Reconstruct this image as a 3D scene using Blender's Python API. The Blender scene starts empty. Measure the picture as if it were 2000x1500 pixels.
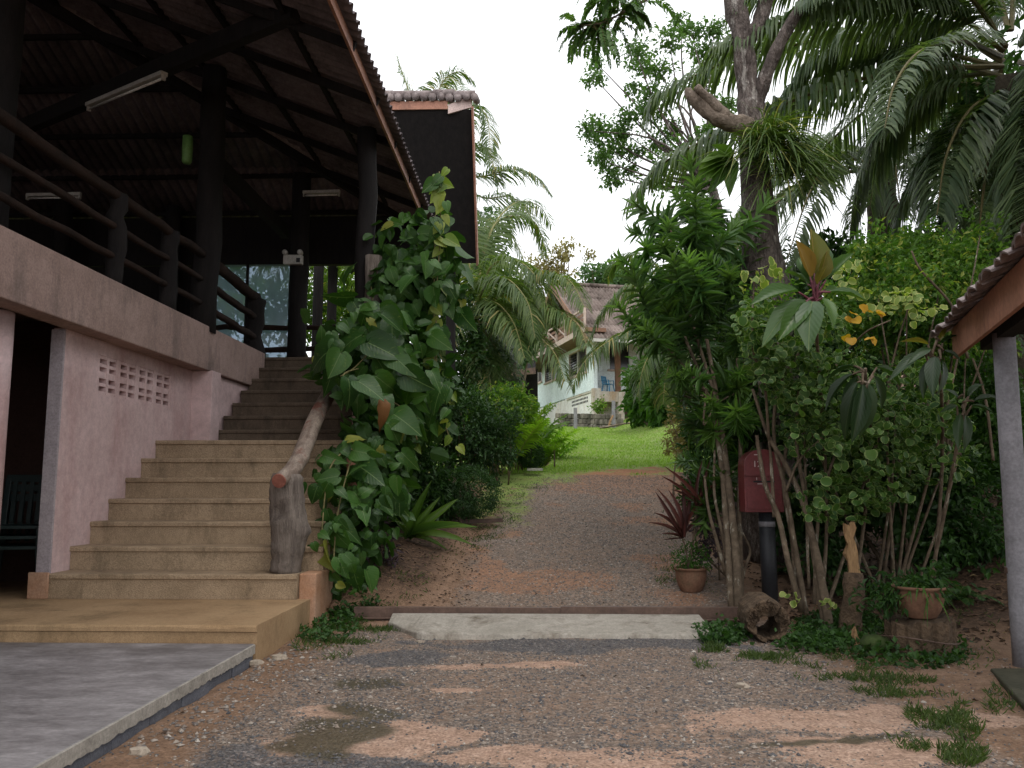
import bpy, bmesh, math, random
import numpy as np
from mathutils import Vector, Matrix

random.seed(7)
rng = np.random.default_rng(7)
scn = bpy.context.scene
COL = scn.collection
pi = math.pi

# ------------------------------------------------------------------ camera, sky, sun, exposure
F, CAMZ = 1650.0, 1.2
TH, YW = math.atan(200 / F), math.atan(49 / F)
cam = bpy.data.cameras.new('camera')
cam.sensor_width = 36.0
cam.lens = 36.0 * F / 2000.0
cam.clip_start, cam.clip_end = 0.05, 2000.0
camo = bpy.data.objects.new('camera', cam)
COL.objects.link(camo)
camo.location = (0, 0, CAMZ)
camo.rotation_euler = (pi / 2 + TH, 0, YW)
scn.camera = camo

SUN_EL, SUN_AZ = math.radians(62), math.radians(150)      # azimuth clockwise from +Y: behind the camera, to the right
world = bpy.data.worlds.new('World')
scn.world = world
world.use_nodes = True
wn = world.node_tree
wn.nodes.clear()
w_out = wn.nodes.new('ShaderNodeOutputWorld')
w_bg = wn.nodes.new('ShaderNodeBackground')
w_sky = wn.nodes.new('ShaderNodeTexSky')
w_sky.sky_type = 'NISHITA'
w_sky.sun_disc = False
w_sky.sun_elevation = SUN_EL
w_sky.sun_rotation = SUN_AZ
w_sky.dust_density = 4.0
w_mix = wn.nodes.new('ShaderNodeMix')
w_mix.data_type = 'RGBA'
w_mix.inputs[0].default_value = 0.82                      # a closed white overcast over the clear sky
w_mix.inputs[7].default_value = (12.6, 12.7, 12.9, 1)
wn.links.new(w_sky.outputs[0], w_mix.inputs[6])
wn.links.new(w_mix.outputs[2], w_bg.inputs[0])
w_bg.inputs[1].default_value = 0.104
wn.links.new(w_bg.outputs[0], w_out.inputs[0])
sun = bpy.data.lights.new('sun', 'SUN')
sun.energy = 0.5
sun.angle = math.radians(25)
sun.color = (1.0, 0.96, 0.9)
suno = bpy.data.objects.new('sun', sun)
COL.objects.link(suno)
_sd = Vector((math.sin(SUN_AZ) * math.cos(SUN_EL), math.cos(SUN_AZ) * math.cos(SUN_EL), math.sin(SUN_EL)))
suno.rotation_euler = _sd.to_track_quat('Z', 'Y').to_euler()
scn.view_settings.view_transform = 'Standard'
scn.view_settings.look = 'None'
scn.view_settings.exposure = 0.58
scn.view_settings.gamma = 1.0
scn.view_settings.use_curve_mapping = False
scn.cycles.max_bounces = 6
scn.cycles.diffuse_bounces = 4
scn.cycles.glossy_bounces = 3
scn.cycles.transmission_bounces = 6
scn.cycles.transparent_max_bounces = 8
scn.cycles.caustics_reflective = False
scn.cycles.caustics_refractive = False

# ------------------------------------------------------------------ helpers
def ray(px, py):
    x = (px - 1000) / F
    u = -(py - 750) / F
    fy = math.cos(TH) - u * math.sin(TH)
    fz = math.sin(TH) + u * math.cos(TH)
    X = x * math.cos(YW) - fy * math.sin(YW)
    Y = x * math.sin(YW) + fy * math.cos(YW)
    return X / Y, fz / Y

def W(px, py, d):
    """surveyed point: image position of the photograph and its distance along the drive"""
    a, b = ray(px, py)
    return np.array((a * d, d, CAMZ + b * d))

def nrm(v):
    v = np.asarray(v, float)
    return v / np.maximum(np.linalg.norm(v, axis=-1, keepdims=True), 1e-9)

ORG = {}

class MB:
    def __init__(s):
        s.v, s.f, s.m, s.r, s.c, s.n = [], [], [], [], [], 0
    def add(s, v, faces, mi=0, rnd=None, lc=None):
        v = np.asarray(v, float).reshape(-1, 3)
        if not isinstance(faces, list) or (faces and not isinstance(faces[0], np.ndarray)):
            by = {}
            for q in faces:
                by.setdefault(len(q), []).append(q)
            faces = [np.array(q, int) for q in by.values()]
        for q in faces:
            s.f.append(q + s.n)
            s.m.append(np.full(len(q), mi))
        s.v.append(v)
        s.r.append(np.zeros(len(v)) if rnd is None else np.broadcast_to(rnd, (len(v),)))
        s.c.append(np.zeros((len(v), 3)) if lc is None else lc)
        s.n += len(v)
        return s
    def box(s, lo, hi, mi=0):
        x0, y0, z0 = lo
        x1, y1, z1 = hi
        v = [(x0, y0, z0), (x1, y0, z0), (x1, y1, z0), (x0, y1, z0), (x0, y0, z1), (x1, y0, z1), (x1, y1, z1), (x0, y1, z1)]
        return s.add(v, [(0, 3, 2, 1), (4, 5, 6, 7), (0, 1, 5, 4), (1, 2, 6, 5), (2, 3, 7, 6), (3, 0, 4, 7)], mi)
    def bar(s, a, b, w, h, up=(0, 0, 1), mi=0):
        a, b = np.array(a, float), np.array(b, float)
        t = nrm(b - a)
        x = nrm(np.cross(t, up))
        z = np.cross(x, t)
        v = []
        for p in (a, b):
            for i, j in ((-1, -1), (1, -1), (1, 1), (-1, 1)):
                v.append(p + x * i * w / 2 + z * j * h / 2)
        return s.add(v, [(0, 1, 2, 3), (7, 6, 5, 4), (0, 4, 5, 1), (1, 5, 6, 2), (2, 6, 7, 3), (3, 7, 4, 0)], mi)
    def tube(s, pts, rad, n=8, jit=0.0, cap=True, mi=0, rnd=None):
        pts = np.asarray(pts, float)
        k = len(pts)
        rad = np.broadcast_to(np.asarray(rad, float), (k,))
        tg = nrm(np.gradient(pts, axis=0))
        ref = np.array((0, 0, 1.0)) if abs(tg[0][2]) < 0.9 else np.array((1.0, 0, 0))
        x = nrm(np.cross(tg[0], ref))
        an = np.linspace(0, 2 * pi, n, endpoint=False)
        rings = []
        for i in range(k):
            x = nrm(x - tg[i] * np.dot(x, tg[i]))
            y = np.cross(tg[i], x)
            r = rad[i] * (1 + jit * rng.normal(size=n))
            rings.append(pts[i] + np.cos(an)[:, None] * x * r[:, None] + np.sin(an)[:, None] * y * r[:, None])
        v = np.concatenate(rings)
        i = np.arange(k - 1)[:, None] * n
        j = np.arange(n)[None, :]
        j2 = (j + 1) % n
        q = np.stack([i + j, i + j2, i + n + j2, i + n + j], -1).reshape(-1, 4)
        fs = [q]
        if cap:
            fs.append(np.array([list(range(n))[::-1]]))
            fs.append(np.array([[(k - 1) * n + t for t in range(n)]]))
        return s.add(v, fs, mi, rnd)
    def inst(s, T, pos, R, sc, rnd=None, mi=0):
        """many copies of a template (verts, faces) merged into this mesh"""
        tv, tf = T[0], T[1]
        lcv = T[2] if len(T) > 2 else tv
        N = len(pos)
        if N == 0:
            return s
        sc = np.asarray(sc, float)
        if sc.ndim == 1:
            sc = np.repeat(sc[:, None], 3, 1)
        lv = tv[None, :, :] * sc[:, None, :]
        v = np.einsum('nij,nkj->nki', R, lv) + pos[:, None, :]
        off = (np.arange(N) * len(tv))[:, None, None]
        fs = [(q[None] + off).reshape(-1, q.shape[1]) for q in tf]
        if rnd is None:
            rnd = rng.random(N)
        return s.add(v.reshape(-1, 3), fs, mi, np.repeat(rnd, len(tv)), np.tile(lcv, (N, 1)))
    def mesh(s, name, mats, o0=(0, 0, 0), smooth=False):
        v = np.concatenate(s.v) - np.asarray(o0, float)
        me = bpy.data.meshes.new(name)
        me.vertices.add(len(v))
        me.vertices.foreach_set('co', v.astype(np.float32).ravel())
        li = np.concatenate([f.ravel() for f in s.f]).astype(np.int32)
        cnt = np.concatenate([np.full(len(f), f.shape[1]) for f in s.f])
        me.loops.add(len(li))
        me.loops.foreach_set('vertex_index', li)
        me.polygons.add(len(cnt))
        me.polygons.foreach_set('loop_start', np.concatenate([[0], np.cumsum(cnt)[:-1]]).astype(np.int32))
        me.polygons.foreach_set('material_index', np.concatenate(s.m).astype(np.int32))
        me.polygons.foreach_set('use_smooth', np.full(len(cnt), bool(smooth)))
        me.update(calc_edges=True)
        a = me.attributes.new('rnd', 'FLOAT', 'POINT')
        a.data.foreach_set('value', np.concatenate(s.r).astype(np.float32))
        a = me.attributes.new('lc', 'FLOAT_VECTOR', 'POINT')
        a.data.foreach_set('vector', np.concatenate(s.c).astype(np.float32).ravel())
        for m in (mats if isinstance(mats, (list, tuple)) else [mats]):
            me.materials.append(m)
        return me
    def build(s, name, mats, parent=None, org=None, smooth=False, bev=0):
        o0 = ORG[parent.name] if parent is not None else (np.zeros(3) if org is None else np.asarray(org, float))
        o = bpy.data.objects.new(name, s.mesh(name, mats, o0, smooth))
        COL.objects.link(o)
        if parent is not None:
            o.parent = parent
        else:
            o.location = o0
        ORG[o.name] = o0
        if bev:
            b = o.modifiers.new('edge', 'BEVEL')
            b.width = bev
            b.segments = 2
            b.limit_method = 'ANGLE'
            b.angle_limit = math.radians(50)
        return o

def tag(o, label=None, cat=None, group=None, kind=None):
    if label: o['label'] = label
    if cat: o['category'] = cat
    if group: o['group'] = group
    if kind: o['kind'] = kind
    return o

def thing(name, label, cat, loc=(0, 0, 0), group=None):
    o = bpy.data.objects.new(name, None)
    o.empty_display_size = 0.2
    COL.objects.link(o)
    o.location = tuple(float(q) for q in loc)
    ORG[o.name] = np.array(loc, float)
    return tag(o, label, cat, group)

def place(name, me, parent, pos, R, sc=1.0):
    """one leaf or other piece as an object of its own, sharing mesh data; pos in world space"""
    o = bpy.data.objects.new(name, me)
    COL.objects.link(o)
    M = Matrix([[float(R[i][j]) for j in range(3)] for i in range(3)]).to_4x4()
    if np.ndim(sc) == 0: sc = (sc, sc, sc)
    M = M @ Matrix.Diagonal((float(sc[0]), float(sc[1]), float(sc[2]), 1))
    p = np.asarray(pos, float) - (ORG[parent.name] if parent is not None else 0)
    M.translation = Vector([float(q) for q in p])
    if parent is not None:
        o.parent = parent
    o.matrix_local = M
    ORG[o.name] = np.asarray(pos, float)
    return o

def frame(d, n):
    """rotation whose local Y runs along d and whose local Z leans to n"""
    d = nrm(d)
    n = np.asarray(n, float)
    z = n - d * np.sum(n * d, -1, keepdims=True)
    z = nrm(z)
    x = np.cross(d, z)
    return np.stack([x, d, z], -1)

def curve(pts, n):
    """smooth curve through the points (Catmull-Rom), n samples"""
    p = np.asarray(pts, float)
    p = np.vstack([2 * p[0] - p[1], p, 2 * p[-1] - p[-2]])
    k = len(p) - 3
    out = []
    for t in np.linspace(0, k - 1e-6, n):
        i = int(t)
        u = t - i
        a, b, c, d = p[i:i + 4]
        out.append(0.5 * (2 * b + (c - a) * u + (2 * a - 5 * b + 4 * c - d) * u * u + (3 * b - a - 3 * c + d) * u ** 3))
    return np.array(out)

def sst(x, a, b):
    t = np.clip((np.asarray(x, float) - a) / (b - a), 0, 1)
    return t * t * (3 - 2 * t)

def vnoise(x, y, s, seed=0):
    """cheap value noise, vectorised"""
    x = np.asarray(x, float) / s + 1000.3
    y = np.asarray(y, float) / s + 1000.7
    xi, yi = np.floor(x).astype(np.int64), np.floor(y).astype(np.int64)
    fx, fy = x - xi, y - yi
    fx, fy = fx * fx * (3 - 2 * fx), fy * fy * (3 - 2 * fy)
    def h(a, b):
        n = (a * 374761393 + b * 668265263 + seed * 144269) & 0xffffffff
        n = ((n ^ (n >> 13)) * 1274126177) & 0xffffffff
        return ((n ^ (n >> 16)) & 0xffff) / 65535.0
    return (h(xi, yi) * (1 - fx) + h(xi + 1, yi) * fx) * (1 - fy) + (h(xi, yi + 1) * (1 - fx) + h(xi + 1, yi + 1) * fx) * fy

def fbm(x, y, s, seed=0):
    return (vnoise(x, y, s, seed) + 0.5 * vnoise(x, y, s / 2, seed + 1) + 0.25 * vnoise(x, y, s / 4, seed + 2)) / 1.75

# ------------------------------------------------------------------ materials
def node(nt, t, ins=None, **attrs):
    n = nt.nodes.new(t)
    for k, v in attrs.items():
        setattr(n, k, v)
    for k, v in (ins or {}).items():
        if hasattr(v, 'is_output'):
            nt.links.new(v, n.inputs[k])
        else:
            n.inputs[k].default_value = v
    return n

def c4(c):
    return (c[0], c[1], c[2], 1.0)

def new_mat(name):
    m = bpy.data.materials.new(name)
    m.use_nodes = True
    nt = m.node_tree
    nt.nodes.clear()
    out = nt.nodes.new('ShaderNodeOutputMaterial')
    b = nt.nodes.new('ShaderNodeBsdfPrincipled')
    nt.links.new(b.outputs[0], out.inputs[0])
    return m, nt, b, out

def noise(nt, vec, scale, detail=4.0, rough=0.6):
    return node(nt, 'ShaderNodeTexNoise', {'Vector': vec, 'Scale': scale, 'Detail': detail, 'Roughness': rough}).outputs['Fac']

def ramp(nt, fac, stops):
    r = node(nt, 'ShaderNodeValToRGB', {'Fac': fac})
    e = r.color_ramp.elements
    while len(e) < len(stops):
        e.new(0.5)
    for i, (p, c) in enumerate(stops):
        e[i].position = p
        e[i].color = c4(c) if len(c) == 3 else c
    return r.outputs['Color']

def mixc(nt, fac, a, b, mode='MIX'):
    n = node(nt, 'ShaderNodeMix', data_type='RGBA', blend_type=mode)
    for i, v in ((0, fac), (6, a), (7, b)):
        if hasattr(v, 'is_output'):
            nt.links.new(v, n.inputs[i])
        elif i == 0:
            n.inputs[0].default_value = v
        else:
            n.inputs[i].default_value = c4(v)
    return n.outputs[2]

def mth(nt, op, a, b=0.0, c=0.0):
    n = node(nt, 'ShaderNodeMath', operation=op)
    for i, v in enumerate((a, b, c)):
        if hasattr(v, 'is_output'):
            nt.links.new(v, n.inputs[i])
        else:
            n.inputs[i].default_value = v
    return n.outputs[0]

def scaled(nt, vec, s):
    return node(nt, 'ShaderNodeVectorMath', {0: vec, 1: s}, operation='MULTIPLY').outputs[0]

def surf(name, c1, c2, scale=3.0, rough=0.8, bump=0.3, bscale=40.0, bdist=0.01, stretch=None, stain=None, stain_scale=1.2, stain_amt=(0.5, 0.7), spec=0.3, obj_var=0.0, grain=.35):
    m, nt, b, out = new_mat(name)
    pos = node(nt, 'ShaderNodeNewGeometry').outputs['Position']
    v = scaled(nt, pos, stretch) if stretch else pos
    f = noise(nt, v, scale, 6.0, 0.65)
    col = ramp(nt, f, [(0.3, c1), (0.7, c2)])
    if stain:
        sf = noise(nt, scaled(nt, pos, (1, 1, 0.35)), stain_scale, 5.0, 0.7)
        col = mixc(nt, ramp(nt, sf, [(stain_amt[0], (0, 0, 0)), (stain_amt[1], (1, 1, 1))]), col, stain)
    fine = noise(nt, v, bscale, 3.0, 0.6)
    col = mixc(nt, grain, col, ramp(nt, fine, [(0.3, (0.4, 0.4, 0.4)), (0.7, (1.4, 1.4, 1.4))]), 'MULTIPLY')
    col = mixc(nt, .3, col, ramp(nt, noise(nt, v, bscale * .22, 4.0, .7), [(0.3, (0.5, 0.5, 0.5)), (0.7, (1.35, 1.35, 1.35))]), 'MULTIPLY')
    if obj_var:
        oi = node(nt, 'ShaderNodeObjectInfo').outputs['Random']
        k = mth(nt, 'MULTIPLY_ADD', oi, obj_var, 1 - obj_var / 2)
        col = mixc(nt, 1.0, col, node(nt, 'ShaderNodeCombineColor', {0: k, 1: k, 2: k}).outputs[0], 'MULTIPLY')
    nt.links.new(col, b.inputs['Base Color'])
    b.inputs['Roughness'].default_value = rough
    b.inputs['Specular IOR Level'].default_value = spec
    if bump:
        h = mth(nt, 'MULTIPLY_ADD', f, 0.6, fine)
        bp = node(nt, 'ShaderNodeBump', {'Strength': bump, 'Distance': bdist, 'Height': h})
        nt.links.new(bp.outputs[0], b.inputs['Normal'])
    return m

def leafmat(name, c1, c2, rough=0.46, trans=0.34, vein=None, blotch=None, edge=None, odd=None, spec=0.28, objrand=True):
    """leaf: colour varies leaf by leaf; vein = midrib colour, blotch/edge = variegation, odd = (colour, share) of the odd yellow leaf"""
    m, nt, b, out = new_mat(name)
    r = mth(nt, 'FRACT', mth(nt, 'ADD', node(nt, 'ShaderNodeAttribute', attribute_name='rnd').outputs['Fac'],
                             node(nt, 'ShaderNodeObjectInfo').outputs['Random'] if objrand else 0.0))
    pos = node(nt, 'ShaderNodeNewGeometry').outputs['Position']
    big = noise(nt, pos, 1.6, 2.0)
    k = mth(nt, 'MULTIPLY_ADD', big, 0.9, mth(nt, 'MULTIPLY_ADD', r, 0.8, -0.35))
    col = mixc(nt, mth(nt, 'MINIMUM', mth(nt, 'MAXIMUM', k, 0.0), 1.0), c1, c2)
    lc = node(nt, 'ShaderNodeAttribute', attribute_name='lc').outputs['Vector']
    if odd:
        col = mixc(nt, mth(nt, 'GREATER_THAN', r, 1 - odd[1]), col, odd[0])
    if vein or blotch or edge:
        sx = node(nt, 'ShaderNodeSeparateXYZ', {0: lc}).outputs
        ax = mth(nt, 'ABSOLUTE', sx[0])
        if blotch:
            off = node(nt, 'ShaderNodeCombineXYZ', {0: mth(nt, 'MULTIPLY', r, 37.0), 1: r, 2: 0.0}).outputs[0]
            vv = node(nt, 'ShaderNodeVectorMath', {0: scaled(nt, node(nt, 'ShaderNodeCombineXYZ', {0: mth(nt, 'MULTIPLY', sx[0], 1.2), 1: mth(nt, 'MULTIPLY_ADD', ax, -.8, sx[1]), 2: 0.0}).outputs[0], (3.0, 9.0, 1)), 1: off}, operation='ADD').outputs[0]
            bf = noise(nt, vv, 1.5, 3.0)
            col = mixc(nt, ramp(nt, bf, [(0.60, (0, 0, 0)), (0.72, (.75, .75, .75))]), col, blotch)
        if edge:
            col = mixc(nt, mth(nt, 'GREATER_THAN', mth(nt, 'ADD', sx[2], mth(nt, 'MULTIPLY', noise(nt, scaled(nt, lc, (9, 9, 9)), 1.0), 0.5)), 1.02), col, edge)
        if vein:
            col = mixc(nt, mth(nt, 'LESS_THAN', ax, 0.014), col, vein)
            w = mth(nt, 'SINE', mth(nt, 'MULTIPLY_ADD', sx[1], 55.0, mth(nt, 'MULTIPLY', ax, -45.0)))
            bp = node(nt, 'ShaderNodeBump', {'Strength': 0.10, 'Distance': 0.006, 'Height': w})
            nt.links.new(bp.outputs[0], b.inputs['Normal'])
    if not objrand:
        kk = mth(nt, 'MULTIPLY_ADD', node(nt, 'ShaderNodeObjectInfo').outputs['Random'], .75, .55)
        col = mixc(nt, 1.0, col, node(nt, 'ShaderNodeCombineColor', {0: mth(nt, 'MULTIPLY', kk, 1.02), 1: kk, 2: kk}).outputs[0], 'MULTIPLY')
    nt.links.new(col, b.inputs['Base Color'])
    b.inputs['Roughness'].default_value = rough
    b.inputs['Specular IOR Level'].default_value = spec
    tr = node(nt, 'ShaderNodeBsdfTranslucent', {'Color': mixc(nt, 1.0, col, (1.3, 1.5, 0.45), 'MULTIPLY')})
    mx = node(nt, 'ShaderNodeMixShader', {0: trans, 1: b.outputs[0], 2: tr.outputs[0]})
    nt.links.new(mx.outputs[0], out.inputs[0])
    return m

M = {}
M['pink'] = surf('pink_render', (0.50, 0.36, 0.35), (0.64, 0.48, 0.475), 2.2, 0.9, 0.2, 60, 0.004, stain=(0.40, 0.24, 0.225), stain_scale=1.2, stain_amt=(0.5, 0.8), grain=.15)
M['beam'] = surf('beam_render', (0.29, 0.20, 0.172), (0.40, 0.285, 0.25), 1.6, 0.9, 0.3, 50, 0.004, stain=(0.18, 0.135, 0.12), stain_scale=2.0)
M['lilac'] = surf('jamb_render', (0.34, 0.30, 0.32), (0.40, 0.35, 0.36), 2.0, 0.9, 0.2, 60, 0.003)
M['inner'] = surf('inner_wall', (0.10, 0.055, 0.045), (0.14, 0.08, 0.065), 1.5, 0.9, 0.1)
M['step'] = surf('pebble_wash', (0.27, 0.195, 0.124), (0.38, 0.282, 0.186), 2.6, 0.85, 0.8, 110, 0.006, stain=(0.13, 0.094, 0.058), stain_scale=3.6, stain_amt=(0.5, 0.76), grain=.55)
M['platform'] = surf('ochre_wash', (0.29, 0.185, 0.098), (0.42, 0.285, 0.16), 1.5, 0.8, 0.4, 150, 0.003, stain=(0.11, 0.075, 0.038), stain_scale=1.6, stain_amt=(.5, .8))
M['step_dark_shaded'] = surf('shaded_dark_wash', (0.10, 0.074, 0.052), (0.155, 0.115, 0.082), 2.6, 0.85, 0.8, 110, 0.006, stain=(0.05, 0.037, 0.027), stain_scale=3.0, grain=.5)  # upper flight: darker cement, with roof shade also put into the colour
M['orange'] = surf('orange_stain', (0.34, 0.17, 0.09), (0.46, 0.30, 0.21), 3.0, 0.9, 0.3, 60, 0.004)
M['slab'] = surf('trowelled_cement', (0.125, 0.115, 0.117), (0.34, 0.32, 0.325), 2.6, 0.55, 0.3, 30, 0.004, stretch=(0.9, 1.7, 1), stain=(.10, .09, .09), stain_scale=1.1, stain_amt=(.5, .75), spec=0.4)
M['skim'] = surf('cement_skim', (0.24, 0.22, 0.19), (0.38, 0.35, 0.31), 6.0, 0.9, 0.5, 50, 0.006)
M['block'] = surf('grey_block', (0.085, 0.09, 0.11), (0.14, 0.145, 0.165), 5.0, 0.95, 0.7, 90, 0.006, obj_var=0.3)
M['concrete'] = surf('worn_concrete', (0.27, 0.245, 0.205), (0.42, 0.385, 0.335), 2.5, 0.9, 0.5, 60, 0.006, stain=(0.14, 0.115, 0.085), stain_scale=2.5)
M['timber'] = surf('dark_timber', (0.009, 0.008, 0.008), (0.019, 0.0155, 0.015), 4.0, 0.95, 0.5, 40, 0.008, stretch=(3, 3, 0.6))
M['log'] = surf('log_rail_wood', (0.012, 0.007, 0.005), (0.034, 0.017, 0.011), 5.0, 0.95, 0.5, 40, 0.008)
M['greywood'] = surf('weathered_grey_wood', (0.075, 0.058, 0.048), (0.24, 0.20, 0.17), 5.0, 0.85, 0.9, 30, 0.02, stretch=(3.5, 3.5, 0.35))
M['barewood'] = surf('peeling_rail_wood', (0.10, 0.062, 0.048), (0.33, 0.27, 0.22), 6.0, 0.7, 0.7, 40, 0.01, stretch=(3, 0.8, 0.8), stain=(0.18, 0.07, 0.05), stain_scale=3.4, stain_amt=(0.56, 0.64))
M['cutwood'] = surf('red_cut_end', (0.17, 0.055, 0.04), (0.26, 0.10, 0.07), 9.0, 0.7, 0.3)
M['fascia'] = surf('brown_fascia_paint', (0.33, 0.15, 0.10), (0.44, 0.22, 0.15), 1.5, 0.6, 0.25, 30, 0.004, stain=(0.14, 0.075, 0.055), stain_scale=2.2, stain_amt=(0.52, 0.75))
M['paleboard'] = surf('pale_board', (0.50, 0.36, 0.32), (0.62, 0.48, 0.44), 2.0, 0.6, 0.2)
M['sheet'] = surf('fibre_cement_sheet', (0.115, 0.095, 0.10), (0.19, 0.158, 0.166), 2.2, 0.9, 0.3, 40, 0.004, stain=(0.055, 0.045, 0.048), stain_scale=1.5, obj_var=0.25)
M['lichen_tile'] = surf('lichen_tile', (0.16, 0.12, 0.115), (0.36, 0.31, 0.30), 7.0, 0.9, 0.5, 50, 0.006, stain=(0.06, 0.055, 0.05), stain_scale=5.0)
M['whitepaint'] = surf('off_white_enamel', (0.42, 0.40, 0.37), (0.55, 0.53, 0.49), 3.0, 0.45, 0.05)
M['tubeglass'] = surf('lamp_tube', (0.72, 0.70, 0.66), (0.78, 0.76, 0.72), 3.0, 0.25, 0.0, spec=0.5)
M['black'] = surf('black_plastic', (0.012, 0.012, 0.013), (0.02, 0.02, 0.022), 5.0, 0.5, 0.05)
M['greenlamp'] = surf('green_shade', (0.10, 0.22, 0.06), (0.16, 0.30, 0.09), 6.0, 0.5, 0.1)
M['darkchair'] = surf('dark_green_plastic', (0.012, 0.022, 0.022), (0.02, 0.032, 0.03), 3.0, 0.45, 0.0)
M['bluechair'] = surf('blue_plastic', (0.03, 0.19, 0.36), (0.04, 0.24, 0.43), 3.0, 0.4, 0.0)
M['bluewall'] = surf('pale_blue_paint', (0.68, 0.79, 0.81), (0.78, 0.86, 0.87), 0.9, 0.85, 0.1, 20, 0.004, stain=(0.52, 0.62, 0.62), stain_scale=0.8, stain_amt=(0.55, 0.8))
M['whitewall'] = surf('whitewash', (0.76, 0.75, 0.71), (0.84, 0.83, 0.79), 0.8, 0.9, 0.1, 20, 0.004, stain=(0.58, 0.42, 0.20), stain_scale=0.6, stain_amt=(0.55, 0.8))
M['porch'] = surf('porch_render', (0.50, 0.47, 0.41), (0.66, 0.62, 0.55), 1.2, 0.9, 0.1, 20, 0.004, stain=(0.36, 0.25, 0.15), stain_scale=0.9)
M['houseroof'] = surf('old_roof_sheet', (0.14, 0.105, 0.09), (0.25, 0.205, 0.18), 1.2, 0.9, 0.2, 12, 0.01, stain=(0.065, 0.048, 0.038), stain_scale=0.8, obj_var=0.35)
M['railwood'] = surf('pale_rail_wood', (0.42, 0.32, 0.27), (0.55, 0.44, 0.38), 2.0, 0.8, 0.1)
M['brownwood'] = surf('brown_boards', (0.16, 0.085, 0.055), (0.26, 0.15, 0.10), 2.0, 0.8, 0.2, obj_var=0.3)
M['window_dark'] = surf('dark_pane', (0.02, 0.022, 0.024), (0.035, 0.036, 0.038), 2.0, 0.15, 0.0, spec=0.5)
M['stonewall'] = surf('mossy_stone', (0.07, 0.064, 0.05), (0.26, 0.235, 0.195), 2.6, 0.95, 0.6, 14, 0.02, stain=(0.035, 0.035, 0.025), stain_scale=1.4, stain_amt=(0.5, 0.62), obj_var=0.5)
M['terracotta'] = surf('old_terracotta', (0.14, 0.07, 0.042), (0.24, 0.13, 0.082), 5.0, 0.85, 0.4, 50, 0.004, stain=(0.12, 0.085, 0.05), stain_scale=5.0)
M['redbox'] = surf('red_enamel', (0.12, 0.02, 0.022), (0.18, 0.035, 0.036), 3.0, 0.45, 0.05, spec=0.5)
M['redmark'] = surf('faded_lettering', (0.55, 0.42, 0.42), (0.62, 0.50, 0.48), 8.0, 0.6, 0.0)
M['pipe'] = surf('pvc_pipe_dark', (0.02, 0.021, 0.025), (0.035, 0.036, 0.04), 4.0, 0.5, 0.05)
M['greypost'] = surf('painted_grey_post', (0.19, 0.185, 0.20), (0.29, 0.28, 0.30), 4.0, 0.7, 0.15, 50, 0.003, stain=(0.13, 0.12, 0.12), stain_scale=3.0, stain_amt=(0.56, 0.68))
M['steel'] = surf('rusty_track', (0.08, 0.05, 0.04), (0.15, 0.095, 0.07), 6.0, 0.55, 0.3, 40, 0.003)
M['bark'] = surf('tree_bark', (0.05, 0.038, 0.034), (0.22, 0.18, 0.16), 6.0, 0.95, 1.0, 20, 0.06, stain=(0.34, 0.31, 0.28), stain_scale=7.0, stain_amt=(0.56, 0.64), stretch=(1.6, 1.6, .6), grain=.6)
M['deadwood'] = surf('dead_branch', (0.09, 0.068, 0.052), (0.30, 0.24, 0.19), 9.0, 0.9, 0.9, 30, 0.02)
M['palmbark'] = surf('palm_trunk', (0.04, 0.032, 0.022), (0.11, 0.09, 0.065), 9.0, 0.95, 1.0, 16, 0.03)
M['stem'] = surf('shrub_stem', (0.065, 0.046, 0.03), (0.18, 0.135, 0.092), 9.0, 0.9, 0.6, 30, 0.008, stain=(0.32, 0.29, 0.23), stain_scale=14.0, stain_amt=(0.58, 0.66))
M['rotlog'] = surf('rotten_log', (0.05, 0.034, 0.022), (0.15, 0.10, 0.062), 9.0, 0.95, 1.0, 26, 0.03)
M['fresh'] = surf('split_wood', (0.15, 0.08, 0.035), (0.36, 0.23, 0.115), 8.0, 0.85, 0.7, 40, 0.01, stretch=(3, 3, 0.6))
M['vinestem'] = surf('vine_stem', (0.09, 0.085, 0.03), (0.19, 0.16, 0.07), 9.0, 0.8, 0.3)
M['purplestem'] = surf('purple_stalk', (0.09, 0.022, 0.036), (0.19, 0.06, 0.075), 8.0, 0.5, 0.1)
M['redleaf'] = leafmat('red_dracaena_leaf', (0.05, 0.022, 0.02), (0.13, 0.04, 0.032), 0.45, 0.2)
M['pothos'] = leafmat('pothos_leaf', (0.016, 0.050, 0.011), (0.060, 0.145, 0.026), 0.40, 0.30, vein=(0.12, 0.19, 0.07), blotch=(0.17, 0.22, 0.055), odd=((0.20, 0.21, 0.04), 0.02), spec=0.32)
M['pothos_lime'] = leafmat('young_pothos_leaf', (0.10, 0.18, 0.035), (0.28, 0.32, 0.07), 0.4, 0.35, vein=(0.33, 0.36, 0.12), blotch=(0.36, 0.36, 0.10))
M['pothos_dead'] = leafmat('dead_pothos_leaf', (0.15, 0.065, 0.022), (0.24, 0.11, 0.035), 0.6, 0.3, vein=(0.2, 0.09, 0.03))
M['fill'] = leafmat('deep_foliage', (0.014, 0.042, 0.010), (0.045, 0.105, 0.022), 0.5, 0.3)
M['hedge'] = leafmat('hedge_leaf', (0.02, 0.052, 0.016), (0.05, 0.11, 0.032), 0.42, 0.26)
M['shrub'] = leafmat('shrub_leaf', (0.028, 0.080, 0.014), (0.08, 0.17, 0.03))
M['bright'] = leafmat('bright_shrub_leaf', (0.05, 0.13, 0.02), (0.16, 0.27, 0.05), 0.48, 0.42, odd=((0.28, 0.32, 0.08), 0.08))
M['drac'] = leafmat('dracaena_leaf', (0.036, 0.10, 0.028), (0.18, 0.31, 0.085), 0.36, 0.4, spec=0.5, objrand=False)
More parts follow.
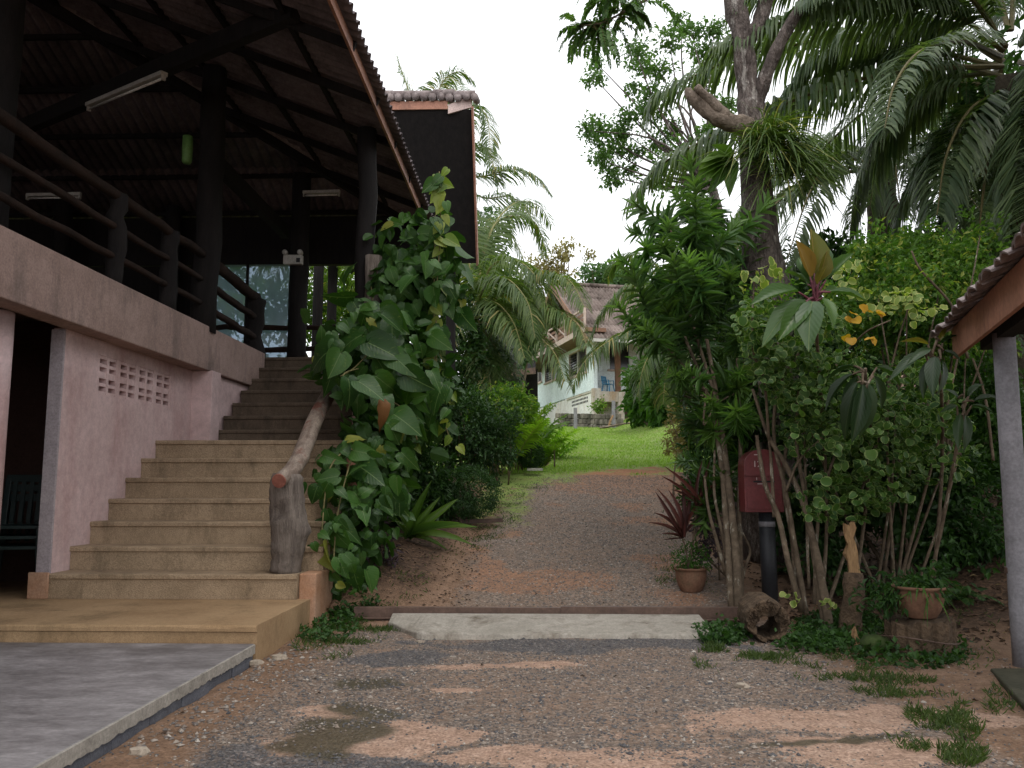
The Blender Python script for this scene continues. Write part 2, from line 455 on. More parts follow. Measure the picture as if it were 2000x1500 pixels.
M['varieg'] = leafmat('cream_edged_leaf', (0.022, 0.068, 0.013), (0.085, 0.17, 0.03), 0.44, 0.34, edge=(0.19, 0.26, 0.09))
M['varieg_top'] = leafmat('lime_top_leaf', (0.13, 0.21, 0.04), (0.28, 0.34, 0.09), 0.42, 0.4, edge=(0.45, 0.47, 0.17))
M['yellow'] = leafmat('yellow_leaf', (0.48, 0.25, 0.025), (0.58, 0.36, 0.04), 0.5, 0.35)
M['ti_dark'] = leafmat('shaded_cordyline_leaf', (0.012, 0.032, 0.009), (0.032, 0.07, 0.018), 0.45, 0.25, vein=(0.05, 0.08, 0.03), spec=0.5)  # darker copy of the cordyline leaf, shade put into its colour
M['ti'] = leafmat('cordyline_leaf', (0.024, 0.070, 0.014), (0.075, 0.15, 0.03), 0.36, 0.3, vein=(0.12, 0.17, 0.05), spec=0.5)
M['ti_new'] = leafmat('cordyline_new_leaf', (0.10, 0.12, 0.015), (0.24, 0.13, 0.03), 0.36, 0.4, vein=(0.3, 0.2, 0.08))
M['oilpalm'] = leafmat('oil_palm_leaflet', (0.042, 0.078, 0.034), (0.135, 0.18, 0.085), 0.42, 0.36)
M['oilrachis'] = surf('oil_palm_rachis', (0.085, 0.075, 0.03), (0.16, 0.13, 0.05), 5.0, 0.6, 0.2)
M['coco'] = leafmat('coconut_leaflet', (0.045, 0.09, 0.024), (0.15, 0.205, 0.065), 0.40, 0.40, odd=((0.30, 0.26, 0.10), 0.04))
M['cocorachis'] = surf('coconut_rachis', (0.20, 0.19, 0.07), (0.32, 0.29, 0.12), 5.0, 0.6, 0.2)
M['areca'] = leafmat('areca_leaflet', (0.11, 0.25, 0.025), (0.30, 0.46, 0.055), 0.46, 0.5)
M['epiphyte'] = leafmat('orchid_strap', (0.045, 0.09, 0.02), (0.14, 0.21, 0.05), 0.45, 0.3, odd=((0.32, 0.32, 0.10), 0.09))
M['birdnest'] = leafmat('nest_fern_leaf', (0.05, 0.115, 0.02), (0.11, 0.19, 0.03), 0.4, 0.35, vein=(0.05, 0.06, 0.02))
M['fern'] = leafmat('fern_frond', (0.05, 0.12, 0.035), (0.11, 0.20, 0.06), 0.5, 0.35)
M['canopy'] = leafmat('canopy_leaf', (0.04, 0.095, 0.025), (0.11, 0.20, 0.055), 0.45, 0.4)
M['bluegreen'] = leafmat('far_leaf', (0.035, 0.080, 0.03), (0.085, 0.16, 0.055), 0.5, 0.35)
M['brownleaf'] = leafmat('brown_tree_leaf', (0.16, 0.13, 0.06), (0.28, 0.24, 0.11), 0.5, 0.35)
M['grass'] = leafmat('grass_blade', (0.035, 0.066, 0.016), (0.09, 0.13, 0.034), 0.55, 0.35)
M['lawngrass'] = leafmat('lawn_blade', (0.17, 0.29, 0.05), (0.30, 0.42, 0.10), 0.55, 0.4)
M['litter'] = leafmat('dead_leaf_litter', (0.028, 0.018, 0.012), (0.085, 0.052, 0.033), 0.7, 0.1, odd=((0.30, 0.22, 0.12), 0.06))
M['pebble'] = None
# ------------------------------------------------------------------ terrain
def ground_z(x, y):
    x, y = np.asarray(x, float), np.asarray(y, float)
    z = 0.15 * np.maximum(0, y - 7.7) - 0.042 * np.maximum(0, y - 17.0) - 0.06 * np.maximum(0, y - 46.0) - 0.048 * np.maximum(0, y - 90)
    z = z + 0.35 * np.clip(x - 3.3 + 0.25 * np.clip(8 - y, -2, 2), 0, 9) * sst(y, 6.6, 9.2)
    left = 0.30 * np.clip(-0.85 - x, 0, 1.2) * sst(y, 7.4, 8.8) * (1 - 0.9 * sst(y, 15, 19))
    z = z + left
    inside = sst(-x, 1.90, 1.98) * (1 - sst(y, 13.5, 16))
    z = z * (1 - inside) + (-0.02) * inside
    xe = 0.35 + 0.055 * (y - 20)
    z = z - 0.85 * sst(xe - x, 0, 0.75) * sst(y, 18.4, 20.5) * (1 - sst(y, 31, 36))
    z = z + (fbm(x, y, 0.7, 3) - 0.5) * 0.05 * sst(np.hypot(x - 0.5, y - 6), 0.5, 2) + (fbm(x, y, 0.18, 9) - 0.5) * 0.018
    return z

def blob(x, y, px, py, rx, ry, rot=0.0, seed=0, amp=0.95, s=0.42):
    """soft-edged patch whose middle lies on the flat forecourt under that image point; radii in metres"""
    a, b = ray(px, py)
    d = -CAMZ / b
    dx = x - a * d + .30 * (fbm(x, y, .3, seed + 40) - .5)
    dy = y - d + .20 * (fbm(x, y, .22, seed + 50) - .5)
    c, sn = math.cos(rot), math.sin(rot)
    u, v = (dx * c + dy * sn) / rx, (-dx * sn + dy * c) / ry
    r = np.sqrt(u * u + v * v) + amp * (fbm(x, y, s, seed) - 0.5) * 2
    return 1 - sst(r, 0.6, 1.2)

def drive_mid(y):
    return 0.62 + 0.0 * y + 0.10 * np.clip(y - 11, 0, 20) + 0.012 * np.clip(y - 13, 0, 20) ** 2

def ground_masks(x, y):
    n1 = fbm(x, y, 0.9, 11)
    half = 1.38 + 0.25 * (n1 - 0.5)
    drive = (1 - sst(np.abs(x - drive_mid(y)), half - 0.25, half + 0.35)) * sst(y, 7.0, 7.6) * (1 - sst(y, 16.6, 17.8))
    fore = sst(7.6 - y, 0, 0.5) * sst(x, -1.9, -1.2) * (1 - sst(x + 0.5 * (n1 - 0.5), 1.6, 2.5))
    gravel = np.maximum(drive * 0.85, fore)
    clay = np.zeros_like(x)
    for p in ((1040, 1480, 0.80, 0.20), (720, 1450, 0.40, 0.28), (1010, 1300, 0.65, 0.10), (900, 1345, 0.25, 0.06), (1650, 1415, 0.75, 0.30), (1720, 1470, 0.6, 0.25), (620, 1390, 0.30, 0.16), (1200, 1490, 0.3, 0.15)):
        clay = np.maximum(clay, blob(x, y, p[0], p[1], p[2], p[3], 0.1, int(p[0])))
    moss = np.zeros_like(x)
    for p in ((650, 1440, 0.24, 0.42), (725, 1335, 0.30, 0.16), (700, 1395, 0.2, 0.2), (1640, 1450, 0.55, 0.06)):
        moss = np.maximum(moss, blob(x, y, p[0], p[1], p[2], p[3], 0.2, int(p[0]) + 5, 0.6, 0.25))
    dark = np.zeros_like(x)
    for p in ((800, 1285, 0.62, 0.30), (1000, 1262, 1.0, 0.26), (1250, 1258, 0.9, 0.22), (620, 1492, 0.5, 0.10), (470, 1490, 0.35, 0.2)):
        dark = np.maximum(dark, blob(x, y, p[0], p[1], p[2], p[3], 0.0, int(p[0]) + 9))
    crest = np.maximum(sst(y, 13.0, 16.5) * (1 - sst(y, 18.5, 20.5)) * sst(x, -.6, 1.0), .75 * drive * sst(fbm(x, y, .8, 61), .45, .7))
    lawn = sst(y + 3.2 * (n1 - 0.5) + 2.0 * (fbm(x, y, .35, 17) - .5) + 1.5 * sst(-x, -1.0, .4) - 0.25 * x, 15.6, 19.6)
    side = (1 - sst(np.abs(x + 0.55 + 0.3 * (n1 - 0.5)), 0.3, 0.8)) * sst(y, 10.0, 14)
    grass = np.maximum(lawn, side * 0.6)
    xe = 0.35 + 0.055 * (y - 20)
    bank = sst(xe - x, 0.03, 0.16) * (1 - sst(xe - x, 0.85, 1.1)) * sst(y, 18.6, 20.5) * (1 - sst(y, 31, 35))
    grass = grass * (1 - bank)
    forest = sst(x, 2.3, 3.2) * sst(y, 6.8, 8.0)
    forest = np.maximum(forest, sst(-x, 0.8, 1.4) * sst(y, 7.6, 9))
    grass = grass * (1 - sst(x, 4.5, 6.5))
    return dict(gravel=gravel, clay=clay * (1 - drive), moss=moss, dark=dark * fore, crest=crest, grass=grass, forest=forest * (1 - lawn), bank=bank)

def make_ground():
    xs = np.unique(np.concatenate([np.linspace(-160, -8, 26), np.linspace(-8, -2.4, 30), np.linspace(-2.4, 5.2, 210), np.linspace(5.2, 14, 50), np.linspace(14, 160, 26)]))
    ys = np.unique(np.concatenate([np.linspace(-60, 3, 22), np.linspace(3, 9, 170), np.linspace(9, 20, 160), np.linspace(20, 50, 120), np.linspace(50, 260, 40)]))
    X, Y = np.meshgrid(xs, ys)
    Z = ground_z(X, Y)
    nx, ny = len(xs), len(ys)
    i = np.arange(ny - 1)[:, None] * nx
    j = np.arange(nx - 1)[None, :]
    q = np.stack([i + j, i + j + 1, i + nx + j + 1, i + nx + j], -1).reshape(-1, 4)
    mb = MB().add(np.stack([X, Y, Z], -1).reshape(-1, 3), [q])
    m, nt, b, out = new_mat('forecourt_ground')
    pos = node(nt, 'ShaderNodeNewGeometry').outputs['Position']
    at = lambda k: node(nt, 'ShaderNodeAttribute', attribute_name=k).outputs['Fac']
    n_mid, n_fine, n_big, n_22 = noise(nt, pos, 9, 5), noise(nt, pos, 70, 4), noise(nt, pos, 1.3, 4), noise(nt, pos, 2.8, 5)
    vor = node(nt, 'ShaderNodeTexVoronoi', {'Vector': pos, 'Scale': 62.0})
    vor2 = node(nt, 'ShaderNodeTexVoronoi', {'Vector': pos, 'Scale': 30.0})
    soil = ramp(nt, mth(nt, 'MULTIPLY_ADD', n_mid, 0.5, mth(nt, 'MULTIPLY', n_big, 0.5)), [(0.3, (0.14, 0.085, 0.055)), (0.5, (0.22, 0.14, 0.093)), (0.72, (0.32, 0.215, 0.155))])
    gr = ramp(nt, node(nt, 'ShaderNodeSeparateColor', {0: vor.outputs['Color']}).outputs[0], [(0.0, (0.10, 0.086, 0.08)), (0.45, (0.19, 0.16, 0.14)), (0.85, (0.28, 0.235, 0.20)), (1.0, (0.45, 0.38, 0.32))])
    gr = mixc(nt, ramp(nt, mth(nt, 'MULTIPLY_ADD', n_mid, 0.6, mth(nt, 'MULTIPLY', n_big, 0.4)), [(0.40, (0.08, .08, .08)), (0.66, (0.8, 0.8, 0.8))]), gr, soil)
    def edge(k, jit=0.7, lo=0.35, hi=0.62):
        nz = mth(nt, 'MULTIPLY_ADD', mth(nt, 'SUBTRACT', n_fine, 0.5), 0.8, mth(nt, 'MULTIPLY_ADD', mth(nt, 'SUBTRACT', n_22, 0.5), 1.2, mth(nt, 'SUBTRACT', n_mid, 0.5)))
        return ramp(nt, mth(nt, 'ADD', at(k), mth(nt, 'MULTIPLY', nz, jit)), [(lo, (0, 0, 0)), (hi, (1, 1, 1))])
    col = mixc(nt, edge('gravel'), soil, gr)
    clay = ramp(nt, mth(nt, 'MULTIPLY_ADD', n_fine, 0.35, mth(nt, 'MULTIPLY', n_mid, 0.65)), [(0.3, (0.27, 0.18, 0.13)), (0.5, (0.39, 0.265, 0.20)), (0.72, (0.54, 0.40, 0.32))])
    col = mixc(nt, mth(nt, 'MULTIPLY', edge('clay', 0.8, .22, .6), .95), col, clay)
    dk = ramp(nt, node(nt, 'ShaderNodeSeparateColor', {0: vor.outputs['Color']}).outputs[1], [(0.0, (0.055, 0.053, 0.056)), (0.6, (0.115, 0.112, 0.118)), (1.0, (0.25, 0.24, 0.24))])
    col = mixc(nt, mth(nt, 'MULTIPLY', edge('dark', 0.9, .25, .75), .85), col, dk)
    col = mixc(nt, mth(nt, 'MULTIPLY', edge('moss', 0.7, 0.15, .9), 0.9), col, (0.075, 0.065, 0.04))
    crest = ramp(nt, n_mid, [(0.3, (0.26, 0.12, 0.06)), (0.7, (0.40, 0.20, 0.11))])
    col = mixc(nt, mth(nt, 'MULTIPLY', edge('crest', 0.8), mth(nt, 'SUBTRACT', 1.0, mth(nt, 'MULTIPLY', at('gravel'), 0.6))), col, crest)
    litter = ramp(nt, node(nt, 'ShaderNodeSeparateColor', {0: vor2.outputs['Color']}).outputs[0], [(0.0, (0.03, 0.019, 0.013)), (0.6, (0.07, 0.042, 0.027)), (1.0, (0.14, 0.088, 0.056))])
    col = mixc(nt, mth(nt, 'MULTIPLY', edge('forest', 0.5, .2, .7), 0.9), col, litter)
    col = mixc(nt, 1.0, col, (.92, .885, .85), 'MULTIPLY')
    col = mixc(nt, .55, col, ramp(nt, n_fine, [(0.3, (0.35, .35, .35)), (0.5, (.95, .95, .95)), (0.72, (1.6, 1.6, 1.6))]), 'MULTIPLY')
    col = mixc(nt, .45, col, ramp(nt, noise(nt, pos, 24, 4, .7), [(0.3, (0.5, .5, .5)), (0.7, (1.45, 1.45, 1.45))]), 'MULTIPLY')
    turf = ramp(nt, mth(nt, 'MULTIPLY_ADD', n_fine, 0.4, mth(nt, 'MULTIPLY', noise(nt, pos, 2.2, 5), 0.6)), [(0.3, (0.15, 0.15, 0.055)), (0.5, (0.19, 0.27, 0.06)), (0.75, (0.25, 0.36, 0.085))])
    turf = mixc(nt, ramp(nt, n_22, [(.52, (0, 0, 0)), (.68, (.7, .7, .7))]), turf, (.19, .15, .07))
    col = mixc(nt, edge('grass', 0.9), col, turf)
    bw = node(nt, 'ShaderNodeTexWave', {'Vector': pos, 'Scale': 1.4, 'Distortion': 5.0, 'Detail': 3.0}, bands_direction='DIAGONAL').outputs['Fac']
    col = mixc(nt, edge('bank', 0.3), col, ramp(nt, bw, [(0.2, (0.11, 0.075, 0.04)), (0.8, (0.24, 0.17, 0.09))]))
    nt.links.new(col, b.inputs['Base Color'])
    nt.links.new(mth(nt, 'MULTIPLY_ADD', edge('moss', 0.7, 0.15, .9), -.5, .9), b.inputs['Roughness'])
    b.inputs['Specular IOR Level'].default_value = 0.25
    h = mth(nt, 'ADD', mth(nt, 'MULTIPLY', vor.outputs['Distance'], -0.8), n_fine)
    bp = node(nt, 'ShaderNodeBump', {'Strength': 0.6, 'Distance': 0.012, 'Height': h})
    nt.links.new(bp.outputs[0], b.inputs['Normal'])
    o = mb.build('ground', m, smooth=True)
    for k, v in ground_masks(X, Y).items():
        a = o.data.attributes.new(k, 'FLOAT', 'POINT')
        a.data.foreach_set('value', v.astype(np.float32).ravel())
    tag(o, 'red soil and gravel ground of the sloping drive and forecourt', None, kind='structure')
make_ground()

# forecourt patio beside the stairs: cement skim over a course of blocks
patio = thing('patio', 'grey trowelled cement patio before the stairs', None, (-4.0, 3.5, 0))
tag(patio, kind='structure')
PX, PZ, PY0, PY1 = -1.957, 0.114, -3.0, 6.0
MB().box((-9, PY0, 0.062), (PX - 0.012, PY1 - 0.004, PZ)).build('pavement_top', M['slab'], patio, bev=0.006)
sk = MB()
ys = np.arange(PY0, PY1 - 0.004, 0.025)
lowz = 0.058 - 0.022 * np.abs(vnoise(ys, ys * 0, 0.16, 5) - 0.35) - 0.012 * rng.random(len(ys))
vv = []
for y, z in zip(ys, lowz):
    vv += [(PX, y, z), (PX, y, PZ - 0.003), (PX - 0.012, y, PZ - 0.001), (PX - 0.012, y, z)]
n = len(ys)
fc = []
for i in range(n - 1):
    for k in range(4):
        fc.append((4 * i + k, 4 * i + (k + 1) % 4, 4 * i + 4 + (k + 1) % 4, 4 * i + 4 + k))
sk.add(vv, fc).build('cement_skim', M['skim'], patio)
y = PY0
while y < PY1 - 0.05:
    y1 = min(y + 0.39, PY1 - 0.02)
    MB().box((PX - 0.15, y + 0.004, -0.12), (PX - 0.014 + random.uniform(-.004, .004), y1 - 0.004, 0.061)).build('concrete_block', M['block'], patio, bev=0.006)
    y += 0.39

# concrete sill across the drive and the gate track behind it
cs = MB()
nx = 60
xa = np.linspace(W(765, 1215, 8)[0] * 7.45 / 8 - 0.03, W(1375, 1220, 8)[0] * 7.45 / 8, nx)
fr = 6.92 + 0.10 * (fbm(xa, xa * 0, 0.5, 2) - 0.5) + 0.10 * sst(xa, -1.2, -0.9) * 0
fr = np.where(xa < -0.95, fr + (-0.95 - xa) * 1.6, fr)
bk = np.full(nx, 7.66)
vv, fc = [], []
for i in range(nx):
    z0, z1 = 0.035 + 0.006 * math.sin(i), 0.085
    vv += [(xa[i], fr[i] - 0.03, -0.05), (xa[i], fr[i], z0), (xa[i], bk[i], z1), (xa[i], bk[i], -0.05)]
for i in range(nx - 1):
    for k in range(4):
        fc.append((4 * i + k, 4 * i + 4 + k, 4 * i + 4 + (k + 1) % 4, 4 * i + (k + 1) % 4))
fc += [(0, 1, 2, 3), tuple(4 * nx - 4 + k for k in (3, 2, 1, 0))]
tag(cs.add(vv, fc).build('concrete_sill_path', M['concrete'], bev=0.01), 'pale worn concrete strip across the foot of the drive', None, kind='structure')
gt = thing('gate_track', 'long brown steel gate track lying behind the pale concrete strip', 'gate track', (0.3, 7.73, 0.05))
xl, xm, xr = W(692, 1201, 7.72)[0], W(1150, 1205, 7.72)[0], W(1442, 1212, 7.72)[0]
for (x0, x1, dz) in ((xl, xm, 0.0), (xm - 0.25, xr + 0.15, 0.012)):
    g = MB()
    g.box((x0, 7.69 - dz, 0.0), (x1, 7.705 - dz, 0.13 + dz))
    g.box((x0, 7.705 - dz, 0.10 + dz), (x1, 7.76 - dz, 0.128 + dz))
    g.box((x0, 7.655 - dz, 0.03), (x1, 7.69 - dz, 0.042))
    g.build('track_rail', M['steel'], gt, bev=0.003)

# ------------------------------------------------------------------ staircase
st = thing('staircase', 'broad tan pebble-wash staircase climbing to the pavilion floor', 'staircase', (-3.0, 6.0, 0))
step_z = [0.235, 0.45] + [0.45 + 0.2097 * k for k in range(1, 7)]
step_y = [6.0, 7.34] + [7.34 + 0.322 * k for k in range(1, 7)]
for k in range(7):
    step_z.append(1.708 + 0.2 * (k + 1))
    step_y.append(10.5 + 0.3 * k)
WALLX, BEAMX = -4.24, -4.02
def step_solid(x0, x1, y0, y1, z0, z1, m, name):
    """cast step with a hand-worn, slightly chipped nosing"""
    n = 70
    xs_ = np.linspace(x0, x1, n)
    wy = .010 * (fbm(xs_, xs_ * 0 + y0 * 7, .5, 5) - .5) + .004 * rng.normal(size=n) * .5
    wz = .010 * (fbm(xs_, xs_ * 0 + y0 * 9, .7, 8) - .5)
    ch = np.zeros(n)
    for c_ in rng.integers(2, n - 2, 3):
        ch[c_ - 1:c_ + 2] = rng.uniform(.004, .012)
    v = []
    for i in range(n):
        e = .012 + ch[i]
        v += [(xs_[i], y0 + .016, z0), (xs_[i], y0 + .016, z1 - .05), (xs_[i], y0 + wy[i] * .6, z1 - .042), (xs_[i], y0 + wy[i] * .6, z1 - e), (xs_[i], y0 + e * .35 + wy[i], z1 - e * .35 + wz[i] * .5), (xs_[i], y0 + e + wy[i], z1 + wz[i] * .5), (xs_[i], y0 + .32, z1), (xs_[i], y1, z1), (xs_[i], y1, z0)]
    f = []
    for i in range(n - 1):
        for k_ in range(9):
            f.append((9 * i + k_, 9 * i + 9 + k_, 9 * i + 9 + (k_ + 1) % 9, 9 * i + (k_ + 1) % 9))
    f += [tuple(range(9)), tuple(9 * n - 9 + k_ for k_ in range(8, -1, -1))]
    return MB().add(v, f).build(name, M[m], st)
FLOORZ = step_z[-1]
for k in range(15):
    z0 = -0.15 if k == 0 else step_z[k - 1]
    y1 = 10.2 if k < 8 else 12.62
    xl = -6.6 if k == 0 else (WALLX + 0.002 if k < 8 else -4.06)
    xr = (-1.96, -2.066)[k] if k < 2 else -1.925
    m = 'platform' if k == 0 else ('step' if k < 8 else 'step_dark_shaded')
    if k == 1:
        step_solid(xl, xr, step_y[k], y1, z0 + .001, step_z[k], m, 'step')
    elif k == 0:
        step_solid(xl, xr, step_y[k], y1, z0, step_z[k], m, 'landing_step')
    else:
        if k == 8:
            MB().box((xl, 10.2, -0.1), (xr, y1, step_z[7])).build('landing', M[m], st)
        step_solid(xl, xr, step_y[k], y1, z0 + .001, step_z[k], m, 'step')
MB().box((-2.064, 7.40, -0.1), (-1.915, 10.2, 0.45)).build('stair_kerb', M['orange'], st, bev=0.012)

# log handrail of the stairs
hr = thing('stair_handrail', 'weathered trunk post with slanting log handrail beside the stairs', 'handrail', (-2.2, 7.55, 0.45))
pb, pt = W(556, 1118, 7.5), W(566, 925, 7.5)
pb[2] = 0.452
k = 26
tt = np.linspace(0, 1, k)
cen = pb + (pt - pb) * tt[:, None]
cen[:, 0] += 0.025 * np.sin(tt * 5) 
rad = np.interp(tt, [0, .12, .3, .5, .62, .8, .94, 1], [.135, .13, .15, .165, .155, .15, .145, .12])
tr = MB().tube(cen, rad, 18, 0.03)
v = tr.v[0]
for (tz, an, amp, sg) in ((0.30, 2.6, 0.05, 0.05), (0.42, -0.15, 0.075, 0.04), (0.62, 4.4, -0.05, 0.045), (0.26, 4.1, 0.03, 0.05)):
    c = pb + (pt - pb) * tz
    dr = np.array((math.cos(an), math.sin(an), 0))
    pk = c + dr * 0.15
    w = np.exp(-np.sum((v - pk) ** 2, 1) / (2 * sg * sg))
    v += w[:, None] * dr * amp
tr.build('newel_post', M['greywood'], hr, smooth=True)
rp = curve([W(545, 939, 7.28), W(580, 905, 7.75), W(618, 815, 8.9), W(658, 742, 10.1), W(690, 705, 10.9)], 22)
rl = MB().tube(rp, np.interp(np.linspace(0, 1, 22), [0, .1, .3, 1], [.064, .07, .083, .085]), 14, 0.03)
rail = rl.build('log_rail', M['barewood'], hr, smooth=True)
e0, e1 = rp[0], rp[1]
dd = nrm(e1 - e0)
MB().tube([e0 - dd * 0.012, e0 + dd * 0.002], [0.061, 0.064], 14).build('cut_end', M['cutwood'], rail)

# ------------------------------------------------------------------ pavilion
pv = thing('pavilion', 'open raised pavilion of pink rendered walls, dark posts and corrugated roof', 'building', (-6.0, 9.0, 0))
w = MB()
OY0, OY1, OZ0, OZ1 = 7.96, 9.61, 2.09, 2.47
T0 = WALLX - 0.11
w.box((T0, 7.38, -0.1), (WALLX, 10.2, OZ0)); w.box((T0, 7.38, OZ1), (WALLX, 10.2, 2.62))
w.box((T0, 7.38, OZ0), (WALLX, OY0, OZ1)); w.box((T0, OY1, OZ0), (WALLX, 10.2, OZ1))
w.build('pink_wall', M['pink'], pv)
MB().box((T0 - 0.01, 7.355, 0.2), (WALLX + 0.004, 7.379, 2.605)).build('door_jamb', M['lilac'], pv, bev=0.004)
MB().box((T0 - 0.06, 7.33, 0.236), (WALLX + 0.01, 7.354, 0.46)).build('jamb_base', M['orange'], pv, bev=0.006)
bw, bh = (OY1 - OY0) / 4, (OZ1 - OZ0) / 2
blk = MB()
def ybar(y0, y1, z0, z1): blk.box((-0.09, y0, z0), (-0.004, y1, z1))
fr_ = 0.045
ybar(0, fr_, 0, bh); ybar(bw - fr_, bw, 0, bh); ybar(bw / 2 - fr_ / 2, bw / 2 + fr_ / 2, 0, bh)
for (z0, z1) in ((0, 0.032), (bh / 2 - 0.016, bh / 2 + 0.016), (bh - 0.032, bh)):
    blk.box((-0.086, fr_, z0), (-0.008, bw / 2 - fr_ / 2, z1)); blk.box((-0.086, bw / 2 + fr_ / 2, z0), (-0.008, bw - fr_, z1))
bme = blk.mesh('ventilation_block', M['pink'])
for i in range(4):
    for j in range(2):
        place('ventilation_block', bme, pv, (WALLX, OY0 + i * bw, OZ0 + j * bh), np.eye(3))
MB().box((WALLX - 0.1, 10.2, 0), (BEAMX + 0.03, 10.48, 2.62)).build('pilaster', M['pink'], pv, bev=0.01)
MB().box((BEAMX - 0.24, -3.4, 2.61), (BEAMX, 12.25, 3.154)).build('edge_beam', M['beam'], pv, bev=0.012)
MB().box((-4.5, 10.48, 1.5), (BEAMX - 0.06, 12.6, 2.60)).build('stair_wall', M['pink'], pv)
MB().tube([(-4.42, 6.62, 0.2), (-4.42, 6.62, 2.61)], [0.16, 0.16], 24).build('round_pillar', M['pink'], pv, smooth=True)
fl = MB()
fl.box((-14, -3.4, 2.95), (BEAMX - 0.24, 12.62, FLOORZ)); fl.box((-14, 12.62, 2.95), (-1.95, 14.6, FLOORZ))
fl.build('floor_slab', M['beam'], pv)
un = MB()
un.box((-9, 8.7, 0), (T0 - 0.002, 8.8, 2.94)); un.box((-9.1, 4, 0), (-9, 12.6, 2.94)); un.box((-9, 6.35, 0.2), (-4.36, 6.45, 2.94)); un.box((-9, 12.55, 0), (-4.5, 12.65, 2.94))  # includes an unseen front wall, added to keep the undercroft dark
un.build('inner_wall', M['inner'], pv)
EX, EY, EZ, SL = -1.85, 14.6, 5.72, 0.40            # eave lines and slope
RX = -8.0
def roof_z(x, y):
    return EZ + SL * min(EX - x, EY - y)
def post(name, x, y, z0, z1, r, m='timber', n=10, jit=0.03):
    return MB().tube([(x + rng.normal() * .01, y, z0 + (z1 - z0) * t) for t in np.linspace(0, 1, 7)], r, n, jit).build(name, M[m], pv, smooth=True)
for (x, y, r) in ((-4.13, 10.2, .155), (-4.62, 6.75, .17), (-3.80, 13.1, .145), (-8.0, 6.75, .15), (-8, 10.2, .15), (-8, 13.6, .15), (-6.2, 13.8, .13)):
    post('timber_post', x, y, FLOORZ - 0.02, roof_z(x, y) - 0.1, r)
CX, CY = W(711, 650, 10.3)[0], 10.3
post('pink_column', CX, CY, 0, 3.13, 0.115, 'pink', 18, 0.0)
post('timber_post', CX, CY, 3.13, roof_z(CX, CY) - .1, 0.12)
# roof frame
for y in np.arange(-3.2, 13.6, 1.25):
    x1 = max(RX, EX - (EY - y))
    MB().bar((EX + 0.02, y, EZ - 0.09), (x1, y, EZ - 0.09 + SL * (EX - x1)), 0.045, 0.095).build('rafter', M['timber'], pv)
for x in np.arange(EX - 0.7, RX, -0.92):
    ye = EY - (EX - x)
    MB().bar((x, -3.3, EZ - 0.035 + SL * (EX - x)), (x, ye, EZ - 0.035 + SL * (EX - x)), 0.05, 0.07).build('purlin', M['timber'], pv)
for y in np.arange(EY - 0.55, EY - 6.1, -0.85):
    xa_, xb_ = EX - (EY - y), -14.15 + (EY - y)
    MB().bar((xa_, y, EZ - 0.035 + SL * (EY - y)), (xb_, y, EZ - 0.035 + SL * (EY - y)), 0.05, 0.07).build('purlin', M['timber'], pv)
MB().bar((EX, EY, EZ - 0.1), (RX, EY - (EX - RX), EZ - 0.1 + SL * (EX - RX)), 0.09, 0.16).build('hip_rafter', M['timber'], pv)
ta, tb = W(52, 246, 11.4), W(490, 58, 8.35)
te = tb + (tb - ta) * 0.14
MB().bar(ta - (tb - ta) * 0.1, te, 0.12, 0.20).build('tie_beam', M['timber'], pv)
MB().bar((-9, 9.6, 6.30), (-2.1, 9.6, 5.95), 0.001, 0.001) if False else None
MB().bar((-9.2, 14.2, 5.12), (-1.95, 14.2, 5.12), 0.12, 0.22).build('wall_plate', M['timber'], pv)
MB().bar((-4.13, 10.2, 5.35), (-4.13, 13.4, 5.35), 0.12, 0.2).build('wall_plate', M['timber'], pv)
MB().box((-13.9, 14.16, 5.02), (-2.0, 14.20, 5.87)).build('gable_board', M['timber'], pv)
MB().box((-14.0, 14.16, FLOORZ), (-5.95, 14.2, 5.0)).build('timber_screen', M['timber'], pv)
MB().box((-14.05, -3.4, FLOORZ), (-14.0, 14.2, 5.7)).build('timber_screen', M['timber'], pv)  # unseen side screen, added to block light from the left
MB().tube([(EX - .05, EY - .05, EZ + .07), (RX, EY - (EX - RX), EZ + .09 + SL * (EX - RX))], .13, 8).build('hip_cap', M['lichen_tile'], pv)
MB().box((EX - 0.03, -3.4, EZ - 0.17), (EX, EY, EZ - 0.035)).build('fascia_board', M['fascia'], pv, bev=0.003)
MB().box((-14.1, EY - 0.03, EZ - 0.17), (EX - 0.031, EY, EZ - 0.035)).build('fascia_board', M['fascia'], pv, bev=0.003)

